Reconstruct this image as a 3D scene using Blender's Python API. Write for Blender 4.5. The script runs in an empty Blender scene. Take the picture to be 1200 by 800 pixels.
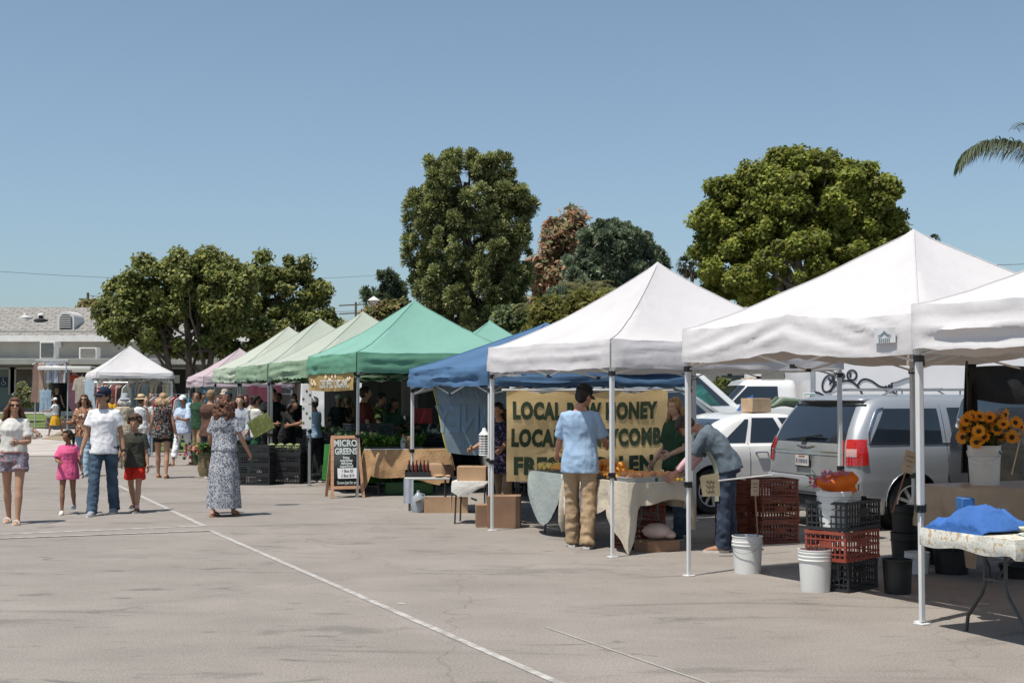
import bpy, math, random
import numpy as np
from mathutils import Vector, Matrix, noise
random.seed(7)
R = math.radians
PI = math.pi
S = bpy.context.scene
COL = S.collection
# ------------------------------------------------------------------ camera
FPX = 1560.0
CAMH = 1.7
PITCH = math.atan(61 / FPX)
cd = bpy.data.cameras.new('camera')
cd.lens = FPX / 1200 * 36
cd.sensor_width = 36
cd.clip_end = 3000
cam = bpy.data.objects.new('camera', cd)
COL.objects.link(cam)
cam.location = (0, 0, CAMH)
cam.rotation_euler = (PI / 2 + PITCH, 0, 0)
S.camera = cam
# ------------------------------------------------------------------ light
SUN_EL, SUN_AZ = R(68.5), math.atan2(-.25, -.27)      # azimuth: direction (x, y) the sun stands in
w = bpy.data.worlds.new('World'); S.world = w; w.use_nodes = True
nt = w.node_tree
bg = nt.nodes['Background']
sky = nt.nodes.new('ShaderNodeTexSky')
sky.sky_type = 'NISHITA'; sky.sun_disc = False
sky.sun_elevation = SUN_EL
sky.sun_rotation = math.atan2(math.cos(SUN_AZ), math.sin(SUN_AZ))
sky.air_density = 1.0; sky.dust_density = 1.0; sky.ozone_density = 1.6; sky.altitude = 0
hs = nt.nodes.new('ShaderNodeHueSaturation')
hs.inputs['Saturation'].default_value = .72
nt.links.new(sky.outputs[0], hs.inputs['Color'])
tn = nt.nodes.new('ShaderNodeMix'); tn.data_type = 'RGBA'; tn.blend_type = 'MULTIPLY'; tn.inputs[0].default_value = 1; tn.inputs[7].default_value = (.655, .775, .845, 1)
nt.links.new(hs.outputs[0], tn.inputs[6]); nt.links.new(tn.outputs[2], bg.inputs[0])
bg.inputs[1].default_value = .1
sl = bpy.data.lights.new('sun', 'SUN')
sl.energy = 3.9; sl.angle = R(.53); sl.color = (1, .94, .85)
so = bpy.data.objects.new('sun', sl); COL.objects.link(so)
sd = Vector((math.cos(SUN_AZ) * math.cos(SUN_EL), math.sin(SUN_AZ) * math.cos(SUN_EL), math.sin(SUN_EL)))
so.rotation_euler = sd.to_track_quat('Z', 'Y').to_euler()
so.location = (0, 0, 30)
S.view_settings.view_transform = 'Standard'
S.view_settings.look = 'None'
S.view_settings.exposure = 0.47
S.view_settings.gamma = 1
S.cycles.max_bounces = 6
S.cycles.diffuse_bounces = 3
S.cycles.transparent_max_bounces = 6
S.render.film_transparent = False

def P(px, py, D):
    x = (px - 600) / FPX; y = (400 - py) / FPX
    c, s = math.cos(PITCH), math.sin(PITCH)
    d = Vector((x, c - y * s, s + y * c))
    return Vector((0, 0, CAMH)) + d * (D / d.y)
def G(px, py, z=0.0):
    x = (px - 600) / FPX; y = (400 - py) / FPX
    c, s = math.cos(PITCH), math.sin(PITCH)
    d = Vector((x, c - y * s, s + y * c))
    return Vector((0, 0, CAMH)) + d * ((z - CAMH) / d.z)
def nz(x, y=0., z=0.): return noise.noise(Vector((x, y, z)))

# ------------------------------------------------------------------ objects
def tag(o, label, cat, group=None, kind=None):
    if label: o['label'] = label
    if cat: o['category'] = cat
    if group: o['group'] = group
    if kind: o['kind'] = kind
    return o
def thing(name, label, cat, loc=(0, 0, 0), rz=0., group=None):
    o = bpy.data.objects.new(name, None); COL.objects.link(o)
    o.location = loc; o.rotation_euler = (0, 0, rz)
    o.empty_display_size = .1
    return tag(o, label, cat, group)
def structure(o):
    o['kind'] = 'structure'; return o
def link(name, me, parent=None):
    o = bpy.data.objects.new(name, me); COL.objects.link(o)
    if parent: o.parent = parent
    return o
def dup(o, parent=None):
    c = o.copy(); COL.objects.link(c); c.parent = parent
    for ch in list(o.children): dup(ch, c)
    return c
class MB:
    def __init__(s): s.v = []; s.f = []; s.m = []
    def add(s, vs, fs, m=0, T=None):
        b = len(s.v)
        for p in vs:
            p = Vector(p)
            s.v.append(T @ p if T is not None else p)
        for f in fs: s.f.append([b + i for i in f]); s.m.append(m)
        return s
    def box(s, c, d, rz=0., m=0, T=None, tap=1.):
        x, y, z = d[0] / 2, d[1] / 2, d[2] / 2
        vs = [(-x, -y, -z), (x, -y, -z), (x, y, -z), (-x, y, -z), (-x * tap, -y * tap, z), (x * tap, -y * tap, z), (x * tap, y * tap, z), (-x * tap, y * tap, z)]
        A = Matrix.Translation(Vector(c)) @ Matrix.Rotation(rz, 4, 'Z')
        if T is not None: A = T @ A
        return s.add(vs, [(3, 2, 1, 0), (4, 5, 6, 7), (0, 1, 5, 4), (1, 2, 6, 5), (2, 3, 7, 6), (3, 0, 4, 7)], m, A)
    def bar(s, a, b, wd, dp=None, m=0):
        a, b = Vector(a), Vector(b); d = b - a; L = d.length
        q = d.to_track_quat('Z', 'X').to_matrix().to_4x4()
        return s.box((0, 0, L / 2), (wd, dp or wd, L), 0, m, Matrix.Translation(a) @ q)
    def tube(s, pts, r, n=8, m=0, sy=None, caps=True, up=None):
        pts = [Vector(p) for p in pts]; k = len(pts)
        if not hasattr(r, '__len__'): r = [r] * k
        vs = []; fs = []
        X = None
        for i, p in enumerate(pts):
            d = (pts[min(i + 1, k - 1)] - pts[max(i - 1, 0)])
            d = d.normalized() if d.length > 1e-9 else Vector((0, 0, 1))
            if X is None:
                X = Vector(up) if up else (Vector((1, 0, 0)) if abs(d.x) < .9 else Vector((0, 1, 0)))
            X = (X - d * X.dot(d))
            X = X.normalized() if X.length > 1e-6 else d.orthogonal().normalized()
            Y = d.cross(X)
            ry = r[i] * (sy[i] if hasattr(sy, '__len__') else (sy or 1))
            for j in range(n):
                a = 2 * PI * j / n
                vs.append(p + X * (r[i] * math.cos(a)) + Y * (ry * math.sin(a)))
        for i in range(k - 1):
            for j in range(n):
                j2 = (j + 1) % n
                fs.append((i * n + j, i * n + j2, (i + 1) * n + j2, (i + 1) * n + j))
        if caps:
            fs.append(tuple(range(n - 1, -1, -1))); fs.append(tuple((k - 1) * n + j for j in range(n)))
        return s.add(vs, fs, m)
    def lathe(s, prof, n=16, c=(0, 0, 0), m=0, T=None, caps=False):
        c = Vector(c); vs = []; fs = []
        for r, z in prof:
            for j in range(n):
                a = 2 * PI * j / n; vs.append(c + Vector((r * math.cos(a), r * math.sin(a), z)))
        for i in range(len(prof) - 1):
            for j in range(n):
                j2 = (j + 1) % n; fs.append((i * n + j, i * n + j2, (i + 1) * n + j2, (i + 1) * n + j))
        if caps:
            fs.append(tuple(range(n - 1, -1, -1))); fs.append(tuple((len(prof) - 1) * n + j for j in range(n)))
        return s.add(vs, fs, m, T)
    def ball(s, c, r, n=10, m=0, T=None):
        if not hasattr(r, '__len__'): r = (r, r, r)
        k = max(4, n // 2); c = Vector(c)
        vs = [c + Vector((0, 0, -r[2]))]; fs = []
        for i in range(1, k):
            t = -PI / 2 + PI * i / k
            for j in range(n):
                a = 2 * PI * j / n
                vs.append(c + Vector((r[0] * math.cos(t) * math.cos(a), r[1] * math.cos(t) * math.sin(a), r[2] * math.sin(t))))
        vs.append(c + Vector((0, 0, r[2])))
        for j in range(n):
            j2 = (j + 1) % n
            fs.append((0, 1 + j2, 1 + j)); last = len(vs) - 1
            fs.append((last, last - n + j, last - n + j2))
        for i in range(k - 2):
            for j in range(n):
                j2 = (j + 1) % n
                fs.append((1 + i * n + j, 1 + i * n + j2, 1 + (i + 1) * n + j2, 1 + (i + 1) * n + j))
        return s.add(vs, fs, m, T)
    def grid(s, fn, nu, nv, m=0, T=None):
        vs = [fn(i / nu, j / nv) for j in range(nv + 1) for i in range(nu + 1)]
        fs = [(j * (nu + 1) + i, j * (nu + 1) + i + 1, (j + 1) * (nu + 1) + i + 1, (j + 1) * (nu + 1) + i) for j in range(nv) for i in range(nu)]
        return s.add(vs, fs, m, T)
    def prism(s, pts, h0, h1, m=0, T=None):
        n = len(pts)
        vs = [(p[0], p[1], h0) for p in pts] + [(p[0], p[1], h1) for p in pts]
        fs = [tuple(range(n - 1, -1, -1)), tuple(range(n, 2 * n))] + [(i, (i + 1) % n, n + (i + 1) % n, n + i) for i in range(n)]
        return s.add(vs, fs, m, T)
    def mesh(s, name, mats, smooth=True, ang=40):
        me = bpy.data.meshes.new(name)
        me.from_pydata([tuple(p) for p in s.v], [], s.f)
        for mt in (mats if isinstance(mats, (list, tuple)) else [mats]): me.materials.append(mt)
        me.polygons.foreach_set('material_index', s.m)
        if smooth:
            me.polygons.foreach_set('use_smooth', [True] * len(s.f))
            try: me.set_sharp_from_angle(angle=R(ang))
            except Exception: pass
        me.update()
        return me
    def build(s, name, mats, parent=None, smooth=True, bevel=0, seg=2, solid=0, ang=40, subs=0):
        o = link(name, s.mesh(name, mats, smooth, ang), parent)
        if solid:
            md = o.modifiers.new('solid', 'SOLIDIFY'); md.thickness = solid; md.offset = 0
        if bevel:
            md = o.modifiers.new('bevel', 'BEVEL'); md.width = bevel; md.segments = seg; md.limit_method = 'ANGLE'
        if subs:
            md = o.modifiers.new('sub', 'SUBSURF'); md.levels = subs; md.render_levels = subs
        return o
def baked(mb, mods, name='tmp'):
    me = mb.mesh(name, []) if isinstance(mb, MB) else mb
    o = bpy.data.objects.new(name, me); COL.objects.link(o)
    mods(o)
    dg = bpy.context.evaluated_depsgraph_get(); dg.update()
    out = bpy.data.meshes.new_from_object(o.evaluated_get(dg), preserve_all_data_layers=True, depsgraph=dg)
    bpy.data.objects.remove(o)
    return out
def text_mesh(txt, size, mat, ext=.002, off=0., sx=1., align='CENTER', space=1.):
    c = bpy.data.curves.new('lettering', 'FONT')
    c.body = txt; c.size = size; c.extrude = ext; c.offset = off; c.align_x = align; c.align_y = 'CENTER'
    c.space_character = space; c.resolution_u = 3
    o = bpy.data.objects.new('lettering', c); COL.objects.link(o)
    dg = bpy.context.evaluated_depsgraph_get(); dg.update()
    me = bpy.data.meshes.new_from_object(o.evaluated_get(dg), depsgraph=dg)
    bpy.data.objects.remove(o)
    for v in me.vertices: v.co.x *= sx
    me.materials.clear(); me.materials.append(mat)
    return me
def text(txt, size, mat, parent, loc, rot, **k):
    o = link('lettering', text_mesh(txt, size, mat, **k), parent)
    o.location = loc; o.rotation_euler = rot
    return o

# ------------------------------------------------------------------ materials
MATS = {}
def mat(name, col, rough=.7, var=.12, scale=6., bump=0., bscale=40., metal=0., spec=.5, col2=None, trans=0., back=None, coat=0., stretch=None, detail=4., emit=None, alpha=None, fabric=False):
    if name in MATS: return MATS[name]
    m = bpy.data.materials.new(name); m.use_nodes = True; MATS[name] = m
    t = m.node_tree; N = t.nodes; L = t.links
    b = N['Principled BSDF']
    b.inputs['Roughness'].default_value = rough; b.inputs['Metallic'].default_value = metal
    b.inputs['Specular IOR Level'].default_value = spec
    b.inputs['Coat Weight'].default_value = coat
    tc = N.new('ShaderNodeTexCoord'); mp = N.new('ShaderNodeMapping')
    L.new(tc.outputs['Object'], mp.inputs[0])
    if stretch: mp.inputs['Scale'].default_value = stretch
    n1 = N.new('ShaderNodeTexNoise'); n1.inputs['Scale'].default_value = scale; n1.inputs['Detail'].default_value = detail
    L.new(mp.outputs[0], n1.inputs['Vector'])
    rp = N.new('ShaderNodeValToRGB')
    c1 = tuple(max(0, c * (1 - var)) for c in col[:3]) + (1,)
    c2 = tuple(min(1, c * (1 + var)) for c in col[:3]) + (1,)
    if col2: c1, c2 = tuple(col) + (1,), tuple(col2) + (1,)
    rp.color_ramp.elements[0].color = c1; rp.color_ramp.elements[1].color = c2
    rp.color_ramp.elements[0].position = .36; rp.color_ramp.elements[1].position = .64
    L.new(n1.outputs[0], rp.inputs[0])
    cout = rp.outputs[0]
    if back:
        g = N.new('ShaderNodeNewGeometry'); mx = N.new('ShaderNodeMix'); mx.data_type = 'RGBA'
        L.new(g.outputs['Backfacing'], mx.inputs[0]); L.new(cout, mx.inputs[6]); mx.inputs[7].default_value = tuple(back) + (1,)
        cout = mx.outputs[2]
    L.new(cout, b.inputs['Base Color'])
    if bump:
        n2 = N.new('ShaderNodeTexNoise'); n2.inputs['Scale'].default_value = bscale; n2.inputs['Detail'].default_value = 3
        L.new(mp.outputs[0], n2.inputs['Vector'])
        bp = N.new('ShaderNodeBump'); bp.inputs['Strength'].default_value = bump; bp.inputs['Distance'].default_value = .02
        L.new(n2.outputs[0], bp.inputs['Height']); L.new(bp.outputs[0], b.inputs['Normal'])
    if emit:
        b.inputs['Emission Color'].default_value = tuple(emit) + (1,); b.inputs['Emission Strength'].default_value = 1
    if trans:
        tr = N.new('ShaderNodeBsdfTranslucent'); ms = N.new('ShaderNodeMixShader'); ms.inputs[0].default_value = trans
        L.new(cout, tr.inputs[0]); L.new(b.outputs[0], ms.inputs[1]); L.new(tr.outputs[0], ms.inputs[2])
        L.new(ms.outputs[0], N['Material Output'].inputs[0])
    if alpha:
        b.inputs['Alpha'].default_value = alpha
    return m
def glass(name, col=(.02, .025, .03), rough=.05):
    return mat(name, col, rough, .3, 2., spec=.8, coat=.3)
# ------------------------------------------------------------------ ground
def hgt(x, y):
    a = min(1, max(0, (y - 50) / 16)); a = a * a * (3 - 2 * a)
    b = min(1, max(0, (-x - 2) / 10)); b = b * b * (3 - 2 * b)
    return .85 * a * b
def asphalt():
    m = bpy.data.materials.new('asphalt'); m.use_nodes = True; MATS['asphalt'] = m
    t = m.node_tree; N = t.nodes; L = t.links; b = N['Principled BSDF']
    b.inputs['Roughness'].default_value = .9; b.inputs['Specular IOR Level'].default_value = .25
    tc = N.new('ShaderNodeTexCoord')
    def nse(sc, det=5, st=(1, 1, 1), rough=.6, dist=0.):
        mp = N.new('ShaderNodeMapping'); mp.inputs['Scale'].default_value = st; L.new(tc.outputs['Object'], mp.inputs[0])
        n = N.new('ShaderNodeTexNoise'); n.inputs['Scale'].default_value = sc; n.inputs['Detail'].default_value = det
        n.inputs['Roughness'].default_value = rough; n.inputs['Distortion'].default_value = dist
        L.new(mp.outputs[0], n.inputs[0]); return n.outputs[0]
    def ramp(src, p0, p1, c0, c1):
        r = N.new('ShaderNodeValToRGB'); e = r.color_ramp.elements
        e[0].position = p0; e[1].position = p1; e[0].color = (*c0, 1); e[1].color = (*c1, 1); L.new(src, r.inputs[0]); return r.outputs[0]
    def mul(a, bb, f=1.):
        x = N.new('ShaderNodeMix'); x.data_type = 'RGBA'; x.blend_type = 'MULTIPLY'; x.inputs[0].default_value = f
        L.new(a, x.inputs[6]); L.new(bb, x.inputs[7]); return x.outputs[2]
    base = ramp(nse(.35, 4), .3, .7, (.258, .232, .208), (.305, .275, .248))
    c = mul(base, ramp(nse(1.1, 6, (1, 1.5, 1), .65), .38, .62, (.91, .91, .91), (1.04, 1.04, 1.04)))
    c = mul(c, ramp(nse(.75, 8, (.45, 1.5, 1), .68, 1.4), .37, .43, (.76, .77, .775), (1, 1, 1)))        # oil and scuff stains
    c = mul(c, ramp(nse(2.3, 4, (.5, 1.5, 1), .55, 1.5), .29, .38, (.58, .6, .62), (1, 1, 1)))
    c = mul(c, ramp(nse(60, 3), .35, .65, (.78, .78, .78), (1.16, 1.16, 1.16)))
    c = mul(c, ramp(nse(260, 2), .35, .65, (.66, .66, .66), (1.25, 1.25, 1.25)))
    vo = N.new('ShaderNodeTexVoronoi'); vo.feature = 'DISTANCE_TO_EDGE'; vo.inputs['Scale'].default_value = .23
    mp = N.new('ShaderNodeMapping'); L.new(tc.outputs['Object'], mp.inputs[0])
    ad = N.new('ShaderNodeVectorMath'); ad.operation = 'ADD'
    n = N.new('ShaderNodeTexNoise'); n.inputs['Scale'].default_value = 1.3; n.inputs['Detail'].default_value = 6; L.new(tc.outputs['Object'], n.inputs[0])
    L.new(mp.outputs[0], ad.inputs[0]); L.new(n.outputs[1], ad.inputs[1]); L.new(ad.outputs[0], vo.inputs['Vector'])
    c = mul(c, ramp(vo.outputs['Distance'], .0, .0012, (.8, .79, .78), (1, 1, 1)))
    L.new(c, b.inputs['Base Color'])
    bp = N.new('ShaderNodeBump'); bp.inputs['Strength'].default_value = .5; bp.inputs['Distance'].default_value = .01
    L.new(nse(180, 2), bp.inputs['Height']); L.new(bp.outputs[0], b.inputs['Normal'])
    return m
mb = MB()
xs = [-900, -300, -120, -70] + [-50 + 3 * i for i in range(20)] + [14, 25, 60, 150, 400, 900]
ys = [-60, -20, 0, 20, 35, 42] + [46 + 2 * i for i in range(12)] + [75, 90, 130, 250, 600, 1600]
nx = len(xs)
mb.add([(x, y, hgt(x, y)) for y in ys for x in xs], [(j * nx + i, j * nx + i + 1, (j + 1) * nx + i + 1, (j + 1) * nx + i) for j in range(len(ys) - 1) for i in range(nx - 1)])
structure(mb.build('ground', asphalt()))
mgrass = mat('lawn_green', (.06, .10, .02), .95, .25, 1.2, bump=.8, bscale=30, col2=(.13, .17, .05), detail=6)
def sheet(name, poly, z, m, step=1.5):
    # a sheet that follows the terrain: clipped grid by fan of subdivided polygon
    import bmesh
    bm = bmesh.new()
    vs = [bm.verts.new((p[0], p[1], 0)) for p in poly]; bm.faces.new(vs)
    lo = [min(p[k] for p in poly) for k in (0, 1)]; hi = [max(p[k] for p in poly) for k in (0, 1)]
    for k in (0, 1):
        c = lo[k] + step
        while c < hi[k]:
            no = (1, 0, 0) if k == 0 else (0, 1, 0); co = (c, 0, 0) if k == 0 else (0, c, 0)
            bmesh.ops.bisect_plane(bm, geom=bm.verts[:] + bm.edges[:] + bm.faces[:], plane_co=co, plane_no=no); c += step
    for v in bm.verts: v.co.z = hgt(v.co.x, v.co.y) + z
    bmesh.ops.recalc_face_normals(bm, faces=bm.faces)
    for f in bm.faces:
        if f.normal.z < 0: f.normal_flip()
    me = bpy.data.meshes.new(name); bm.to_mesh(me); bm.free(); me.materials.append(m)
    return structure(link(name, me))
g = lambda px, py: tuple(G(px, py)[:2])
lawn_poly = [g(-80, 508), g(92, 509), g(112, 529), g(215, 530), g(240, 521), g(262, 508), (-9, 66), (-60, 66)]
sheet('lawn', lawn_poly, .03, mgrass)
mconc = mat('path_concrete', (.40, .36, .33), .9, .12, .8, bump=.3, bscale=20)
sheet('path', [g(-90, 534), g(105, 534), g(112, 529.3), g(92, 509.3), g(-80, 508.3)], .012, mconc)
sheet('dirt', [g(48, 514.5), g(92, 518), g(96, 511), g(70, 510)], .02, mat('dirt_brown', (.25, .2, .13), .95, .3, 3))
sheet('walkway', [(-60, 62.0), (-9, 62.0), (-9, 80), (-60, 80)], .05, mconc)
mpaint = mat('road_paint', (.46, .44, .42), .8, .1, 9, detail=9, col2=(.27, .25, .23), stretch=(1, 1, 1))
mfaint = mat('worn_paint', (.36, .335, .315), .85, .1, 9, detail=9, col2=(.29, .265, .245))
def line(p0, p1, w=.09, z=.004, m=None):
    a, b = Vector(G(*p0)), Vector(G(*p1)); d = (b - a).normalized(); n = Vector((-d.y, d.x, 0)) * w / 2
    k = max(2, int((b - a).length / .25))
    mb = MB(); vs = []
    for i in range(k + 1):
        p = a + (b - a) * i / k
        e = .006 * nz(p.x * 5, p.y * 5)
        vs += [p - n * (1 + e * 8) + Vector((0, 0, z)), p + n * (1 - e * 8) + Vector((0, 0, z))]
    mb.add(vs, [(2 * i, 2 * i + 2, 2 * i + 3, 2 * i + 1) for i in range(k)])
    return structure(mb.build('road_marking', m or mpaint))
line((139, 569), (238, 615.6), .075)
line((242, 615.8), (-40, 627.5), .11)
line((249, 621.8), (-40, 632.5), .085, .008)
line((246, 621.5), (690, 815.5), .062)
line((640, 735), (835, 802), .022, m=mfaint)
line((928, 624.5), (985, 629), .08)
line((1090, 640), (1180, 655), .1)

# ------------------------------------------------------------------ buildings
mroof = mat('shingle_roof', (.20, .19, .175), .9, .2, 3, bump=.5, bscale=8, col2=(.30, .285, .265))
# shingle rows come from a brick pattern in the roof material
def shingles(m):
    t = m.node_tree; N = t.nodes; L = t.links; b = N['Principled BSDF']
    tc = N.new('ShaderNodeTexCoord'); br = N.new('ShaderNodeTexBrick'); br.inputs['Scale'].default_value = 1.0
    br.inputs['Brick Width'].default_value = .62; br.inputs['Row Height'].default_value = .34; br.inputs['Mortar Size'].default_value = .035
    br.inputs['Color1'].default_value = (.95, .95, .95, 1); br.inputs['Color2'].default_value = (1.1, 1.1, 1.1, 1); br.inputs['Mortar'].default_value = (.5, .5, .5, 1)
    src = b.inputs['Base Color'].links[0].from_socket
    L.new(tc.outputs['Object'], br.inputs['Vector'])
    x = N.new('ShaderNodeMix'); x.data_type = 'RGBA'; x.blend_type = 'MULTIPLY'; x.inputs[0].default_value = 1
    L.new(src, x.inputs[6]); L.new(br.outputs[0], x.inputs[7]); L.new(x.outputs[2], b.inputs['Base Color'])
shingles(mroof)
mwall = mat('stucco_grey', (.36, .35, .32), .9, .06, 1.5, bump=.2, bscale=60)
mtrim = mat('trim_white', (.62, .61, .58), .6, .05, 3)
mdark = mat('dark_opening', (.035, .035, .035), .8, .2, 3)
mteal = mat('door_teal', (.20, .26, .25), .6, .08, 2)
mglassb = glass('window_glass', (.03, .04, .045))
msign = mat('sign_blue', (.02, .05, .12), .5, .1, 3)
mwht = mat('white_plain', (.75, .75, .74), .5, .04, 3)
bl = thing('school_building', 'long low grey building with a shingled roof behind the lawn and clothing stall', 'building', (0, 0, 0))
y0, yc = 66.5, 62.5            # wall face, canopy edge
xl, xr_ = -40, -13.5
zb = .82
m_ = MB()
m_.box(((xl + xr_) / 2, y0 + 6, zb + 2.0), (xr_ - xl, 12, 4.0)); m_.build('wall', mwall, bl)
def roofplane(name, a, b, c, d, m, th=.18, parent=bl):
    # local x along the eave, local y up the slope, so the shingle pattern follows the slope
    a, b, c, d = map(Vector, (a, b, c, d))
    X = (b - a).normalized(); Y = (d - a); Y = (Y - X * Y.dot(X)).normalized(); Z = X.cross(Y)
    M_ = Matrix((X, Y, Z)).transposed().to_4x4(); M_.translation = a
    inv = M_.inverted(); q = [inv @ p for p in (a, b, c, d)]
    k = MB(); k.add([(p.x, p.y, 0) for p in q] + [(p.x, p.y, -th) for p in q], [(0, 1, 2, 3), (7, 6, 5, 4), (0, 4, 5, 1), (1, 5, 6, 2), (2, 6, 7, 3), (3, 7, 4, 0)])
    o = k.build(name, m, parent, smooth=False); o.matrix_local = M_; return o
roofplane('roof', (xl, y0 - .7, 4.55), (xr_ + .6, y0 - .7, 4.55), (xr_ + .6, y0 + 5.3, 6.35), (xl, y0 + 5.3, 6.35), mroof)
roofplane('roof', (xr_ + .6, y0 + 11.3, 4.55), (xl, y0 + 11.3, 4.55), (xl, y0 + 5.3, 6.35), (xr_ + .6, y0 + 5.3, 6.35), mroof)
k = MB(); k.add([(xr_, y0, 4.3), (xr_, y0 + 10.6, 4.3), (xr_, y0 + 5.3, 6.1), (xr_ - .2, y0, 4.3), (xr_ - .2, y0 + 10.6, 4.3), (xr_ - .2, y0 + 5.3, 6.1)], [(0, 1, 2), (5, 4, 3)]); k.build('gable', mwall, bl, smooth=False)
k = MB(); k.box(((xl + xr_) / 2 + .3, y0 - .74, 4.42), (xr_ - xl + .6, .06, .30)); k.build('fascia', mtrim, bl)
k = MB(); k.box(((xl + xr_) / 2 + .3, (y0 + yc) / 2, 3.28), (xr_ - xl + .6, y0 - yc, .14)); k.build('canopy_roof', mtrim, bl)
k = MB(); k.box(((xl + xr_) / 2 + .3, yc - .03, 3.2), (xr_ - xl + .6, .08, .26)); k.build('canopy_fascia', mat('fascia_grey', (.33, .32, .29), .7, .08, 2), bl)
for x in (-24.55, -19.0, -16.2):
    k = MB(); k.box((x, yc + .3, zb + 1.15), (.12, .12, 2.35)); k.build('post', mtrim, bl)
def opening(name, x, z0, wd, h, m, frame=True):
    k = MB(); k.box((x, y0 - .02, z0 + h / 2), (wd, .06, h)); o = k.build(name, m, bl)
    if frame:
        k = MB()
        for sx in (-1, 1): k.box((x + sx * (wd / 2 + .04), y0 - .05, z0 + h / 2), (.09, .1, h + .12))
        k.box((x, y0 - .05, z0 + h + .04), (wd, .1, .08)); k.build('frame', mtrim, o)
    return o
d1 = opening('door', P(12, 0, y0).x, zb, 1.05, 2.1, mteal)
k = MB(); k.box((P(11.5, 0, y0).x, y0 - .08, zb + 1.45), (.42, .02, .5)); sg = k.build('door_sign', msign, bl); sg['label'] = 'blue sign with a white wheelchair symbol'
# wheelchair symbol
cx = P(11.5, 0, y0).x; k = MB()
k.tube([(cx + .10 * math.cos(a), y0 - .095, zb + 1.40 + .10 * math.sin(a)) for a in [R(t) for t in range(150, 391, 20)]], .012, 6)
k.ball((cx - .02, y0 - .095, zb + 1.64), .028, 8); k.bar((cx - .02, y0 - .095, zb + 1.6), (cx, y0 - .095, zb + 1.44), .025)
k.bar((cx, y0 - .095, zb + 1.45), (cx + .09, y0 - .095, zb + 1.45), .022); k.bar((cx + .09, y0 - .095, zb + 1.45), (cx + .12, y0 - .095, zb + 1.34), .022)
k.build('symbol', mwht, sg)
opening('door', P(-22, 0, y0).x, zb, 1.0, 2.1, mdark)
opening('window', P(32, 0, y0).x, zb + .9, 1.1, 1.2, mat('shop_window', (.10, .075, .05), .3, .3, 2))
for px in (100, 150, 185): opening('window', P(px, 0, y0).x, zb + .9, 1.4, 1.2, mglassb)
opening('door', P(215, 0, y0).x, zb, 1.6, 2.1, mdark)
k = MB(); k.box((P(212, 0, y0).x, y0 - .1, zb + 1.6), (.3, .02, .4)); k.build('notice', mwht, bl)
# air conditioners
def aircon(px0, px1, py0, py1, m1, lab):
    a, b = P(px0, py1, yc + 1.2), P(px1, py0, yc + 1.2)
    t = thing('air_conditioner', lab, 'air conditioner', ((a.x + b.x) / 2, yc + 1.2, 3.352), 0)
    wd, h = b.x - a.x, b.z - 3.352
    k = MB(); k.box((0, .35, h / 2), (wd, .6, h)); k.build('casing', mtrim, t, bevel=.02)
    k = MB(); k.box((0, .03, h / 2), (wd * .8, .06, h * .84)); gr = k.build('grille', m1, t)
    k = MB()
    for i in range(7): k.box((0, -.005, h * (.14 + .12 * i)), (wd * .78, .02, .02))
    k.build('louvre', mat('louvre_grey', (.2, .2, .19), .5), gr)
aircon(46, 64, 400, 417, mat('ac_dark', (.09, .10, .095), .6), 'dark grilled air conditioner on the canopy roof, the larger of two')
aircon(92, 113, 407, 419.5, mat('ac_tan', (.33, .3, .26), .6), 'white air conditioner with tan grille on the canopy roof near the stall')
k = MB(); k.box((P(70, 403, y0).x, y0 - .06, P(70, 403, y0).z), (.22, .12, .35)); tag(k.build('wall_lamp', mtrim, None, bevel=.02), 'small white lamp box high on the grey building wall', 'lamp')
# dormer vent, roof vents
def onroof(px, py):
    # intersect pixel ray with front roof plane
    for i in range(400):
        D = y0 - .7 + i * .015; p = P(px, py, D)
        if p.z <= 4.55 + (D - y0 + .7) * .3: return p
    return p
p = onroof(77, 386)
dv = MB(); wd = .42
pts = [(-wd, 0), (wd, 0)] + [(wd * math.cos(a), .62 + wd * 1.0 * math.sin(a)) for a in [R(t) for t in range(0, 181, 20)]]
T = Matrix.Translation(p) @ Matrix.Rotation(PI / 2, 4, 'X')
dv.prism(pts, 0, -1.6, 0, Matrix.Translation(p + Vector((0, 0, -.1))) @ Matrix.Rotation(PI / 2, 4, 'X'))
dm = thing('dormer_vent', 'white arched louvred dormer vent on the shingled roof', 'vent', p)
o = dv.build('housing', mtrim, None); o.parent = dm; o.matrix_parent_inverse = Matrix.Translation(-p)
k = MB(); pts2 = [(-wd * .72, .08), (wd * .72, .08)] + [(wd * .72 * math.cos(a), .6 + wd * .75 * math.sin(a)) for a in [R(t) for t in range(0, 181, 20)]]
k.prism(pts2, 0, .05, 0, Matrix.Rotation(PI / 2, 4, 'X')); gv = k.build('louvre_panel', mat('ac_dark', (0, 0, 0)), dm); gv.location = (0, -.0, -.1)
k = MB()
for i in range(7): k.box((0, -.06, .12 + .11 * i), (wd * 1.3, .03, .035))
k.build('slat', mtrim, dm)
for px, py, mm, lb in ((30, 373, mtrim, 'flat white roof vent left on the shingled roof'), (48, 376, mdark, 'dark hooded roof vent with a white cap on the shingled roof')):
    p = onroof(px, py); k = MB(); k.lathe([(.34, -.15), (.36, .06), (.12, .14), (.1, .28), (0, .28)], 14, p)
    if mm is mdark: k.lathe([(.2, .28), (.18, .36), (0, .42)], 12, p, 1)
    tag(k.build('roof_vent', [mm, mtrim]), lb, 'vent')
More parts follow.
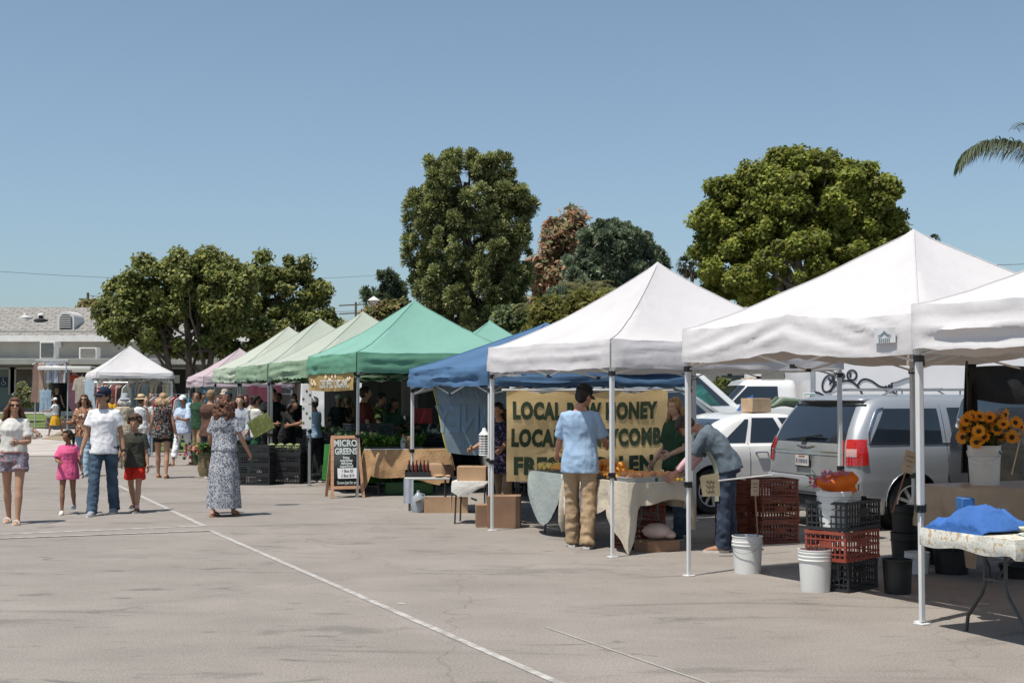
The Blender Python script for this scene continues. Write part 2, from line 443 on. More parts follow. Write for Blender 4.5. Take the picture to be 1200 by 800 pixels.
# far house with a vented roof behind the green stalls
fb = thing('house', 'distant low house with brown shingle roof seen between green tent peaks', 'building', (0, 0, 0))
D = 88; a = P(390, 372, D); b = P(470, 372, D)
k = MB(); k.box(((a.x + b.x) / 2 + 1, D + 4, 2.1), (b.x - a.x + 6, 8, 4.2)); k.build('wall', mwall, fb)
roofplane('roof', (a.x - 3, D - .6, 5.2), (b.x + 4, D - .6, 5.2), (b.x + 4, D + 4, 6.75), (a.x - 3, D + 4, 6.75), mroof, parent=fb)
k = MB(); k.box(((a.x + b.x) / 2 + .5, D - .63, 5.0), (b.x - a.x + 7, .06, .35)); k.build('fascia', mtrim, fb)
q = P(438, 371, D + 2); k = MB(); k.lathe([(.5, -.9), (.42, 0), (.42, .3), (.28, .35), (.28, 1.05), (.45, 1.1), (0, 1.4)], 14, q); k.build('roof_vent', mtrim, fb)
b2 = thing('long_hall', 'long dim grey hall with windows behind the far stalls', 'building', (0, 0, 0))
k = MB(); k.box((-8.5, 75, 2.0), (21, 8, 4.0)); k.build('wall', mat('hall_wall', (.22, .2, .175), .9, .15, .5), b2)
k = MB(); k.box((-8.5, 74.2, 4.1), (22, 9, .25)); k.build('roof', mroof, b2)
for i in range(8):
    k = MB(); k.box((-17.5 + 2.5 * i, 70.97, 2.3), (1.5, .06, 1.2)); wn = k.build('window', mglassb, b2)
    k = MB(); k.box((-17.5 + 2.5 * i, 70.93, 2.3), (.06, .04, 1.2)); k.box((-17.5 + 2.5 * i, 70.93, 1.68), (1.6, .06, .06)); k.build('frame', mtrim, wn)

# ------------------------------------------------------------------ power lines
mwood = mat('pole_wood', (.10, .075, .055), .9, .2, 5)
D = 150; p = P(103, 346, D)
t = thing('utility_pole', 'wooden utility pole with crossarm behind the building roof', 'pole', (p.x, D, 0))
k = MB(); k.tube([(0, 0, 0), (0, 0, p.z + .3)], [.2, .15], 8); k.build('pole', mwood, t)
k = MB(); k.bar((-1.0, 0, p.z - .4), (1.0, 0, p.z - .6), .16); k.bar((-.6, 0, p.z - 1.4), (.5, 0, p.z - 1.5), .12); k.build('crossarm', mwood, t)
p2 = P(417, 358, 190)
t = thing('utility_pole', 'thin far utility pole behind the light green tent peak', 'pole', (p2.x, 190, 0))
k = MB(); k.tube([(0, 0, 0), (0, 0, p2.z + .5)], [.2, .15], 8); k.build('pole', mwood, t)
k = MB()
for dz in (0, -1.2, -2.4): k.bar((-2.4, 0, p2.z + dz), (1.6, 0, p2.z + dz + .2), .16)
k.build('crossarm', mwood, t)
mwire = mat('wire_black', (.06, .06, .07), .7)
def wire(a, b, lab, r=.03):
    k = MB(); a, b = Vector(a), Vector(b); n = 14
    k.tube([a.lerp(b, i / n) + Vector((0, 0, -1.0 * 4 * (i / n) * (1 - i / n))) for i in range(n + 1)], r, 4)
    tag(k.build('power_cable', mwire), lab, 'cable')
wire(P(-40, 315, 150), P(450, 322, 190), 'upper faint power cable crossing the sky over the left tree', .022)
wire(P(-40, 352, 150), P(103, 358, 150), 'lower dark power cable running to the utility pole', .04)
wire(P(103, 346, 150), P(470, 362, 190), 'power cable between the two far utility poles', .03)
wire(P(1090, 303, 120), P(1290, 293, 140), 'single power cable in the sky right of the sycamore', .025)
# ------------------------------------------------------------------ trees
rng = np.random.default_rng(11)
def leafmat(name, c, tr=.25, rough=.55, var=.35, sc=1.1):
    m = mat(name, c, rough, var, sc, trans=min(.5, tr + .15), spec=.3, detail=2)
    return m
def leaf_mesh(name, C, N, size, mats, aspect=1.6, msel=None, droop=None):
    """C: centres (n,3), N: leaf normals or axis (n,3)."""
    n = len(C)
    up = rng.normal(size=(n, 3)); 
    A = np.cross(N, up); A /= np.linalg.norm(A, axis=1)[:, None] + 1e-9
    B = np.cross(N, A); B /= np.linalg.norm(B, axis=1)[:, None] + 1e-9
    s = (size * rng.uniform(.7, 1.3, n))[:, None]
    A = A * s * .5; B = B * s * .5 * aspect
    bend = N / (np.linalg.norm(N, axis=1)[:, None] + 1e-9) * s * .18
    V = np.stack([C - B, C + A * .9 + bend * .5, C + B, C - A * .9 + bend * .5], 1).reshape(-1, 3)
    return raw_quads(name, V, n, mats, msel)
def raw_quads(name, V, n, mats, msel=None):
    me = bpy.data.meshes.new(name)
    me.vertices.add(len(V)); me.vertices.foreach_set('co', V.astype(np.float32).ravel())
    me.loops.add(4 * n); me.loops.foreach_set('vertex_index', np.arange(4 * n, dtype=np.int32))
    me.polygons.add(n); me.polygons.foreach_set('loop_start', np.arange(0, 4 * n, 4, dtype=np.int32)); me.polygons.foreach_set('loop_total', np.full(n, 4, dtype=np.int32))
    for m in mats: me.materials.append(m)
    if msel is None: msel = rng.integers(0, len(mats), n)
    me.polygons.foreach_set('material_index', msel.astype(np.int32))
    me.update(calc_edges=True); me.validate()
    return me
def clump_pts(cl, n, shell=.55):
    """cl: list of (centre, radii); n leaves in all, biased to the surface of each clump"""
    cs = np.array([c for c, r in cl]); rs = np.array([r for c, r in cl])
    wgt = (rs[:, 0] * rs[:, 2]) ** 1.0; wgt /= wgt.sum()
    idx = rng.choice(len(cl), n, p=wgt)
    d = rng.normal(size=(n, 3)); d /= np.linalg.norm(d, axis=1)[:, None]
    rad = (shell + (1 - shell) * rng.random(n) ** .7)[:, None] * (1 + .12 * rng.normal(size=(n, 1)))
    return cs[idx] + d * rad * rs[idx], d, idx
def trunk(name, base, top, r0, r1, parent, m, limbs=(), wob=.15):
    k = MB(); base, top = Vector(base), Vector(top); n = 7
    pts = [base.lerp(top, i / n) + Vector((nz(i * .9, 3, base.x) * wob, nz(i * .9, 9, base.x) * wob, 0)) * (i > 0) for i in range(n + 1)]
    k.tube(pts, [r0 + (r1 - r0) * i / n + (.5 * r0 if i == 0 else 0) for i in range(n + 1)], 8)
    k.build('trunk', m, parent)
    for e in limbs:
        e = Vector(e); f = random.uniform(.35, .95); s = base.lerp(top, f); L = (e - s).length
        q = MB(); pp = [s.lerp(e, i / 5) + Vector((nz(i, e.x, e.y), nz(i, e.y, e.z), nz(i, e.z, e.x) + .8 * math.sin(i / 5 * PI))) * .06 * L * (i > 0) for i in range(6)]
        q.tube(pp, [max(.025, (r1 + (r0 - r1) * (1 - f)) * .55 * (1 - .8 * i / 5)) for i in range(6)], 6)
        q.build('limb', m, parent)
mbark = mat('bark_brown', (.12, .09, .07), .95, .25, 6, bump=.6, bscale=12)
mbarkg = mat('bark_grey', (.22, .2, .17), .95, .2, 4, bump=.5, bscale=10)
def shell_clumps(c, R3, n, r, seed, zmin=-1., inner=.2, jit=.15, flat=1., fn=None):
    rd = random.Random(seed); out = []
    i = 0
    while len(out) < n:
        i += 1
        z = rd.uniform(zmin, 1); a = rd.uniform(0, 2 * PI); q = math.sqrt(max(0, 1 - z * z))
        rr = 1 - rd.random() ** 2 * (1 - inner)
        if rd.random() < .25: rr = rd.uniform(inner, 1)
        s = rd.uniform(.65, 1.3) * r
        p = (c[0] + q * math.cos(a) * R3[0] * rr * (1 + jit * rd.uniform(-1, 1)), c[1] + q * math.sin(a) * R3[1] * rr, c[2] + z * R3[2] * rr * (1 + jit * rd.uniform(-1, 1)))
        if fn and not fn(p): continue
        out.append((p, (s, s, s * flat)))
        if i > 9000: break
    return out
def tufts_in(blobs, D, n, r, seed, depth=.8):
    rd = random.Random(seed); out = []
    tot = sum(b[2] * b[3] for b in blobs)
    for bpx, bpy_, rx, ry in blobs:
        for _ in range(int(n * rx * ry / tot)):
            z = rd.uniform(-1, 1); a = rd.uniform(0, 2 * PI); q = math.sqrt(1 - z * z); rr = 1 - .4 * rd.random() ** 1.5
            u_, v_, w_ = q * math.cos(a) * rr, z * rr, q * math.sin(a) * rr
            Rx = rx / FPX * D
            dd = D + w_ * Rx * depth
            out.append((tuple(P(bpx + u_ * rx, bpy_ - v_ * ry, D) + Vector((0, dd - D, 0))), r * rd.uniform(.6, 1.25)))
    return out
def broadleaf(label, px, D, px0, px1, py0, py1, leaves, n, size, nclump, cr, group=None, cat='tree', seed=1, trunk_py=None, mt=mbark, r0=.18, zmin=-.85, stems=1, shell=.4, depth=None, jit=.15, extra=None, name='broadleaf_tree', aspect=1.5, lobes=None):
    a, b = P(px0, py1, D), P(px1, py0, D)
    c = ((a.x + b.x) / 2, D, (a.z + b.z) / 2); Rx, Rz = (b.x - a.x) / 2, (b.z - a.z) / 2
    bx = P(px, 400, D).x; z0 = hgt(bx, D)
    t = thing(name, label, cat, (bx, D, z0), 0, group)
    if lobes:
        cl = [((q[0] - bx, q[1] - D, q[2] - z0), (r_, r_, r_ * .85)) for q, r_ in tufts_in(lobes, D, nclump, cr, seed, 1.)]
    else:
        cl = shell_clumps((c[0] - bx, 0, c[2] - z0), (Rx - cr * .7, (depth or Rx) - cr * .7, Rz - cr * .7), nclump, cr, seed, zmin, jit=jit)
    if extra: cl += [((q[0] - bx, q[1] - D, q[2] - z0), s) for q, s in extra]
    C, N, idx = clump_pts(cl, n, shell)
    N = N * .55 + np.array(sd) * .75 + rng.normal(size=N.shape) * .6
    o = link('crown', leaf_mesh('crown', C, N, size, leaves, aspect), t)
    lim = [cl[i][0] for i in range(0, len(cl), max(1, len(cl) // 14))]
    for sidx in range(stems):
        dx = (sidx - (stems - 1) / 2) * .5
        trunk('trunk', (dx * .5, 0, -.05), (dx * 2.6 + (c[0] - bx) * .6, 0, (c[2] - z0) + Rz * .25), r0, r0 * .4, t, mt, lim[sidx::stems])
    return t
gA = [leafmat('leaf_a', (0.142, 0.17, 0.0454)), leafmat('leaf_b', (0.246, 0.265, 0.0756)), leafmat('leaf_c', (0.322, 0.312, 0.0945)), leafmat('leaf_d', (0.0945, 0.123, 0.0378)), leafmat('leaf_e', (0.17, 0.199, 0.0567))]
broadleaf('large dark green spreading tree behind the white clothing stall, its left crown fullest', 226, 50, 110, 312, 292, 436, gA, 62000, .12, 210, .45, seed=3, stems=3, shell=.3, r0=.17, lobes=[(143, 352, 28, 28), (185, 335, 40, 36), (238, 332, 46, 36), (272, 348, 36, 36), (160, 385, 38, 26), (222, 385, 55, 32), (282, 392, 28, 26), (250, 308, 22, 14), (130, 372, 16, 18), (205, 312, 22, 16)])
broadleaf('sparser dark green tree with gaps, right of the large spreading tree', 335, 54, 288, 404, 294, 432, gA, 22000, .12, 120, .36, seed=8, stems=2, shell=.2, r0=.14, lobes=[(318, 318, 24, 20), (345, 340, 34, 34), (382, 350, 18, 22), (340, 385, 40, 28), (302, 366, 20, 30), (372, 378, 24, 20), (350, 312, 16, 12)])
gS = [leafmat('leaf_s1', (0.232, 0.264, 0.0465), .35), leafmat('leaf_s2', (0.341, 0.341, 0.0775), .35), leafmat('leaf_s3', (0.124, 0.155, 0.0248), .3), leafmat('leaf_s4', (0.186, 0.217, 0.0388), .3)]
broadleaf('huge rounded bright green sycamore behind the right white tents', 935, 46, 812, 1066, 180, 404, gS, 210000, .11, 700, .38, seed=5, mt=mbarkg, r0=.3, shell=.35, lobes=[(1018, 244, 34, 40), (985, 222, 40, 32), (1038, 274, 24, 26), (838, 276, 24, 48), (860, 246, 30, 34), (940, 246, 76, 52), (882, 258, 56, 52), (1000, 248, 44, 52), (930, 312, 104, 52), (862, 316, 42, 42), (1024, 286, 32, 30), (905, 216, 40, 26), (940, 210, 54, 30), (962, 200, 34, 20), (925, 200, 40, 22), (900, 240, 50, 40), (1000, 280, 50, 40), (852, 222, 20, 18), (1005, 208, 22, 18), (990, 330, 50, 40)])
# brownish eucalyptus and grey green conifer
gE = [leafmat('leaf_e1', (0.454, 0.246, 0.142), .2), leafmat('leaf_e2', (0.322, 0.209, 0.113), .2), leafmat('leaf_e3', (0.209, 0.227, 0.113), .2)]
broadleaf('reddish brown feathery tree right of the big pine', 655, 82, 612, 708, 254, 400, gE, 26000, .2, 60, .8, seed=12, mt=mbarkg, r0=.22, shell=.2, jit=.25, zmin=-1, aspect=2.2)
gC = [leafmat('leaf_c1', (0.17, 0.217, 0.133), .12), leafmat('leaf_c2', (0.265, 0.312, 0.209), .12), leafmat('leaf_c3', (0.113, 0.151, 0.0945), .1)]
def pine(label, px, D, tufts, m3, trunkpx, size, nleaf, z0=0, r0=.3, name='pine_tree', mt=mbark, up=.5, lmax=12):
    bx = P(trunkpx, 400, D).x; t = thing(name, label, 'tree', (bx, D, z0))
    cs = np.array([c for c, r in tufts]); rs = np.array([r for c, r in tufts])
    idx = rng.choice(len(cs), nleaf, p=rs ** 2 / (rs ** 2).sum())
    d = rng.normal(size=(nleaf, 3)); d[:, 2] += up; d /= np.linalg.norm(d, axis=1)[:, None]
    tip = cs[idx] + d * (rs[idx] * rng.uniform(.55, 1.12, nleaf))[:, None] * np.array([1, 1, 1.15])
    root = tip - d * (size * rng.uniform(.7, 1.3, nleaf))[:, None]
    sidev = np.cross(d, np.array(sd) + rng.normal(size=d.shape) * .45); sidev /= np.linalg.norm(sidev, axis=1)[:, None]; sidev *= size * .14
    V = np.stack([root - sidev * .6, root + sidev * .6, tip + sidev, tip - sidev], 1)
    V -= np.array([bx, D, z0])
    o = link('crown', raw_quads('crown', V.reshape(-1, 3), nleaf, m3), t)
    top = max(tufts, key=lambda q: q[0][2])[0]
    lim = [tuple(np.array(tufts[i][0]) - np.array([bx, D, z0])) for i in range(0, len(tufts), max(1, len(tufts) // lmax))]
    trunk('trunk', (0, 0, 0), (top[0] * .3 + bx * .7 - bx, 0, top[2] * .9 - z0), r0, r0 * .3, t, mt, lim, .4)
    return t
gP = [leafmat('pine_1', (0.325, 0.35, 0.135), .1), leafmat('pine_2', (0.455, 0.473, 0.199), .1), leafmat('pine_3', (0.138, 0.161, 0.0629), .1), leafmat('pine_4', (0.0894, 0.113, 0.0449), .1)]
blobs = [(548, 225, 56, 46), (510, 250, 36, 40), (595, 250, 32, 45), (545, 290, 66, 50), (500, 300, 30, 30), (602, 310, 25, 45), (545, 340, 62, 42), (512, 348, 26, 24), (588, 352, 28, 26), (548, 376, 40, 22), (585, 205, 18, 25), (520, 195, 22, 16), (562, 188, 12, 14)]
pine('massive olive brown pine with rounded needle tufts, tallest tree in the row', 550, 68, tufts_in(blobs, 68, 430, .44, 4), gP, 549, .2, 190000, r0=.45)
bl2 = [(718, 292, 44, 26), (700, 322, 42, 28), (745, 310, 30, 26), (768, 318, 13, 22), (690, 355, 55, 22), (740, 345, 34, 22), (720, 278, 20, 14)]
pine('grey green conifer with upright brushy tufts behind the white tent peak', 720, 75, tufts_in(bl2, 75, 330, .5, 6), gC, 715, .3, 70000, r0=.3, up=1.2)
bl3 = [(455, 325, 12, 9), (448, 340, 16, 8), (462, 345, 14, 12), (440, 352, 16, 8), (432, 345, 5, 6), (467, 362, 14, 8)]
pine('small dark open pine left of the massive pine', 452, 95, tufts_in(bl3, 95, 60, .5, 9), [gC[0], gC[2], gP[3]], 453, .3, 9000, r0=.16, lmax=20)
gM = [leafmat('leaf_m1', (0.155, 0.155, 0.031), .3), leafmat('leaf_m2', (0.209, 0.194, 0.0465), .3), leafmat('leaf_m3', (0.101, 0.116, 0.0248), .3)]
broadleaf('low yellow green pepper tree crown behind the blue canopy', 690, 60, 615, 790, 343, 425, gM, 50000, .13, 60, .75, seed=22, shell=.3, zmin=-.6, name='pepper_tree', aspect=3)
broadleaf('dark shrubby tree under the massive pine beside the small teal peak', 600, 64, 565, 650, 358, 430, [gA[0], gA[3], gC[2]], 14000, .18, 30, .6, seed=23, shell=.3, zmin=-.6, name='shrub_tree')
broadleaf('low brownish bushes under the small open pine', 445, 84, 420, 480, 352, 384, [gM[2], gE[1], gA[4]], 7000, .2, 16, .6, seed=24, shell=.2, zmin=-.6, name='bush', cat='bush')
broadleaf('low olive tree behind the roof ridge at left', 105, 100, 88, 128, 349, 375, [gA[1], gE[1]], 4000, .22, 12, .6, seed=26, shell=.2, zmin=-.5, name='distant_tree')
broadleaf('round grey green bush beside the teal door', 26, 58, 18, 42, 440, 482, [gM[1], gC[1]], 5000, .1, 16, .28, seed=25, shell=.3, zmin=-.7, name='bush', cat='bush', r0=.04)
broadleaf('small leafy treetop peeking above the right canopy', 1184, 70, 1176, 1198, 318, 350, [gA[1], gA[0]], 2500, .16, 10, .3, seed=31, shell=.2, name='distant_tree', r0=.1)
broadleaf('darker treetop at the far right edge above the canopy', 1215, 74, 1194, 1240, 312, 350, [gA[0], gC[2]], 4000, .18, 12, .5, seed=32, shell=.2, name='distant_tree', r0=.1)
# palms
def leaf_strip(k, pts, w, m=0):
    n = len(pts); vs = []
    for i, p in enumerate(pts):
        d = (Vector(pts[min(i + 1, n - 1)]) - Vector(pts[max(0, i - 1)])); s = d.cross(Vector((0, 0, 1))); s = s.normalized() if s.length > 1e-6 else Vector((1, 0, 0))
        ww = w * (1 - i / (n - 1)) ** .6 * .5
        vs += [Vector(p) - s * ww, Vector(p) + s * ww]
    k.add(vs, [(2 * i, 2 * i + 1, 2 * i + 3, 2 * i + 2) for i in range(n - 1)], m)
def frond(base, az, el, L, droop, nl, ll, m, parent, lw=.035, rnd=None):
    rd = rnd or random; k = MB(); pts = []
    p = Vector(base); n = 16; e = el
    for i in range(n + 1):
        pts.append(p.copy()); d = Vector((math.cos(az) * math.cos(e), math.sin(az) * math.cos(e), math.sin(e)))
        p = p + d * L / n; e -= droop / n * (.5 + 1.2 * i / n)
    k.tube(pts, [.03 * (1 - .8 * i / n) + .004 for i in range(n + 1)], 5, 1)
    for j in range(nl):
        t = .08 + .92 * j / nl; i = min(n - 1, int(t * n)); q = pts[i].lerp(pts[i + 1], t * n - i); d = (pts[i + 1] - pts[i]).normalized()
        sv = d.cross(Vector((0, 0, 1))).normalized()
        for sg in (-1, 1):
            l = ll * (math.sin(PI * (.12 + .8 * t)) ** .6) * rd.uniform(.8, 1.15)
            di = (sv * sg + d * .6 + Vector((0, 0, rd.uniform(-.1, .5)))).normalized()
            lp = [q]; cc = q.copy()
            for s in range(4):
                cc = cc + di * l / 4; di = (di + Vector((0, 0, -.55))).normalized(); lp.append(cc.copy())
            leaf_strip(k, lp, lw, 0)
    return k.build('frond', m, parent, smooth=False)
mpalm = [leafmat('palm_leaf', (0.075, 0.095, 0.045), .2), mat('palm_stem', (.16, .17, .07), .6)]
D = 38; q = P(1228, 192, D)
t = thing('palm_tree', 'tall feather palm beyond the right edge, one arching frond in view', 'palm', (q.x, D, 0))
k = MB(); k.tube([(.1, 0, 0), (.05, 0, q.z * .5), (0, 0, q.z)], [.24, .18, .15], 10); k.build('trunk', mbarkg, t)
rd = random.Random(5)
frond((0, 0, q.z), R(176), R(42), 2.95, 1.9, 190, 1.0, mpalm, t, lw=.045, rnd=rd)
for i, (az, el) in enumerate([(20, 60), (-20, 45), (55, 30), (-60, 35), (0, 10), (35, 5), (-40, 0), (75, 55), (-80, 60), (95, 70)]):
    frond((0, 0, q.z), R(az), R(el), 2.8, 1.6, 34, .55, mpalm, t, rnd=rd)
def fan_palm(px, py, D, s, lab, group=None):
    q = P(px, py, D); t = thing('fan_palm', lab, 'palm', (q.x, D, 0), 0, group)
    k = MB(); k.tube([(0, 0, 0), (0, 0, q.z)], [.3, .2], 8); k.build('trunk', mbark, t)
    k = MB(); rd = random.Random(int(px))
    for i in range(70):
        a = rd.uniform(0, 2 * PI); e = rd.uniform(-1.1, 1.4); d = Vector((math.cos(a) * math.cos(e), math.sin(a) * math.cos(e), math.sin(e)))
        c = Vector((0, 0, q.z)) + d * s * .55
        for b in range(6):
            dd = (d + Vector((rd.uniform(-.6, .6), rd.uniform(-.6, .6), rd.uniform(-.7, .4)))).normalized()
            leaf_strip(k, [c, c + dd * s * .35, c + dd * s * .55 + Vector((0, 0, -.1 * s))], s * .12)
    k.build('crown', leafmat('fan_leaf', (0.06, 0.07, 0.035)), t, smooth=False)
fan_palm(803, 311, 150, 1.2, 'distant fan palm left of the sycamore, nearer the white peak')
fan_palm(811, 316, 152, 1.1, 'distant fan palm touching the left edge of the sycamore')
fan_palm(1095, 281, 160, .8, 'tiny palm top right of the large white tent peak')
# small spiky palm with pale fronds behind the pepper tree
for px, py, D, n, lab in ((688, 352, 66, 14, 'pale spiky palm rising from the pepper tree'), (640, 372, 62, 12, 'small palm with pale fronds between pine and pepper tree')):
    q = P(px, py, D); t = thing('date_palm', lab, 'palm', (q.x, D, 0)); rd = random.Random(px)
    k = MB(); k.tube([(0, 0, 0), (0, 0, q.z)], [.3, .25], 8); k.build('trunk', mbark, t)
    for i in range(n): frond((0, 0, q.z), 2 * PI * i / n + rd.uniform(-.2, .2), R(rd.uniform(45, 75)), 1.9, 1.7, 16, .4, [leafmat('palm_pale', (0.2, 0.19, 0.08)), mpalm[1]], t, .05, rd)
# hedge and wall closing the far side of the car park
def hedge(label, x0, x1, y, h, n, seed):
    t = thing('hedge', label, 'hedge', ((x0 + x1) / 2, y, 0)); rd = random.Random(seed)
    cl = [((rd.uniform(x0, x1) - (x0 + x1) / 2, rd.uniform(-.5, .5), rd.uniform(.3, h - .4)), (.55, .5, .5)) for _ in range(int((x1 - x0) * 5))]
    C, N, i = clump_pts(cl, n, .5)
    link('foliage', leaf_mesh('foliage', C, N + rng.normal(size=N.shape) * .8, .16, [gA[0], gA[3], gA[1]]), t)
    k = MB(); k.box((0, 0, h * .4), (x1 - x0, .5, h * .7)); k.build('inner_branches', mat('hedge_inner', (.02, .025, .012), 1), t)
hedge('dark hedge behind the far stalls closing the left of the car park', -6, 12, 62, 2.6, 30000, 1)
hedge('dark hedge behind the parked trucks closing the right of the car park', 12.5, 48, 60, 2.8, 45000, 2)
fx = thing('warehouse', 'low cream building behind the hedge right of the sycamore', 'building', (30, 90, 0))
k = MB(); k.box((0, 0, 2.0), (44, 10, 4.0)); k.build('wall', mat('cream_wall', (.5, .46, .38), .9), fx)
k = MB(); k.box((0, 0, 4.1), (45, 11, .2)); k.build('roof', mroof, fx)
for i in range(10):
    k = MB(); k.box((-20 + 4.4 * i, -5.03, 2.2), (2, .06, 1.3)); k.build('window', mglassb, fx)
# ------------------------------------------------------------------ canopies
U = Vector((-.3998, .9166, 0)); V = Vector((.9166, .3998, 0)); RZ = math.atan2(V.y, V.x)
mleg = mat('leg_white', (.62, .63, .63), .4, .06, 4, metal=.0, spec=.5)
mlegg = mat('leg_steel', (.42, .44, .45), .35, .08, 4, metal=.5)
mblk = mat('black_plastic', (.018, .018, .019), .45, .2, 8)
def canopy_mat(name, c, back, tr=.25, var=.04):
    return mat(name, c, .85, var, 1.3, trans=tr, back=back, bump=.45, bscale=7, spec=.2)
def tent(label, loc, rz=RZ, L=3.05, ze=2.28, zp=3.24, vh=.31, m=None, vm=None, p=1.3, fold=.022, scallop=0, group='pop-up canopies in the market row', legm=None, mid=0., seed=0, slider=.85, lb=None, sidefold=1.):
    h = L / 2
    t = thing('canopy_tent', label, 'tent', loc, rz, group)
    rd = random.Random(seed)
    def eave(x, y):
        # eave height: the middle of each side rides up (mid) or sags slightly
        s = min(abs(x), abs(y)) / h if max(abs(x), abs(y)) > 0 else 0
        return mid * (1 - s) ** 2 - .018 * math.sin(PI * s)
    def zr(x, y):
        r = max(abs(x), abs(y)) / h; s = min(abs(x), abs(y)) / (max(abs(x), abs(y)) + 1e-9)
        z = ze + (zp - ze) * (1 - r) ** p * (1 if r < 1 else 0)
        z -= .055 * math.sin(PI * min(1, r)) * (1 - s * s)
        z += eave(x / (r + 1e-9), y / (r + 1e-9)) * r ** 6 if r > .01 else 0
        z += .018 * nz(x * 2.2 + seed, y * 2.2, seed) * (r * (1.1 - r) * 3) + .012 * nz(x * 6, y * 6, seed) * r
        return z
    k = MB(); NR, NP = 16, 18
    per = [(-1 + 2 * i / NP, -1) for i in range(NP)] + [(1, -1 + 2 * i / NP) for i in range(NP)] + [(1 - 2 * i / NP, 1) for i in range(NP)] + [(-1, 1 - 2 * i / NP) for i in range(NP)]
    vs = []; fs = []
    M_ = len(per)
    for i in range(NR):
        r = 1 - i / NR
        for a, b in per: x, y = a * h * r, b * h * r; vs.append((x, y, zr(x, y)))
    vs.append((0, 0, zp + .02))
    for i in range(NR - 1):
        for j in range(M_):
            j2 = (j + 1) % M_; fs.append((i * M_ + j, i * M_ + j2, (i + 1) * M_ + j2, (i + 1) * M_ + j))
    for j in range(M_): fs.append(((NR - 1) * M_ + j, (NR - 1) * M_ + (j + 1) % M_, len(vs) - 1))
    k.add(vs, fs)
    roof = k.build('roof', m, t, ang=60)
    k = MB()
    for sx in (-1, 1):
        for sy in (-1, 1):
            k.tube([(sx * h * r, sy * h * r, zr(sx * h * r, sy * h * r) + .003) for r in [1 - i / 16 for i in range(16)] + [.01]], .007, 5)
    k.build('seam', m, roof)
    # valance, one per side
    NV = 9; NU = 48
    for side in range(4):
        k = MB(); A = Matrix.Rotation(side * PI / 2, 4, 'Z')
        def f(a, b):
            x = (1 - 2 * a) * h
            q = abs(x) / h
            top = zr(x, -h) + .004
            z = top - vh * b + (.012 * nz(x * 2.5, side + seed * 3.1, 2) * b)
            if scallop: z += scallop * abs(math.sin(x * PI / .3)) * (b > .95)
            if mid: w = b * 7 + 4.5 * (1 - q) * (1 - b) * (1 if side in (0, 3) else .3) - 2 * q * q
            else: w = b * 5 + .6 * nz(x * .8, side, seed)
            d = fold * sidefold * nz(x * .55 + 3 * side, w * .9, seed + side) * 2.0 * math.sin(PI * min(1, .15 + b * .8)) * (1 - q ** 6)
            d += fold * .5 * nz(x * 3 + 7 * side, w * 1.4 + x, seed)
            d += .05 * b + .018 * math.sin(b * PI) + (.03 * (b ** 2) * nz(x * 3.2, seed, side) if scallop else .0)
            return (x, -h - .012 - d * (1 if q < .995 else 0), z)
        k.grid(f, NU, NV)
        T_ = A
        k.v = [A @ v_ for v_ in k.v]
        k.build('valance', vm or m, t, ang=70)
    lm = legm or mleg
    hl = h - .03
    zl = ze - vh + .22
    for sx in (-1, 1):
        for sy in (-1, 1):
            k = MB()
            k.box((sx * hl, sy * hl, (zl + slider) / 2), (.042, .042, zl - slider))
            k.box((sx * hl, sy * hl, slider / 2 + .02), (.031, .031, slider))
            k.box((sx * hl, sy * hl, .006), (.09, .09, .012))
            lg = k.build('leg', lm, t, bevel=.003)
            q = MB(); q.box((sx * hl, sy * hl, slider), (.054, .054, .055)); q.box((sx * hl + .035 * sx, sy * hl, slider + .005), (.03, .025, .03)); q.build('slider', mblk, lg)
            q = MB(); q.box((sx * hl, sy * hl, zl - .28), (.056, .056, .05)); q.build('bracket', mblk, lg)
    zt, zb_ = ze - .05, ze - .37
    for side in range(4):
        k = MB(); A = Matrix.Rotation(side * PI / 2, 4, 'Z'); y = -hl + .03
        for s in (-1, 1):
            for (za, zb2) in ((zt, zb_), (zb_, zt)):
                k.bar((s * hl, y, za), (0, y, zb2), .018, .012)
        k.v = [A @ v_ for v_ in k.v]; tr = k.build('truss', lm, t)
        for x, zc in ((0, zt), (-hl / 2, (zt + zb_) / 2), (hl / 2, (zt + zb_) / 2), (0, zb_)):
            q = MB(); q.box((x, y, zc), (.05, .04, .035)); q.v = [A @ v_ for v_ in q.v]; q.build('connector', mblk, tr)
    k = MB()
    for sx in (-1, 1):
        for sy in (-1, 1): k.bar((sx * hl, sy * hl, zb_ + .02), (0, 0, zp - .55), .018, .012)
    k.tube([(0, 0, zp - .75), (0, 0, zp - .02)], .018, 8); k.build('peak_frame', lm, t)
    return t
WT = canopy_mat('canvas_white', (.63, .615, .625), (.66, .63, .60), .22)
WT2 = canopy_mat('canvas_white_warmlit_back', (.63, .615, .625), (.58, .41, .25), .2)  # tan back colour paints in the warm light coming through the cloth
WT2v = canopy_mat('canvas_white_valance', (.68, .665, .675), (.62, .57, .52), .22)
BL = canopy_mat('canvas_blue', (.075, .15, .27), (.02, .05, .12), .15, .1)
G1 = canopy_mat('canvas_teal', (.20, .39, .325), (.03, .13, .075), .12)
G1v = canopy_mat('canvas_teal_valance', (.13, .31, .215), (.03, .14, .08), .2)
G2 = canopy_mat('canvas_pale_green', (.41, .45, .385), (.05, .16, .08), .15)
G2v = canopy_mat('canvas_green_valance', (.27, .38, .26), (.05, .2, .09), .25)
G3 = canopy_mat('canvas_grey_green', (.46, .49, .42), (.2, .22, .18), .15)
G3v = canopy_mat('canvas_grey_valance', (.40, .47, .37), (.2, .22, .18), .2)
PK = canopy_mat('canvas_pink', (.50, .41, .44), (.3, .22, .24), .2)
def ctr(B, L=3.05): return Vector((B[0], B[1], 0)) + U * L / 2 + V * L / 2
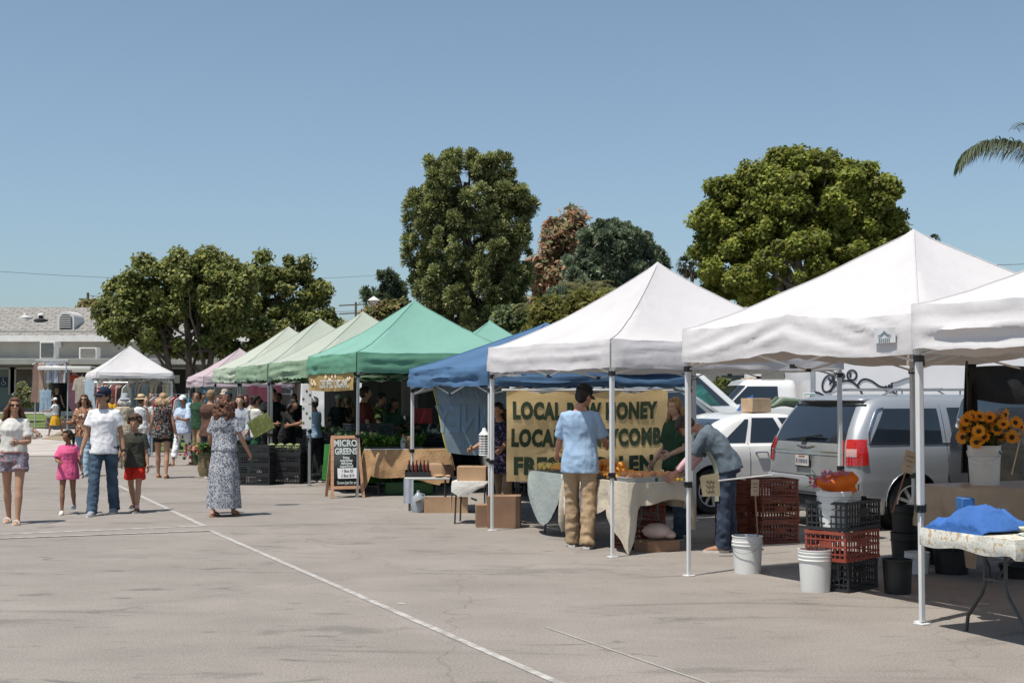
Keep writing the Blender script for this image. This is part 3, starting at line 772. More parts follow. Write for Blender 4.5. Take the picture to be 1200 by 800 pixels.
B1 = Vector((1.03, 13.88, 0)); B2 = Vector((3.04, 9.93, 0))
RZ1 = R(25.6); U1 = Vector((-math.sin(RZ1), math.cos(RZ1), 0)); V1 = Vector((math.cos(RZ1), math.sin(RZ1), 0))
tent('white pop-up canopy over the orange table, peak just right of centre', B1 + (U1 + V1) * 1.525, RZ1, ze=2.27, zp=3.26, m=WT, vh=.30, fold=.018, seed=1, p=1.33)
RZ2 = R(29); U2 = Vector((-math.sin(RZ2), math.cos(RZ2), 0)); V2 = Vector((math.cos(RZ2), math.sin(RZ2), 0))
tent('large white canopy with warm light painted on its underside, draped valance and highest peak', B2 + (U2 + V2) * 1.475, RZ2, L=2.95, ze=2.30, zp=3.16, m=WT2, vm=WT2v, vh=.31, mid=.06, fold=.026, seed=2, legm=mleg, p=1.2)
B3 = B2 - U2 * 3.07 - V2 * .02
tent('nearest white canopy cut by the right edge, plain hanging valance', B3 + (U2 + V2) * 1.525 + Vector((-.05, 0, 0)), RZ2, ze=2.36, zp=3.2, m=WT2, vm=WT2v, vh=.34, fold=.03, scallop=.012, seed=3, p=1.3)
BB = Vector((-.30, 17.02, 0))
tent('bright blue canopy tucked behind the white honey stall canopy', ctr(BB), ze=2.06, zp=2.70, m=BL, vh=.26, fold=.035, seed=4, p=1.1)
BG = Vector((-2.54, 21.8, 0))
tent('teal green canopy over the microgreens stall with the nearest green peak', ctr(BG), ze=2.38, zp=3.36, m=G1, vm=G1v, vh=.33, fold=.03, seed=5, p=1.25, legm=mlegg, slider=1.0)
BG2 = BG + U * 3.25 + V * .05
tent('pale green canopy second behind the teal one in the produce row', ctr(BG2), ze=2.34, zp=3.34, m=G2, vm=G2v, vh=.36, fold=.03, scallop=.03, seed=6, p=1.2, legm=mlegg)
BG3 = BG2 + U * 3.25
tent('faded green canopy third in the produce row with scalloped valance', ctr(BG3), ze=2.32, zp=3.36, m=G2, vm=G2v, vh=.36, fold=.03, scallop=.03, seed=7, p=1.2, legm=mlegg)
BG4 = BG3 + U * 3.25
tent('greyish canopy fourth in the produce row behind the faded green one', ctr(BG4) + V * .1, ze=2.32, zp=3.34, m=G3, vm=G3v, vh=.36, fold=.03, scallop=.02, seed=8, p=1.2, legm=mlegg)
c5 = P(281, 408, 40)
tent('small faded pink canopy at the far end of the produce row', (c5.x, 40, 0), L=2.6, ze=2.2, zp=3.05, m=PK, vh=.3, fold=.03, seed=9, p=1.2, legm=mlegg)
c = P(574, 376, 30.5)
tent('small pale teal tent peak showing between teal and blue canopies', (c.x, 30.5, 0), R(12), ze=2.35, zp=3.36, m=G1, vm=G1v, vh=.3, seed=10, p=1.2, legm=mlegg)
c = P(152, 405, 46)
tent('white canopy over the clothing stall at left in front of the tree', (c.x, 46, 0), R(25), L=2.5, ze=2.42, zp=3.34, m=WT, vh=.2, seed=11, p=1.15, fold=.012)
# ------------------------------------------------------------------ people
def ring_loft(k, rings, n=16, m=0):
    """rings: (cx, cy, z, rx, ry) stacked upward, or with matrix applied beforehand"""
    vs = []; fs = []
    for c, rx, ry, X, Y in rings:
        for j in range(n):
            a = 2 * PI * j / n; vs.append(c + X * (rx * math.cos(a)) + Y * (ry * math.sin(a)))
    q = len(rings)
    for i in range(q - 1):
        for j in range(n):
            j2 = (j + 1) % n; fs.append((i * n + j, i * n + j2, (i + 1) * n + j2, (i + 1) * n + j))
    fs.append(tuple(range(n - 1, -1, -1))); fs.append(tuple((q - 1) * n + j for j in range(n)))
    k.add(vs, fs, m)
def fuse(k, vox, smooth=2, wr=0., ws=8., st=(1, 1, 1), seed=0):
    def mods(o):
        a = o.modifiers.new('r', 'REMESH'); a.mode = 'VOXEL'; a.voxel_size = vox; a.use_smooth_shade = True
        b = o.modifiers.new('s', 'SMOOTH'); b.iterations = smooth; b.factor = .5
    me = baked(k, mods, 'fuse')
    if wr:
        n = len(me.vertices); co = np.empty(n * 3, np.float32); no = np.empty(n * 3, np.float32)
        me.vertices.foreach_get('co', co); me.vertices.foreach_get('normal', no)
        co = co.reshape(-1, 3); no = no.reshape(-1, 3)
        d = np.array([.7 * noise.noise(Vector((c[0] * ws * st[0] + seed, c[1] * ws * st[1], c[2] * ws * st[2]))) + .9 * (.35 - abs(noise.noise(Vector((c[0] * ws * 1.3 + c[2] * ws * .5, c[1] * ws * 1.3, c[2] * ws * 1.1 - c[0] * ws * .6 + seed))))) for c in co])
        co = co + no * (d * wr)[:, None]
        me.vertices.foreach_set('co', co.ravel().astype(np.float32)); me.update()
    me.polygons.foreach_set('use_smooth', [True] * len(me.polygons))
    return me
def join_mesh(me, k, mats):
    """append MB k (with its material indices) to mesh me"""
    import bmesh
    bm = bmesh.new(); bm.from_mesh(me)
    vs = [bm.verts.new(p) for p in k.v]
    for f, m in zip(k.f, k.m):
        try: fc = bm.faces.new([vs[i] for i in f])
        except Exception: continue
        fc.material_index = m; fc.smooth = True
    bm.to_mesh(me); bm.free()
    me.materials.clear()
    for m in mats: me.materials.append(m)
    return me
SKIN = {
    'tan': (.42, .23, .145), 'fair': (.56, .35, .26), 'brown': (.27, .135, .08), 'olive': (.36, .20, .13), 'red': (.46, .22, .15)}
def skinmat(n): return mat('skin_' + n, SKIN[n], .55, .07, 9, spec=.35)
meye = mat('eye_white', (.7, .68, .65), .3); mpup = mat('eye_dark', (.015, .01, .008), .2); mlip = mat('lip', (.32, .11, .09), .5); mbrow = mat('brow', (.04, .025, .015), .8)
def hairmat(n, c, c2): return mat('hair_' + n, c, .6, .3, 26, col2=c2, stretch=(1, 1, .25), bump=.6, bscale=60, spec=.35)
HAIR = {'brown': ((.05, .025, .014), (.11, .06, .035)), 'dark': ((.012, .009, .008), (.035, .024, .018)), 'blonde': ((.28, .18, .09), (.5, .36, .22)),
        'auburn': ((.06, .025, .015), (.16, .07, .04)), 'grey': ((.35, .33, .3), (.6, .58, .54)), 'light': ((.2, .12, .06), (.36, .23, .12))}
def rot(v, ax, a): return Matrix.Rotation(a, 3, ax) @ Vector(v)
class Fig: pass
def person(label, px, py=None, D=None, h=1.7, face=0, skin='tan', hair='brown', hstyle='short', group=None,
           top=None, sleeve=.5, hem=.88, topfit=1., bottom=None, bkind='pants', blen=.08, bflare=0., shoe=None, skind='shoe',
           lean=0, bend=0, twist=0, head=(0, 0), legs=((8, 4), (-8, 10)), arms=((5, 12, 15), (5, 12, 15)), armin=(0, 0), girth=1., hip=1., fem=False, vox=.013, hat=None, glasses=False,
           pos=None, z0=0, wr=.013, sock=None, apron=None, child=False, strap=None, foottilt=(0, 0)):
    """face: heading in degrees, 0 looks away from the camera (+Y), 180 towards it. arms: (forward, outward, elbow) for left(-x), right(+x)."""
    b = (G(px, py) if py is not None else Vector((0, 0, 0))) if pos is None else Vector(pos)
    if D: b = Vector((P(px, 400, D).x, D, hgt(P(px, 400, D).x, D)))
    if pos is None and not D: b = Vector((b.x, b.y, 0))
    t = thing('person', label, 'person', (b.x, b.y, b.z + z0), R(-face), group)
    hs_ = 1.14 if child else 1.0           # head scale relative to stature
    sc = h / 1.75
    K = lambda: MB()
    # --- skeleton
    hipz = .93
    def leg(side, sw, kn):
        a = R(sw); hp = Vector((side * .092 * hip, 0, hipz)); kd = Vector((side * .015, math.sin(a), -math.cos(a))).normalized()
        kp = hp + kd * .43; a2 = a - R(kn); sdv = Vector((0, math.sin(a2), -math.cos(a2))); an = kp + sdv * .43
        return hp, kp, an, a2
    LG = [leg(-1, *legs[0]), leg(1, *legs[1])]
    low = min(l[2].z for l in LG) - .075
    dz = -low
    up0 = Vector((0, 0, hipz + .02))
    def sp(v):      # transform a trunk point: lean about the hips, bend further up the spine, twist
        v = Vector(v); f = min(1, max(0, (v.z - 1.0) / .35)); ang = R(lean) + R(bend) * f * .55
        q = v - up0
        q = rot(q, 'Z', R(twist) * f)
        q = rot(q, 'X', -ang)
        if bend:      # curl above the mid back
            piv = rot(Vector((0, 0, .3)), 'X', -(R(lean) + R(bend) * .3))
            if v.z > 1.23: q = piv + rot(q - piv, 'X', -R(bend) * .45)
        return q + up0
    def fr(v):      # frame at height v.z
        c = sp(v); c2 = sp(Vector(v) + Vector((0, 0, .02))); Z = (c2 - c).normalized()
        X = rot((1, 0, 0), 'Z', R(twist) * min(1, max(0, (v[2] - 1.0) / .35))); X = (X - Z * X.dot(Z)).normalized()
        return c, X, Z.cross(X), Z
    off = Vector((0, 0, dz))
    g_ = girth
    wa = .125 if fem else .14
    TR = [(.84, .05, .06, 0), (.87, .125 * hip, .095, 0), (.93, .162 * hip, .115, 0), (1.0, .155 * hip, .11, .0), (1.07, (wa + .01), .098, .005), (1.14, wa, .092, .01), (1.22, .143 if fem else .152, .10, .01), (1.30, .158 if fem else .172, .112 if fem else .11, .012), (1.37, .152 if fem else .168, .10, 0), (1.42, .12 if fem else .132, .08, -.01), (1.455, .085, .066, -.012), (1.48, .062, .058, -.008), (1.50, .054, .055, 0), (1.55, .051, .054, .01)]
    def torso(k, z0_, z1_, add=0., addy=0., flare=0., sx=1.):
        rr = []
        zs = sorted(set([z0_, z1_] + [q[0] for q in TR if z0_ < q[0] < z1_]))
        for z in zs:
            for i in range(len(TR) - 1):
                if TR[i][0] <= z <= TR[i + 1][0]:
                    f = (z - TR[i][0]) / (TR[i + 1][0] - TR[i][0]); rx, ry, cy = [TR[i][q] + (TR[i + 1][q] - TR[i][q]) * f for q in (1, 2, 3)]; break
            else:
                rx, ry, cy = (TR[0] if z < TR[0][0] else TR[-1])[1:]
            gg = g_ if z < 1.4 else 1 + (g_ - 1) * .4
            fl = flare * max(0, 1.3 - z)
            c, X, Y, Z = fr((0, cy + (.03 * (g_ - 1) / .2 if z < 1.3 else 0), z))
            if add and z < .93: rx, ry, cy = .164 * hip, .117, 0
            if add and z < 1.2: rx = max(rx, .15)
            if add and z > 1.38: rx += .012; ry += .006
            rr.append((c + off, (rx * gg + add) * sx + fl, ry * gg + add + addy + fl * .8, X, Y))
        ring_loft(k, rr)
    # --- arms
    AR = []
    for i, side in enumerate((-1, 1)):
        f, o, e = arms[i]
        sw = .145 if fem else .163
        shl, X, Y, Z = fr((side * sw, 0, 1.405)); shl = shl + off
        d = Vector((side * math.sin(R(o)), math.sin(R(f)) * math.cos(R(o)), -math.cos(R(f)) * math.cos(R(o)))).normalized()
        el = shl + d * .285
        ff = R(f + e); inw = R(armin[i])
        d2 = Vector((side * math.sin(R(o) - inw) , math.sin(ff) * math.cos(R(o) - inw), -math.cos(ff) * math.cos(R(o) - inw))).normalized()
        wr_ = el + d2 * .25
        AR.append((shl, el, wr_, d, d2, side))
    # --- body
    k = K()
    torso(k, .84, 1.55)
    cN = sp((0, .01, 1.5)) + off
    # head
    nf = fr((0, 0, 1.5)); hy, hp_ = R(head[0]), R(head[1])
    HX, HY, HZ = nf[1], nf[2], nf[3]
    if lean + bend > 20:   # keep the face looking forward-down
        HZ = (HZ + Vector((0, 0, .55))).normalized(); HX = Vector((1, 0, 0)); HY = HZ.cross(HX).normalized()
    MR = Matrix((HX, HY, HZ)).transposed() @ Matrix.Rotation(hy, 3, 'Z') @ Matrix.Rotation(-hp_, 3, 'X')
    hc = cN + MR @ Vector((0, .015, .135 * hs_))
    HM = Matrix.Translation(hc) @ MR.to_4x4() @ Matrix.Scale(hs_, 4)
    def hball(c, r, n=14, kk=k, m=0): kk.ball(c, r, n, m, HM)
    hball((0, -.008, .02), (.074, .095, .095)); hball((0, .03, -.045), (.054, .062, .06)); hball((0, .055, -.08), (.03, .028, .026))
    hball((0, .045, -.01), (.056, .052, .075))
    k.tube([HM @ Vector(p) for p in ((0, .088, .015), (0, .104, -.012), (0, .112, -.028), (0, .092, -.036))], [.009, .011, .015, .008], 8)
    for s_ in (-1, 1):
        hball((s_ * .076, -.005, -.012), (.012, .02, .032), 8); hball((s_ * .03, .07, -.028), (.022, .025, .022), 8)
    for (hp1, kp, an, a2) in LG:
        hp1, kp, an = hp1 + off, kp + off, an + off
        k.tube([hp1 + Vector((0, 0, .04)), hp1.lerp(kp, .25), hp1.lerp(kp, .6), kp, kp.lerp(an, .12), kp.lerp(an, .32), kp.lerp(an, .62), kp.lerp(an, .9), an + Vector((0, 0, -.03))],
               [.088 * hip * g_, .084 * hip * g_, .066 * g_, .053, .05, .056, .043, .034, .034], 12)
        side = 1 if hp1.x > 0 else -1
        k.tube([an + Vector((0, -.045, -.03)), an + Vector((0, .0, -.035)), an + Vector((0, .07, -.045)), an + Vector((0, .14, -.057)), an + Vector((0, .175, -.062))], [.028, .034, .036, .034, .018], 10, sy=.7)
    for (sh, el, wp, d, d2, side) in AR:
        k.tube([sh - Vector((side * .03, 0, -.01)), sh, sh.lerp(el, .25), sh.lerp(el, .7), el, el.lerp(wp, .2), el.lerp(wp, .6), wp, wp + d2 * .02], [.044, .048, .045, .04, .036, .038, .033, .025, .024], 10)
    me = fuse(k, vox / sc if False else vox, 2)
    # hands (palm, four fingers, thumb), eyes, mouth joined into the same mesh
    k = K()
    for (sh, el, wp, d, d2, side) in AR:
        Xh = Vector((0, 1, 0)) - d2 * d2.y
        if Xh.length < .5: Xh = Vector((0, 0, 1)) - d2 * d2.z
        Xh.normalize(); Yh = d2.cross(Xh) * (-side)   # Yh points to the palm side
        if Yh.dot(Vector((-side, 0, 0))) < 0: Yh = -Yh
        k.tube([wp - d2 * .01, wp + d2 * .02, wp + d2 * .055, wp + d2 * .09], [.024, .032, .04, .038], 8, up=Xh, sy=[.85, .55, .45, .4])
        for q in range(4):
            b0 = wp + d2 * .085 + Xh * (.03 - .02 * q); L_ = (.07, .078, .072, .056)[q]
            p1 = b0 + (d2 + Yh * .25).normalized() * L_ * .45; p2 = p1 + (d2 + Yh * .8).normalized() * L_ * .32; p3 = p2 + (d2 * .5 + Yh).normalized() * L_ * .28
            k.tube([b0, p1, p2, p3], [.0095, .009, .008, .006], 6)
        b0 = wp + d2 * .025 + Xh * .03
        p1 = b0 + (d2 * .6 + Xh * .7 + Yh * .4).normalized() * .04; p2 = p1 + (d2 + Yh * .5 + Xh * .1).normalized() * .035
        k.tube([wp + d2 * .02 + Xh * .015, b0, p1, p2], [.014, .013, .011, .008], 6)
    for s_ in (-1, 1):
        k.ball((s_ * .029, .0875, .008), (.0155, .0085, .008), 8, 1, HM)
        k.ball((s_ * .029, .0935, .008), (.0075, .005, .0075), 8, 2, HM)
        k.box((s_ * .03, .095, .027), (.034, .008, .009), 0, 4, HM)
    k.ball((0, .0985, -.057), (.026, .009, .009), 8, 3, HM)
    me = join_mesh(me, k, [skinmat(skin), meye, mpup, mlip, mbrow])
    me.name = 'body'
    def part(name, me_, m=None):
        if m is not None:
            me_.materials.clear(); me_.materials.append(m)
        o = link(name, me_, t); o.scale = (sc, sc, sc); return o
    # body mesh lives on a child too (thing is an Empty at the feet)
    part('body', me)
    # --- top
    if top is not None:
        k = K(); torso(k, hem, 1.462, .014 * topfit + (.004), .006, flare=.02 * topfit)
        if sleeve > 0:
            for (sh, el, wp, d, d2, side) in AR:
                if sleeve <= 1:
                    e_ = sh.lerp(el, sleeve); k.tube([sh - Vector((side * .07, 0, -.016)), sh + Vector((0, 0, .004)), sh.lerp(e_, .5), e_], [.054, .06, .06 + .005 * topfit, .063 + .008 * topfit], 12)
                else:
                    e_ = el.lerp(wp, min(1, sleeve - 1)); k.tube([sh - Vector((side * .06, 0, -.012)), sh, sh.lerp(el, .5), el, el.lerp(e_, .5), e_], [.058, .06, .056, .051, .046, .038], 12)
        part('top', fuse(k, .011, 1, wr, 9, (1.2, 1.2, .8), seed=px), top)
    # --- bottom
    if bottom is not None:
        k = K()
        if bkind == 'pants' or bkind == 'shorts':
            torso(k, .86, 1.02, .012, .004)
            for (hp1, kp, an, a2) in LG:
                hp1, kp, an = hp1 + off, kp + off, an + off
                if bkind == 'pants':
                    an2 = kp.lerp(an, 1 - blen + .02) if blen > .09 else an + (an - kp).normalized() * .035
                    k.tube([hp1 + Vector((0, 0, .05)), hp1.lerp(kp, .2), hp1.lerp(kp, .6), kp, kp.lerp(an2, .4), kp.lerp(an2, .8), an2], [.105 * hip * g_, .102 * hip * g_, .084, .073, .070 + bflare, .066 + bflare, .07 + bflare], 14)
                else:
                    e_ = hp1.lerp(kp, blen); k.tube([hp1 + Vector((0, 0, .05)), hp1.lerp(e_, .4), e_], [.105 * hip * g_, .106 * hip * g_, .102 * g_ + bflare], 14)
            part('trousers' if bkind == 'pants' else 'shorts', fuse(k, .011, 1, .015, 10, (1, 1, 1.7), seed=px + 5), bottom)
        else:
            # skirt or dress: pleated loft from waist down to blen (height above ground, fraction)
            rr = []; zt = (hem + .02 if bkind == 'skirt' else 1.12); zb_ = blen
            n = 48; vs = []; fs = []; rows = 14
            ax = (LG[0][2].x + LG[1][2].x) / 2; ay = (LG[0][2].y + LG[1][2].y) / 2
            for i in range(rows + 1):
                f = i / rows; z = zt + off.z * 0 + (zb_ - dz - zt) * f
                c = (sp((0, 0, max(z, .95))) if z > .9 else Vector((0, 0, z))); c.z = z; c = c + off
                rx = (.15 + .045 * min(1, f * 2.2)) * hip * g_ * (1 if f < .45 else 1) + bflare * f; ry = (.112 + .05 * min(1, f * 2.2)) * g_ + bflare * f * .95
                for j in range(n):
                    a = 2 * PI * j / n; pl = 1 + (.055 * f) * math.sin(a * 7 + 1.3 * math.sin(f * 3)) + .06 * f * nz(math.cos(a) * 2.5, math.sin(a) * 2.5, f * 2 + px)
                    vs.append(c + Vector((rx * math.cos(a) * pl, ry * math.sin(a) * pl, 0)))
            for i in range(rows):
                for j in range(n):
                    j2 = (j + 1) % n; fs.append((i * n + j, (i + 1) * n + j, (i + 1) * n + j2, i * n + j2))
            fs.append(tuple(range(n)))
            k.add(vs, fs); part('skirt', k.mesh('skirt', [bottom], True, 80))
    if apron is not None:
        k = K(); rr = []
        def f(a, b_):
            z = 1.32 - b_ * .72; z_ = max(z, .93); c, X, Y, Z = fr((0, 0, z_)); wdt = .11 + .07 * min(1, b_ * 3); an_ = (a - .5) * 2
            q = c + off + X * (an_ * wdt) + Y * (.145 * math.sqrt(max(0.05, 1 - (an_ * .75) ** 2)) * g_ + .012)
            if z < .93: q = q + Vector((0, 0, z - .93))
            return q
        k.grid(f, 10, 14); part('apron', k.mesh('apron', [apron], True, 80))
    # --- shoes
    if shoe is not None or skind:
        for i, (hp1, kp, an, a2) in enumerate(LG):
            an = an + off; k = K(); tl = R(foottilt[i])
            fm = shoe or mblk
            if skind == 'shoe':
                k.tube([an + Vector((0, -.06, -.035)), an + Vector((0, -.03, -.028)), an + Vector((0, .03, -.03)), an + Vector((0, .1, -.042)), an + Vector((0, .17, -.052)), an + Vector((0, .205, -.058))], [.03, .044, .047, .045, .04, .022], 12, 0, sy=[.9, .95, .9, .75, .62, .6])
                k2 = [(x * 1.0, y) for x, y in ((-.036, -.07), (.036, -.07), (.042, .02), (.05, .12), (.035, .2), (0, .22), (-.035, .2), (-.05, .12), (-.042, .02))]
                k.prism(k2, an.z * 0 - .078, -.052, 1, Matrix.Translation(an))
                k.tube([an + Vector((0, 0, .0)), an + Vector((0, 0, -.03))], [.042, .046], 10, 0)
            else:
                k2 = [(-.034, -.06), (.034, -.06), (.038, .02), (.046, .12), (.03, .19), (0, .205), (-.03, .19), (-.046, .12), (-.038, .02)]
                k.prism(k2, -.078, -.058, 1, Matrix.Translation(an))
                k.tube([an + Vector((-.046, .09, -.062)), an + Vector((-.03, .09, -.03)), an + Vector((0, .09, -.018)), an + Vector((.03, .09, -.03)), an + Vector((.046, .09, -.062))], .016, 6, 0, sy=2)
            so_ = MATS.get('sole_white') or mat('sole_white', (.6, .58, .55), .6)
            o = part('shoe' if skind == 'shoe' else 'sandal', k.mesh('shoe', [fm, so_ if skind == 'shoe' else fm], True, 50))
            if sock is not None and skind == 'shoe':
                q = K(); q.tube([an + Vector((0, 0, .07)), an + Vector((0, 0, -.01))], [.04, .042], 10); s2 = link('sock', q.mesh('sock', [sock], True), o)
    # --- hair
    hm = hairmat(hair, *HAIR[hair])
    rd = random.Random(int(px * 7) + 1)
    k = K()
    def hb(c, r, n=12): k.ball(c, r, n, 0, HM)
    if hstyle != 'none':
        hb((0, -.022, .035), (.083, .094, .088)); hb((0, -.045, -.01), (.074, .07, .08))
        hb((0, .03, .083), (.06, .05, .03))
        if hstyle == 'short':
            for s_ in (-1, 1): hb((s_ * .066, -.01, .02), (.018, .05, .04))
            hb((0, -.05, -.05), (.055, .05, .04))
        if hstyle in ('long', 'wavy', 'pony'):
            for s_ in (-1, 1): hb((s_ * .062, .005, .02), (.025, .065, .06))
        base = HM @ Vector((0, -.06, -.03)); dn = Vector((0, 0, -1))
        if hstyle in ('long', 'wavy', 'mid'):
            Ln = {'long': .36, 'wavy': .42, 'mid': .16}[hstyle]
            for a_ in np.linspace(-1.35, 1.35, 11):
                p0 = HM @ Vector((.068 * math.sin(a_), -.055 * math.cos(a_) - .01, .0))
                pts = [p0]; wv = rd.uniform(.85, 1.1)
                for i in range(1, 7):
                    f = i / 6; o_ = 1 + .35 * f
                    back = MR @ Vector((.072 * math.sin(a_) * (1.2 + .65 * math.sin(f * 2.6) + .08 * math.sin(f * 14 + a_ * 5)) + rd.uniform(-.012, .012), -.062 * math.cos(a_) - .035 * math.sin(f * 2.4) - .01 * f + rd.uniform(-.01, .01), 0))
                    pts.append(hc + back + Vector((0, 0, -Ln * wv * f)))
                k.tube(pts, [.028, .034, .037, .037, .033, .026, .008], 8)
        if hstyle == 'pony':
            pts = [HM @ Vector(p) for p in ((0, -.1, .03), (0, -.145, .02), (0, -.16, -.06), (0, -.15, -.16), (0, -.14, -.24))]
            k.tube(pts, [.02, .034, .036, .026, .008], 8)
        if hstyle == 'bun': hb((0, -.09, .075), (.04, .04, .04))
        if hstyle == 'curly' or hstyle == 'bigcurl':
            big = hstyle == 'bigcurl'
            for _ in range(110 if not big else 230):
                a = rd.uniform(0, 2 * PI); z = rd.uniform(-.35 if not big else -1, 1); q = math.sqrt(max(0, 1 - z * z)); x, y = q * math.cos(a), q * math.sin(a)
                if y > .45 and z < .55: continue
                if big:
                    zz = rd.uniform(-.34, .1); wd_ = .1 + .05 * math.sin((zz + .34) / .44 * PI); a = rd.uniform(PI * .95, 2.05 * PI) if zz < .02 else a
                    c_ = Vector((wd_ * math.cos(a), -.03 + wd_ * .75 * math.sin(a), zz)); c_ = hc + MR @ Vector((c_.x, c_.y, 0)) + Vector((0, 0, c_.z))
                    if zz > .02: c_ = HM @ Vector((.085 * x, -.015 + .1 * y, .03 + .095 * z)); 
                    k.ball(c_, rd.uniform(.022, .034), 7)
                else: hb((.1 * x, -.015 + .112 * y, .035 + .112 * z), rd.uniform(.02, .032), 7)
        fx = .0085 if vox < .014 else .012
        part('hair', fuse(k, fx, 1, .004 if 'url' not in hstyle else .006, 38, (1, 1, .3), seed=px), hm)
    # --- hats
    if hat:
        kind, hmz, hm2 = hat
        k = K()
        if kind == 'cap':
            k.lathe([(.088, .035), (.092, .05), (.09, .085), (.075, .115), (.045, .135), (.012, .143), (0, .144)], 20, (0, -.008, 0), 0, HM @ Matrix.Rotation(.08, 4, 'X') @ Matrix.Diagonal((.95, 1.12, 1, 1)))
            def f(a, b_):
                x = (a - .5) * 2; y = .075 + b_ * (.085 * math.sqrt(max(0, 1 - x * x * .92))); return HM @ Vector((x * .072, y + .012 * (1 - abs(x)), .05 - .018 * x * x - .012 * b_))
            k.grid(f, 12, 5, 1)
            k.ball((0, -.008, .142), .008, 6, 0, HM)
            part('cap', k.mesh('cap', [hmz, hm2], True, 60)).modifiers.new('s', 'SOLIDIFY').thickness = .004
        elif kind == 'backcap':
            k.lathe([(.088, .02), (.092, .05), (.09, .085), (.075, .115), (.045, .135), (.012, .143), (0, .144)], 20, (0, -.008, 0), 0, HM @ Matrix.Diagonal((.95, 1.12, 1, 1)))
            part('cap', k.mesh('cap', [hmz], True, 60))
        else:
            br = {'straw': .175, 'bucket': .135}[kind]
            k.lathe([(br, .022 if kind == 'straw' else .0), (br * .75, .036), (.093, .045)], 28, (0, -.008, 0), 0, HM)
            k.lathe([(.094, .045), (.09, .075)], 28, (0, -.008, 0), 1, HM)
            k.lathe([(.09, .075), (.082, .115), (.06, .14), (.03, .148), (0, .143)], 28, (0, -.008, 0), 0, HM)
            part('hat', k.mesh('hat', [hmz, hm2], True, 60))
    if glasses:
        k = K()
        for s_ in (-1, 1):
            k.ball((s_ * .031, .093, .008), (.026, .006, .019), 10, 0, HM)
            k.bar(HM @ Vector((s_ * .056, .085, .014)), HM @ Vector((s_ * .076, .0, .012)), .005)
        k.bar(HM @ Vector((-.012, .097, .013)), HM @ Vector((.012, .097, .013)), .006)
        part('sunglasses', k.mesh('sunglasses', [mat('lens_black', (.01, .01, .01), .1)], True))
    r = Fig(); r.t = t; r.sc = sc; r.HM = HM; r.arms = AR; r.legs = LG; r.off = off; r.part = part; r.fr = fr
    M_ = Matrix.Translation(t.location) @ Matrix.Rotation(t.rotation_euler.z, 4, 'Z') @ Matrix.Scale(sc, 4)
    r.W = lambda v: M_ @ Vector(v)
    r.hand = [M_ @ (a[2] + a[4] * .09) for a in AR]
    return r
def pattern(name, base, marks, scale=14., th=.5, rough=.85, kind='voronoi', third=None, st=None):
    m = mat(name, base, rough, .06, 5, bump=.15, bscale=30, spec=.2); t = m.node_tree; N = t.nodes; L = t.links; b = N['Principled BSDF']
    src = b.inputs['Base Color'].links[0].from_socket
    tc = N.new('ShaderNodeTexCoord'); mp = N.new('ShaderNodeMapping'); L.new(tc.outputs['Object'], mp.inputs[0])
    if st: mp.inputs['Scale'].default_value = st
    if kind == 'voronoi':
        v = N.new('ShaderNodeTexNoise'); v.inputs['Scale'].default_value = scale; v.inputs['Detail'].default_value = 1.5; v.inputs['Distortion'].default_value = 2.2; out = v.outputs[0]
    elif kind == 'lines':
        v = N.new('ShaderNodeTexWave'); v.inputs['Scale'].default_value = scale; v.inputs['Distortion'].default_value = 9; v.inputs['Detail'].default_value = 2; v.inputs['Detail Scale'].default_value = .8; out = v.outputs[0]
    else:
        v = N.new('ShaderNodeTexChecker'); v.inputs['Scale'].default_value = scale; out = v.outputs[1]
    L.new(mp.outputs[0], v.inputs['Vector'])
    r = N.new('ShaderNodeValToRGB'); e = r.color_ramp.elements; e[0].position = th - .02; e[1].position = th + .02; e[0].color = (0, 0, 0, 1); e[1].color = (1, 1, 1, 1); L.new(out, r.inputs[0])
    x = N.new('ShaderNodeMix'); x.data_type = 'RGBA'; L.new(r.outputs[0], x.inputs[0]); L.new(src, x.inputs[6]); x.inputs[7].default_value = (*marks, 1); cur = x.outputs[2]
    if third:
        v2 = N.new('ShaderNodeTexNoise'); v2.inputs['Scale'].default_value = scale * .6; L.new(mp.outputs[0], v2.inputs['Vector'])
        r2 = N.new('ShaderNodeValToRGB'); e = r2.color_ramp.elements; e[0].position = .58; e[1].position = .61; e[0].color = (0, 0, 0, 1); e[1].color = (1, 1, 1, 1); L.new(v2.outputs[0], r2.inputs[0])
        x2 = N.new('ShaderNodeMix'); x2.data_type = 'RGBA'; L.new(r2.outputs[0], x2.inputs[0]); L.new(cur, x2.inputs[6]); x2.inputs[7].default_value = (*third, 1); cur = x2.outputs[2]
    L.new(cur, b.inputs['Base Color'])
    return m
def cloth(name, c, var=.08, rough=.9, bump=.5): return mat('cloth_' + name, c, rough, var, 5, bump=bump, bscale=13, spec=.15, stretch=(1.3, 1.3, .7))
cW = cloth('white', (.72, .72, .74)); cWh = cloth('offwhite', (.62, .6, .56)); cJean = mat('denim_dark', (.025, .05, .085), .9, .25, 6, bump=.5, bscale=20, col2=(.055, .095, .145))
cJeanL = mat('denim_light', (.2, .3, .4), .9, .2, 6, col2=(.32, .42, .5)); cBlk = cloth('black', (.02, .02, .021)); cOl = cloth('olive', (.05, .05, .04)); cRed = cloth('red', (.55, .03, .02))
cPk = cloth('pink', (.68, .12, .26)); cKh = mat('khaki', (.36, .25, .15), .9, .12, 6, bump=.2, bscale=40); cBlu = cloth('sky_blue', (.30, .42, .58)); cBlu2 = cloth('pale_blue', (.45, .54, .68))
cGrn = cloth('forest', (.03, .07, .04)); cMar = cloth('maroon', (.10, .025, .02)); cBrn = cloth('brown', (.11, .06, .045)); cGry = cloth('grey', (.32, .34, .38)); cYel = cloth('mustard', (.62, .33, .03))
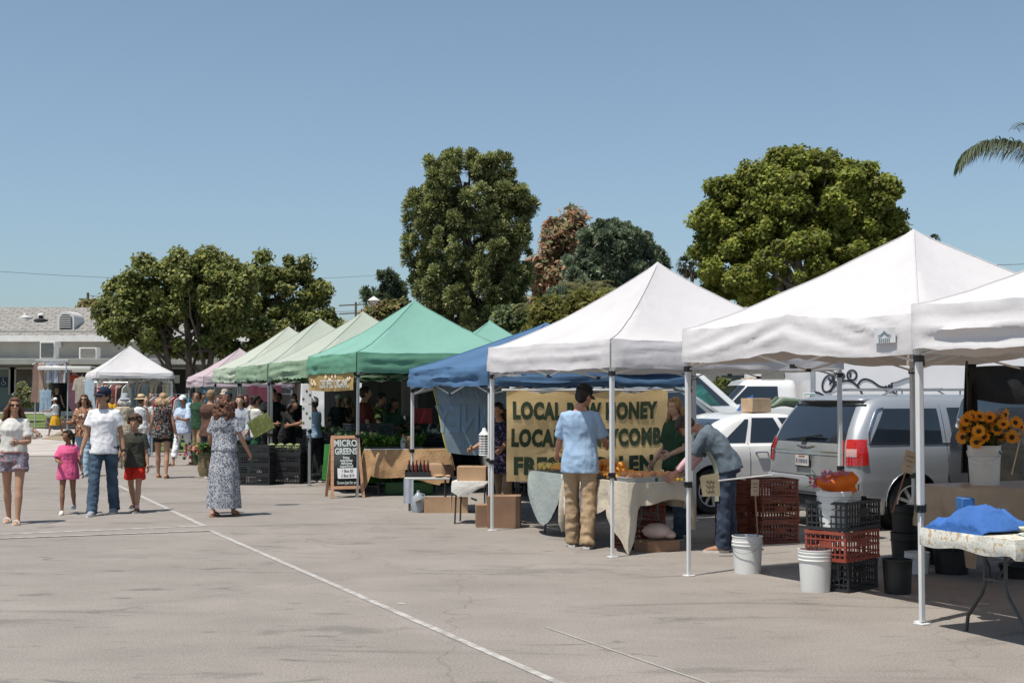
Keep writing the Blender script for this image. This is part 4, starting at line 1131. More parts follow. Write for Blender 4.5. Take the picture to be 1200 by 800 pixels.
cBei = cloth('beige', (.42, .36, .27)); cSlate = cloth('slate', (.11, .14, .17)); cDk = cloth('charcoal', (.045, .045, .05)); cPkL = cloth('rose', (.62, .36, .36))
straw = mat('straw', (.55, .4, .24), .8, .15, 20, bump=.4, bscale=80); cNavy = cloth('navy', (.02, .03, .055))
shW = cloth('shoe_white', (.6, .58, .56)); shG = cloth('shoe_grey', (.28, .3, .33)); shB = cloth('shoe_brown', (.16, .10, .07)); shBk = cloth('shoe_black', (.025, .025, .028)); shBei = cloth('sandal_tan', (.35, .2, .12))
gv = pattern('dress_floral', (.42, .43, .45), (.12, .13, .16), 22, .5)
plaid = pattern('shorts_plaid', (.4, .36, .38), (.04, .07, .13), 52, .5, kind='check', third=(.35, .1, .09))
flB = pattern('top_floral_dark', (.02, .022, .024), (.27, .25, .23), 15, .56, third=(.17, .06, .045))
flN = pattern('top_floral_navy', (.012, .014, .035), (.16, .12, .18), 16, .58)
flBr = pattern('vest_floral_tan', (.36, .2, .12), (.10, .03, .02), 12, .52, third=(.6, .5, .4))
gP_ = 'shoppers walking through the market'
# foreground walkers
r = person('woman in white tee and plaid shorts with long hair and sunglasses', 15, 613, h=1.66, face=172, fem=True, skin='tan', hair='auburn', hstyle='long', top=cWh, sleeve=.75, hem=1.0, topfit=1.3, bottom=plaid, bkind='shorts', blen=.46, bflare=.012, skind='sandal', shoe=cloth('sandal_cream', (.6, .5, .42)), legs=((14, 6), (-10, 6)), arms=((14, 14, 75), (-8, 16, 12)), armin=(35, 0), head=(18, 0), glasses=True, group=gP_, vox=.011)
k = MB(); A0 = r.fr((0, 0, 1.005)); k.lathe([(.176, -.02), (.180, .02)], 24, (0, 0, 0), 0, Matrix.Translation(A0[0] + r.off) @ Matrix.Diagonal((1, .78, 1, 1))); r.part('sash', k.mesh('sash', [cloth('coral', (.5, .12, .08))]))
r = person('little girl in an oversized bright pink tee dress, hair tied back', 79, 602, h=1.17, face=168, fem=True, child=True, skin='brown', hair='dark', hstyle='pony', top=cPk, sleeve=.85, hem=.74, topfit=2.6, skind='shoe', shoe=shW, legs=((-10, 28), (12, 8)), arms=((-5, 16, 20), (22, 16, 60)), armin=(0, 35), head=(-35, 4), group=gP_, vox=.012, wr=.01)
r = person('man in white tee, jeans and dark baseball cap walking between two children', 121, 602.5, h=1.80, face=176, skin='olive', hair='dark', hstyle='short', top=cW, sleeve=.62, hem=.86, topfit=1.5, bottom=cJean, bkind='pants', bflare=.006, skind='shoe', shoe=shG, legs=((-10, 10), (17, 4)), arms=((-4, 12, 14), (3, 13, 12)), head=(-30, 2), hat=('cap', cNavy, cNavy), glasses=True, group=gP_, vox=.011)
k = MB(); k.ball((-.012, .094, .085), (.014, .006, .016), 8, 0, r.HM); k.ball((.016, .092, .085), (.012, .006, .014), 8, 1, r.HM); r.part('emblem', k.mesh('emblem', [cRed, cW]))
k = MB(); a_ = r.arms[0]; k.tube([a_[2] - a_[4] * .03, a_[2] + a_[4] * .005], .03, 10); r.part('watch', k.mesh('watch', [mblk]))
# tattoo-free arm; hand in hand with the boy
r = person('curly haired boy in dark olive tee and red shorts holding the man by the hand', 157.5, 599.5, h=1.36, face=180, child=True, skin='tan', hair='brown', hstyle='curly', top=cOl, sleeve=.8, hem=.84, topfit=2., bottom=cRed, bkind='shorts', blen=.72, bflare=.02, skind='shoe', shoe=shB, sock=cPkL, legs=((14, 4), (-14, 14)), arms=((2, 10, 10), (4, 18, 8)), head=(0, 6), group=gP_, vox=.011)
wd_ = person('woman seen from behind in a long patterned dress with curly brown hair', 262, 604.5, h=1.67, face=12, fem=True, girth=1.02, hip=1.02, skin='tan', hair='auburn', hstyle='bigcurl', top=gv, sleeve=.7, hem=.95, topfit=1.5, bottom=gv, bkind='dress', blen=.12, bflare=.045, skind='sandal', shoe=shBei, legs=((-6, 8), (10, 4)), arms=((10, 20, 50), (5, 22, 30)), armin=(0, 10), group=gP_, vox=.012)
person('blonde woman from behind in dark floral top and black shorts', 190, 560, h=1.72, face=-6, fem=True, skin='tan', hair='blonde', hstyle='mid', top=flB, sleeve=0.01, hem=.82, topfit=2.2, bottom=cBlk, bkind='shorts', blen=.42, skind='sandal', shoe=shBei, legs=((10, 4), (-8, 6)), arms=((10, 16, 40), (-5, 14, 12)), group=gP_)
person('woman in a wide straw hat and sleeveless white blouse seen from behind', 164, 547, h=1.66, face=10, fem=True, skin='tan', hair='brown', hstyle='short', top=cW, sleeve=0, hem=.93, topfit=1.3, bottom=cWh, bkind='pants', skind='shoe', shoe=shB, legs=((5, 4), (-5, 6)), arms=((20, 14, 60), (5, 14, 30)), hat=('straw', straw, cBlk), group=gP_)
person('person with white hair and beige jacket walking away behind the man in the cap', 145, 549, h=1.68, face=-10, skin='fair', hair='grey', hstyle='mid', top=cBei, sleeve=1.9, hem=.78, topfit=2.4, bottom=cBei, bkind='pants', legs=((8, 4), (-8, 6)), skind='shoe', shoe=shB, hat=('bucket', cGry, cGry), group=gP_)
person('woman in tan floral top and light jeans walking behind the pink tee girl', 98, 558, h=1.69, face=185, fem=True, skin='tan', hair='brown', hstyle='long', top=flBr, sleeve=1.4, hem=.85, topfit=1.6, bottom=cJeanL, bkind='pants', legs=((10, 4), (-10, 10)), arms=((10, 14, 50), (20, 14, 70)), skind='shoe', shoe=shG, glasses=True, head=(10, 0), group=gP_)
person('girl in a mustard skirt and white cap crossing the lawn', 66, D=52, h=1.52, face=-80, fem=True, skin='brown', hair='dark', hstyle='bun', top=cW, sleeve=.5, hem=1.0, bottom=cYel, bkind='skirt', blen=.5, bflare=.07, legs=((22, 10), (-20, 10)), arms=((30, 14, 60), (-10, 14, 30)), skind='sandal', shoe=shBei, hat=('cap', cW, cW), group=gP_, vox=.018)
person('woman in a black strapless top browsing the clothes rack', 67.5, D=56, h=1.66, face=-15, fem=True, skin='fair', hair='light', hstyle='bun', top=cBlk, sleeve=0, hem=.95, bottom=cDk, bkind='pants', group=gP_, vox=.018, arms=((40, 14, 60), (20, 14, 30)), skind='shoe', shoe=shBk)
person('woman in white cap, pale blue shirt and cropped white trousers', 214, 545, h=1.68, face=200, fem=True, skin='tan', hair='brown', hstyle='short', top=cBlu2, sleeve=.9, hem=.82, topfit=2, bottom=cW, bkind='pants', blen=.32, bflare=.01, skind='sandal', shoe=shBei, legs=((-16, 8), (20, 4)), arms=((20, 14, 80), (15, 14, 85)), armin=(30, 30), hat=('cap', cW, cW), group=gP_)
person('dark haired man in a blue shirt turned away by the far stalls', 227, 537, h=1.74, face=150, skin='olive', hair='dark', hstyle='short', top=cBlu2, sleeve=.6, hem=.85, bottom=cJean, bkind='pants', arms=((30, 14, 80), (30, 14, 80)), armin=(20, 20), head=(0, 25), group=gP_, skind='shoe', shoe=shG)
person('large man in a brown tee seen from behind beside the patterned dress', 246, 560, h=1.78, face=25, girth=1.22, skin='tan', hair='light', hstyle='short', top=cBrn, sleeve=.85, hem=.82, topfit=2.2, bottom=cDk, bkind='shorts', blen=.85, bflare=.015, arms=((35, 24, 70), (15, 18, 60)), group=gP_, skind='shoe', shoe=shW)
person('smiling woman in a grey sweater facing the camera beside the produce crates', 281, 566, h=1.68, face=190, fem=True, skin='fair', hair='brown', hstyle='mid', top=cGry, sleeve=1.9, hem=.85, topfit=2, bottom=cGrn, bkind='pants', arms=((20, 12, 40), (5, 14, 20)), head=(10, 5), group=gP_, skind='shoe', shoe=shW)
rb = person('dark haired shopper in white tee and green apron carrying a large green tote', 297, 559, h=1.66, face=40, fem=True, skin='tan', hair='dark', hstyle='bun', top=cWh, sleeve=.7, hem=.85, bottom=cloth('green', (.03, .085, .055)), bkind='pants', arms=((10, 14, 50), (25, 16, 60)), group=gP_, skind='shoe', shoe=shG)
# people under and behind the green canopies
gV = 'people under the green canopies'
for a in [
    dict(label='man in black at the produce stall with his face turned down', px=318, D=28.5, h=1.82, face=150, top=cBlk, sleeve=.6, hem=.82, girth=1.1, bottom=cBlk, hair='dark', head=(10, 20), arms=((30, 14, 60), (30, 14, 60))),
    dict(label='woman in black reaching across the produce crates', px=336, D=26.2, h=1.62, face=115, fem=True, top=cBlk, sleeve=1.8, hem=.85, bottom=cBlk, hair='dark', hstyle='mid', lean=14, arms=((50, 14, 30), (50, 14, 30))),
    dict(label='shopper in a light blue tank top beside the hanging price posters', px=369, D=25.5, h=1.62, face=-60, fem=True, skin='brown', top=cBlu, sleeve=0, hem=.93, bottom=cBlk, hair='dark', hat=('cap', cWh, cWh), arms=((50, 10, 30), (55, 10, 30))),
    dict(label='vendor in a pale cap behind the black crates under the teal canopy', px=397, D=31, h=1.66, face=170, fem=True, skin='tan', top=cDk, sleeve=.7, hem=.85, bottom=cBlk, hair='dark', hat=('cap', cWh, cWh), arms=((20, 14, 70), (20, 14, 70))),
    dict(label='woman with loose hair holding red produce under the teal canopy', px=408, D=31.5, h=1.64, face=200, fem=True, skin='fair', top=cloth('rust', (.2, .07, .04)), sleeve=0, hem=.85, bottom=cBlk, hair='light', hstyle='long', arms=((20, 14, 90), (20, 14, 90))),
    dict(label='tall man in a maroon tee standing behind the microgreens table', px=427, D=24.3, h=1.83, face=75, skin='tan', top=cMar, sleeve=.8, hem=.82, girth=1.12, topfit=2, bottom=cBlk, hair='dark', arms=((5, 10, 15), (5, 10, 15))),
    dict(label='young man in a dark green tee behind the microgreens table', px=444, D=25.6, h=1.72, face=110, skin='olive', top=cloth('moss', (.06, .09, .03)), sleeve=.7, hem=.82, bottom=cBlk, hair='dark', head=(0, 15), arms=((25, 14, 60), (25, 14, 60))),
    dict(label='woman in a loose dark green top bending over the greens', px=457, D=25.0, h=1.62, face=130, fem=True, skin='brown', top=cGrn, sleeve=.9, hem=.8, topfit=2.6, bottom=cBlk, hair='dark', hstyle='mid', lean=8, arms=((35, 14, 50), (35, 14, 50))),
    dict(label='shopper in a navy top deep under the pale green canopy', px=345, D=33, h=1.7, face=170, skin='olive', top=cNavy, sleeve=.7, hem=.85, bottom=cBlk, hair='dark'),
    dict(label='person in a pink shirt beyond the produce crates', px=303, D=33.5, h=1.64, face=190, fem=True, skin='fair', top=cPkL, sleeve=.7, hem=.85, bottom=cJean, hair='dark', hstyle='mid'),
    dict(label='shopper in a dark cap between the grey sweater and brown tee', px=268, D=29.5, h=1.72, face=170, skin='tan', top=cDk, sleeve=.7, hem=.85, bottom=cJean, hair='brown', hat=('cap', cNavy, cNavy)),
    dict(label='man in charcoal browsing at the far end of the row', px=237, D=37, h=1.73, face=120, skin='brown', top=cDk, sleeve=.7, hem=.85, bottom=cDk, hair='dark'),
    dict(label='person with dark hair beneath the clothing canopy', px=178, D=43, h=1.7, face=-20, skin='brown', top=cDk, sleeve=.7, hem=.85, bottom=cJean, hair='dark', hstyle='mid'),
    dict(label='shopper in teal by the clothes at the canopy edge', px=193, D=42, h=1.62, face=100, fem=True, skin='tan', top=cloth('teal', (.03, .22, .33)), sleeve=.7, hem=.85, bottom=cBlk, hair='dark', hstyle='bun'),
    dict(label='woman in a cream top half hidden behind the straw hat', px=172, D=36, h=1.62, face=175, fem=True, skin='fair', top=cWh, sleeve=.7, hem=.85, bottom=cJeanL, hair='light', hstyle='mid'),
    dict(label='man in a grey tee between the straw hat and the blonde woman', px=179, D=39, h=1.76, face=190, top=cGry, sleeve=.7, hem=.82, bottom=cDk, hair='brown'),
    dict(label='shopper in rust red beside the free standing clothes rail', px=206, D=40, h=1.66, face=150, fem=True, top=cloth('rust', (.2, .07, .04)), sleeve=.7, hem=.85, bottom=cJean, hair='dark', hstyle='long'),
    dict(label='man in dark green beyond the white cap woman', px=233, D=33, h=1.77, face=205, top=cGrn, sleeve=.7, hem=.82, bottom=cKh, hair='dark'),
    dict(label='woman in a pale pink top behind the brown tee shoulder', px=256, D=35, h=1.64, face=160, fem=True, skin='fair', top=cPkL, sleeve=.7, hem=.85, bottom=cDk, hair='brown', hstyle='long'),
    dict(label='tall shopper in black with a tan hat near the grey canopy', px=264, D=38, h=1.8, face=-160, top=cBlk, sleeve=.7, hem=.82, bottom=cJean, hair='dark', hat=('bucket', cBei, cBei)),
    dict(label='person in a white shirt at the back of the faded green stall', px=288, D=36, h=1.68, face=170, top=cWh, sleeve=.7, hem=.85, bottom=cDk, hair='dark'),
    dict(label='vendor in a dark apron behind the faded green stall counter', px=327, D=31.5, h=1.72, face=200, skin='brown', top=cDk, sleeve=1.5, hem=.85, bottom=cBlk, hair='dark'),
    dict(label='shopper in mustard among the far garments', px=131, D=43.5, h=1.66, face=30, fem=True, top=cYel, sleeve=.7, hem=.85, bottom=cJean, hair='brown', hstyle='long'),
    dict(label='shopper in charcoal standing deep beneath the clothing canopy', px=120, D=46, h=1.6, face=160, top=cDk, sleeve=.7, hem=.85, bottom=cBlk, hair='dark'),
]:
    a = dict(a); a.setdefault('skin', 'tan'); a.setdefault('hair', 'dark'); a.setdefault('bkind', 'pants'); a.setdefault('topfit', 1.4)
    person(group=gV, vox=.017, skind='shoe', shoe=shBk, **a)
# honey stall
r = person('man in light blue tee and khaki trousers seen from behind at the orange table', 680, 641, h=1.80, face=14, skin='red', hair='dark', hstyle='short', top=cBlu, sleeve=.85, hem=.80, topfit=1.7, bottom=cKh, bkind='pants', bflare=.012, skind='shoe', shoe=shB, legs=((6, 2), (-6, 4)), arms=((16, 16, 40), (25, 14, 50)), armin=(0, 15), head=(-28, 22), hat=('cap', cBlk, cBlk), vox=.011, wr=.012)
person('smiling long haired vendor in a dark green tee behind the orange table', 793, D=15.6, h=1.66, face=-128 + 360, fem=True, skin='fair', hair='light', hstyle='wavy', top=cGrn, sleeve=.8, hem=.86, topfit=2, bottom=cJean, bkind='pants', skind='shoe', shoe=shBk, sock=cW, arms=((12, 8, 62), (6, 10, 40)), armin=(10, 10), head=(10, 8), vox=.011)
rbend = person('older shopper in a grey tee bent over the end of the orange table', 853, 646, h=1.68, face=-82, fem=True, skin='red', hair='brown', hstyle='short', top=cSlate, sleeve=.9, hem=.9, topfit=2.2, bottom=mat('denim_navy', (.02, .03, .06), .9, .3, 5, col2=(.045, .065, .11)), bkind='pants', bflare=.008, apron=cloth('apron_sage', (.3, .33, .27)), skind='shoe', shoe=cloth('shoe_clay', (.35, .2, .13)), lean=15, bend=30, legs=((6, 4), (-2, 2)), arms=((30, 4, 15), (12, 6, 30)), head=(0, 38), vox=.011)
for a_ in rbend.arms:
    k = MB(); k2 = [a_[0].lerp(a_[1], .75), a_[1], a_[1].lerp(a_[2], .5), a_[1].lerp(a_[2], .85)]
    k.tube(k2, [.046, .046, .042, .038], 12)
    rbend.part('undersleeve', k.mesh('undersleeve', [cloth('pink_stripe', (.6, .36, .38))]))
k = MB(); k.lathe([(.096, .055), (.1, .06), (.1, .085), (.096, .09)], 24, (0, -.005, 0), 0, rbend.HM)
k.grid(lambda a, b_: rbend.HM @ Vector(((a - .5) * 2 * .11, .08 + b_ * .1 - (abs(a - .5) * 2) ** 2 * .05, .06 - .01 * b_)), 10, 4)
rbend.part('visor', k.mesh('visor', [mat('visor_black', (.02, .02, .02), .4)], True))
person('person in a navy floral top behind the left end of the honey banner', 590, D=17.9, h=1.6, face=-150, fem=True, skin='tan', hair='dark', hstyle='mid', top=flN, sleeve=1.1, hem=.72, topfit=3, bottom=cloth('sand', (.3, .22, .15)), bkind='pants', skind='shoe', shoe=shBk, lean=12, arms=((30, 10, 40), (30, 10, 40)))
# ------------------------------------------------------------------ vehicles
def paint(name, c, metal=0., rough=.3): return mat('paint_' + name, c, rough, .04, 1.5, metal=metal, coat=.8, spec=.5)
mtyre = mat('tyre_rubber', (.02, .02, .02), .85, .2, 10); mrim = mat('rim_alloy', (.55, .55, .56), .3, .05, 5, metal=.6); mchrome = mat('chrome', (.6, .6, .6), .15, .02, 5, metal=1)
mgl = mat('car_glass', (.015, .02, .026), .04, .2, 1.2, spec=.9, coat=.5); mred = mat('lamp_red', (.42, .012, .01), .15, .2, 30, coat=1); mlamp = mat('lamp_clear', (.5, .3, .28), .1, .05, 10, coat=1)
mseam = mat('seam_dark', (.03, .03, .03), .8)
class Shell:
    def __init__(s, keys): s.k = keys
    def lv(s, z):
        k = s.k
        if z <= k[0][0]: return k[0][1:]
        for a, b in zip(k, k[1:]):
            if a[0] <= z <= b[0]:
                f = (z - a[0]) / (b[0] - a[0]); return tuple(a[i] + (b[i] - a[i]) * f for i in range(1, 5))
        return k[-1][1:]
    def pt(s, z, q, off=0.):
        """q: (zone, t): 'R' rear straight t 0..1 from centre to corner, 'C' rear corner arc, 'S' side by x, 'F'..."""
        xr, xf, hw, r = s.lv(z); zone, t = q
        bul = .05
        if zone == 'R':
            y = (hw - r) * t; return Vector((xr - off - bul * (1 - (y / hw) ** 2), -y, z))
        if zone == 'C':
            a = t * PI / 2; d = Vector((-math.cos(a), -math.sin(a), 0)); b0 = bul * (1 - ((hw - r) / hw) ** 2) * (1 - t)
            return Vector((xr + r - b0, -(hw - r), z)) + d * (r + off)
        if zone == 'S': return Vector((min(max(t, xr + r), xf - r), -hw - off, z))
        if zone == 'D':
            a = t * PI / 2; d = Vector((math.sin(a), -math.cos(a), 0)); return Vector((xf - r, -(hw - r), z)) + d * (r + off)
        y = (hw - r) * (1 - t); return Vector((xf + off, -y, z))
    def body(s, zs, ns=16):
        k = MB(); rows = []
        for z in zs:
            xr, xf, hw, r = s.lv(z)
            row = [('R', i / 4) for i in range(4)] + [('C', i / 5) for i in range(5)] + [('S', xr + r + (xf - xr - 2 * r) * i / ns) for i in range(ns + 1)] + [('D', i / 5) for i in range(1, 6)] + [('F', i / 4) for i in range(1, 5)]
            half = [s.pt(z, q) for q in row]
            full = half + [Vector((p.x, -p.y, p.z)) for p in reversed(half[1:-1])]
            rows.append(full)
        n = len(rows[0]); vs = [p for r_ in rows for p in r_]; fs = []
        for i in range(len(rows) - 1):
            for j in range(n):
                j2 = (j + 1) % n; fs.append((i * n + j, (i + 1) * n + j, (i + 1) * n + j2, i * n + j2))
        fs.append(tuple(range(n))); fs.append(tuple((len(rows) - 1) * n + j for j in range(n - 1, -1, -1)))
        k.add(vs, fs); return k
    def patch(s, k, a, b, z0, z1, off=.006, n=8, nz_=8, m=0, mirror=False):
        """a(z), b(z) give the two edges in zone terms with the same zone"""
        def f(u_, w_):
            z = z0 + (z1 - z0) * w_; A, B = (a(z) if callable(a) else a), (b(z) if callable(b) else b)
            p = s.pt(z, (A[0], A[1] + (B[1] - A[1]) * u_), off)
            if mirror: p.y = -p.y
            return p
        k.grid(f, n, nz_, m)
def wheel(x, y, r, parent, wd=.22, spokes=9):
    side = -1 if y < 0 else 1
    T = Matrix.Translation((x, y, r)) @ Matrix.Rotation(PI / 2 * side, 4, 'X') @ Matrix.Identity(4)
    # local z points outwards (towards +-y)
    T = Matrix.Translation((x, y, r)) @ (Matrix.Rotation(PI / 2, 4, 'X') if y < 0 else Matrix.Rotation(-PI / 2, 4, 'X'))
    k = MB(); k.lathe([(r * .66, -wd), (r * .93, -wd), (r, -wd * .8), (r, -.03), (r * .95, 0), (r * .78, .006), (r * .68, -.012), (r * .66, -.05)], 32, (0, 0, 0), 0, T)
    w_ = k.build('wheel', mtyre, parent)
    k = MB(); k.lathe([(r * .69, -.012), (r * .67, .0), (r * .63, -.006), (r * .61, -.06)], 32, (0, 0, 0), 0, T)
    for i in range(spokes):
        A = T @ Matrix.Rotation(2 * PI * i / spokes, 4, 'Z'); k.box((r * .36, 0, -.018), (r * .56, r * .115, .02), 0, 0, A)
    k.lathe([(0, .0), (r * .12, -.002), (r * .13, -.03)], 16, (0, 0, 0), 0, T)
    k.build('rim', mrim, w_)
    k = MB(); k.lathe([(0, -.07), (r * .63, -.07)], 24, (0, 0, 0), 0, T); k.build('brake_disc', mblk, w_)
def cut_arches(k, xs_, r, hw, name, mats):
    c = MB()
    for x in xs_:
        for s_ in (-1, 1):
            c.lathe([(0.001, 0), (r * 1.16, 0), (r * 1.16, .42), (0.001, .42)], 32, (0, 0, 0), 0, Matrix.Translation((x, s_ * (hw + .1), r * 1.02)) @ Matrix.Rotation(PI / 2 * s_, 4, 'X'))
    cme = c.mesh('cut', []); co = bpy.data.objects.new('cut', cme); COL.objects.link(co)
    def mods(o):
        b = o.modifiers.new('b', 'BOOLEAN'); b.object = co; b.operation = 'DIFFERENCE'; b.solver = 'EXACT'
    me = baked(k, mods, name); bpy.data.objects.remove(co)
    me.materials.clear()
    for m_ in mats: me.materials.append(m_)
    me.polygons.foreach_set('use_smooth', [True] * len(me.polygons))
    try: me.set_sharp_from_angle(angle=R(35))
    except Exception: pass
    return me
def zlist(keys, step=.06):
    zs = []
    for a, b in zip(keys, keys[1:]):
        n = max(1, int((b[0] - a[0]) / step)); zs += [a[0] + (b[0] - a[0]) * i / n for i in range(n)]
    return zs + [keys[-1][0]]
def vehicle(name, label, cat, loc, rz, keys, pm, wr_, wx, side_w, rear_w=None, front_w=None, spokes=9, seams=(), handles=(), step=.06):
    t = thing(name, label, cat, loc, rz)
    sh = Shell(keys); hw = max(k_[3] for k_ in keys)
    me = cut_arches(sh.body(zlist(keys, step)), wx, wr_, hw, 'body', [pm])
    link('body', me, t)
    for x in wx:
        for s_ in (-1, 1): k = MB(); k.lathe([(wr_ * 1.15, 0), (wr_ * 1.15, .3), (.01, .3)], 24, (0, 0, 0), 0, Matrix.Translation((x, s_ * (hw - .03), wr_ * 1.02)) @ Matrix.Rotation(PI / 2 * s_, 4, 'X')); k.build('wheel_well', mblk, t)
    for x in wx:
        for s_ in (-1, 1): wheel(x, s_ * (hw - .03), wr_, t, spokes=spokes)
    for (a, b, z0, z1) in side_w:
        for mir in (False, True):
            k = MB(); sh.patch(k, (lambda z, a=a, z0=z0, z1=z1: ('S', a[0] + (a[1] - a[0]) * (z - z0) / (z1 - z0))), (lambda z, b=b, z0=z0, z1=z1: ('S', b[0] + (b[1] - b[0]) * (z - z0) / (z1 - z0))), z0, z1, .007, 6, 10, 0, mir)
            k.build('side_window', mgl, t)
    if rear_w:
        k = MB()
        for mir in (False, True): sh.patch(k, ('R', 0), ('R', rear_w[2]), rear_w[0], rear_w[1], .008, 8, 10, 0, mir)
        k.build('rear_window', mgl, t)
    if front_w:
        k = MB()
        for mir in (False, True): sh.patch(k, ('F', front_w[2]), ('F', 1), front_w[0], front_w[1], .008, 8, 10, 0, mir)
        k.build('windscreen', mgl, t)
    if seams:
        k = MB()
        for (x0, z0, x1, z1) in seams:
            for s_ in (-1, 1):
                pts = []
                for i in range(9):
                    z = z0 + (z1 - z0) * i / 8; x = x0 + (x1 - x0) * i / 8; p = sh.pt(z, ('S', x), .001); p.y *= -s_ * -1 if s_ < 0 else 1; pts.append((p.x, p.y if s_ > 0 else -p.y, p.z))
                k.tube(pts, .004, 4)
        k.build('door_seam', mseam, t)
    for (x, z) in handles:
        for s_ in (-1, 1):
            p = sh.pt(z, ('S', x), 0); k = MB(); y = s_ * abs(p.y)
            k.tube([(x - .1, y, z), (x - .08, y + s_ * .035, z + .003), (x + .08, y + s_ * .035, z + .003), (x + .1, y, z)], .013, 6); k.build('door_handle', mchrome, t)
    return t, sh
# silver minivan
TH = R(21); mvC = Vector((4.12, 16.3, 0)); wv = Vector((math.cos(TH), math.sin(TH), 0)); nv = Vector((-math.sin(TH), math.cos(TH), 0))
keys = [(.2, .10, 4.9, .88, .2), (.27, .03, 5.02, .93, .22), (.45, -.02, 5.1, .97, .24), (.60, -.03, 5.12, .985, .24), (.655, -.01, 5.1, .99, .22), (.675, .05, 5.06, .99, .17), (.85, .06, 4.98, .995, .17), (1.0, .07, 4.7, .985, .17), (1.08, .09, 4.25, .965, .17), (1.14, .11, 4.0, .95, .17), (1.3, .18, 3.74, .915, .17), (1.45, .27, 3.48, .875, .17), (1.58, .36, 3.22, .83, .17), (1.66, .43, 3.0, .785, .18), (1.70, .50, 2.85, .74, .2), (1.725, .62, 2.6, .66, .22), (1.74, .85, 2.3, .5, .22), (1.745, 1.2, 1.9, .3, .15)]
msil = paint('silver', (.40, .42, .44), .45, .33)
mv, sh = vehicle('minivan', 'silver minivan with tinted windows parked behind the sunflower stall', 'minivan', mvC + nv * .99, TH, keys, msil, .345, (.95, 4.05),
    [((.33, .62), (1.42, 1.42), 1.12, 1.56), ((1.58, 1.58), (2.55, 2.42), 1.12, 1.57), ((2.72, 2.58), (3.72, 3.05), 1.12, 1.57)], (1.12, 1.60, 1.0), (1.12, 1.6, .1),
    seams=((1.48, .45, 1.48, 1.6), (2.64, .4, 2.64, 1.1), (3.78, .4, 3.78, 1.1), (1.5, .4, 3.75, .4)), handles=((1.72, .98), (2.8, .98)))
mv.scale = (1, 1, .97)
# quarter window trim
k = MB()
for s_ in (-1, 1):
    pts = []
    for i in range(12):
        f = i / 11; z = 1.115 + .455 * math.sin(f * PI / 2) ** 1.0; x = .31 + .30 * (1 - math.cos(f * PI / 2)); p = sh.pt(z, ('S', x), .01); pts.append((p.x, s_ * abs(p.y), p.z))
    k.tube(pts, .011, 6); p = [sh.pt(1.11, ('S', x), .01) for x in (.31, 1.5, 2.6, 3.75)]; k.tube([(q.x, s_ * abs(q.y), q.z) for q in p], .007, 5)
k.build('window_trim', mchrome, mv)
for s_, lab in ((False, 0), (True, 1)):
    k = MB(); sh.patch(k, ('C', .12), ('C', 1), .84, 1.17, .012, 8, 8, 0, s_); sh.patch(k, ('S', .2), ('S', .27), .85, 1.16, .012, 3, 8, 0, s_)
    sh.patch(k, ('R', .93), ('R', 1.0), .84, 1.15, .012, 2, 8, 0, s_)
    tl = k.build('tail_light', mred, mv)
    k = MB(); sh.patch(k, ('C', .15), ('C', .6), .95, 1.05, .017, 5, 3, 0, s_); k.build('reversing_lamp', mlamp, tl)
p = sh.pt(1.675, ('R', 0), .03)
k = MB()
k.grid(lambda a, b: (lambda y: Vector((sh.pt(1.66, ('R', 0)).x - .11 + .12 * (abs(y) / .72) ** 2 + b * .2, y, 1.665 + .012 * b)))((a - .5) * 2 * .72), 16, 3)
k.build('spoiler', msil, mv, solid=.03)
k = MB(); k.box((p.x - .075, 0, 1.668), (.02, .22, .022)); k.build('brake_lamp', mred, mv)
k = MB(); k.tube([sh.pt(1.60, ('R', y), .012) for y in (0, .5, 1)] + [sh.pt(1.6, ('C', .5), .012)], .016, 5); k.tube([Vector((q.x, -q.y, q.z)) for q in [sh.pt(1.60, ('R', y), .012) for y in (0, .5, 1)] + [sh.pt(1.6, ('C', .5), .012)]], .016, 5); k.build('spoiler_shade', mblk, mv)  # black strip standing in for the shade beneath the spoiler
k = MB(); x_ = sh.pt(1.16, ('R', 0), .03).x; k.box((x_, .05, 1.15), (.04, .12, .05)); k.tube([(x_, .05, 1.17), (x_ + .01, -.1, 1.185), (x_ + .02, -.42, 1.175)], .009, 6); k.build('wiper', mblk, mv)
# hatch: chrome winged emblem, plate pocket, plate
xe = sh.pt(1.05, ('R', 0), .012).x
k = MB()
for s_ in (-1, 1):
    for q in range(3): k.tube([(xe, s_ * .02, 1.052 - q * .007), (xe + .004, s_ * .1, 1.056 - q * .006), (xe + .012, s_ * (.2 - q * .03), 1.066 - q * .01)], .0045, 5)
k.ball((xe, 0, 1.05), (.008, .035, .016), 10); k.build('emblem', mchrome, mv)
k = MB(); xp = sh.pt(.9, ('R', 0), .006).x
outer = [(-.36, .98), (.36, .98), (.35, .86), (.30, .79), (.2, .765), (-.2, .765), (-.30, .79), (-.35, .86)]
k.tube([(xp + .01 + .03 * (abs(y) / .4) ** 2, y, z) for y, z in outer + outer[:1]], .012, 6); k.build('plate_surround', msil, mv)
k = MB(); k.add([(xp - .004 + .035 * (abs(y) / .4) ** 2, y, z) for y, z in outer] + [(xp - .006, 0, .88)], [(i, (i + 1) % 8, 8) for i in range(8)]); k.build('plate_pocket', mat('pocket_grey', (.12, .13, .12), .5), mv)
k = MB(); k.box((xp - .025, 0, .865), (.012, .33, .165)); k.build('plate_frame', mblk, mv, bevel=.004)
k = MB(); k.box((xp - .034, 0, .87), (.008, .30, .14)); pl = k.build('number_plate', mat('plate_white', (.6, .58, .55), .4), mv)
k = MB(); rd = random.Random(4)
for i in range(7):
    if i == 1: k.box((xp - .0395, .115 - .038 * i, .862), (.003, .006, .05))
    else: k.box((xp - .0395, .115 - .038 * i, .862), (.003, .024, .05))
k.build('plate_digits', mat('plate_ink', (.12, .13, .22), .6), pl)
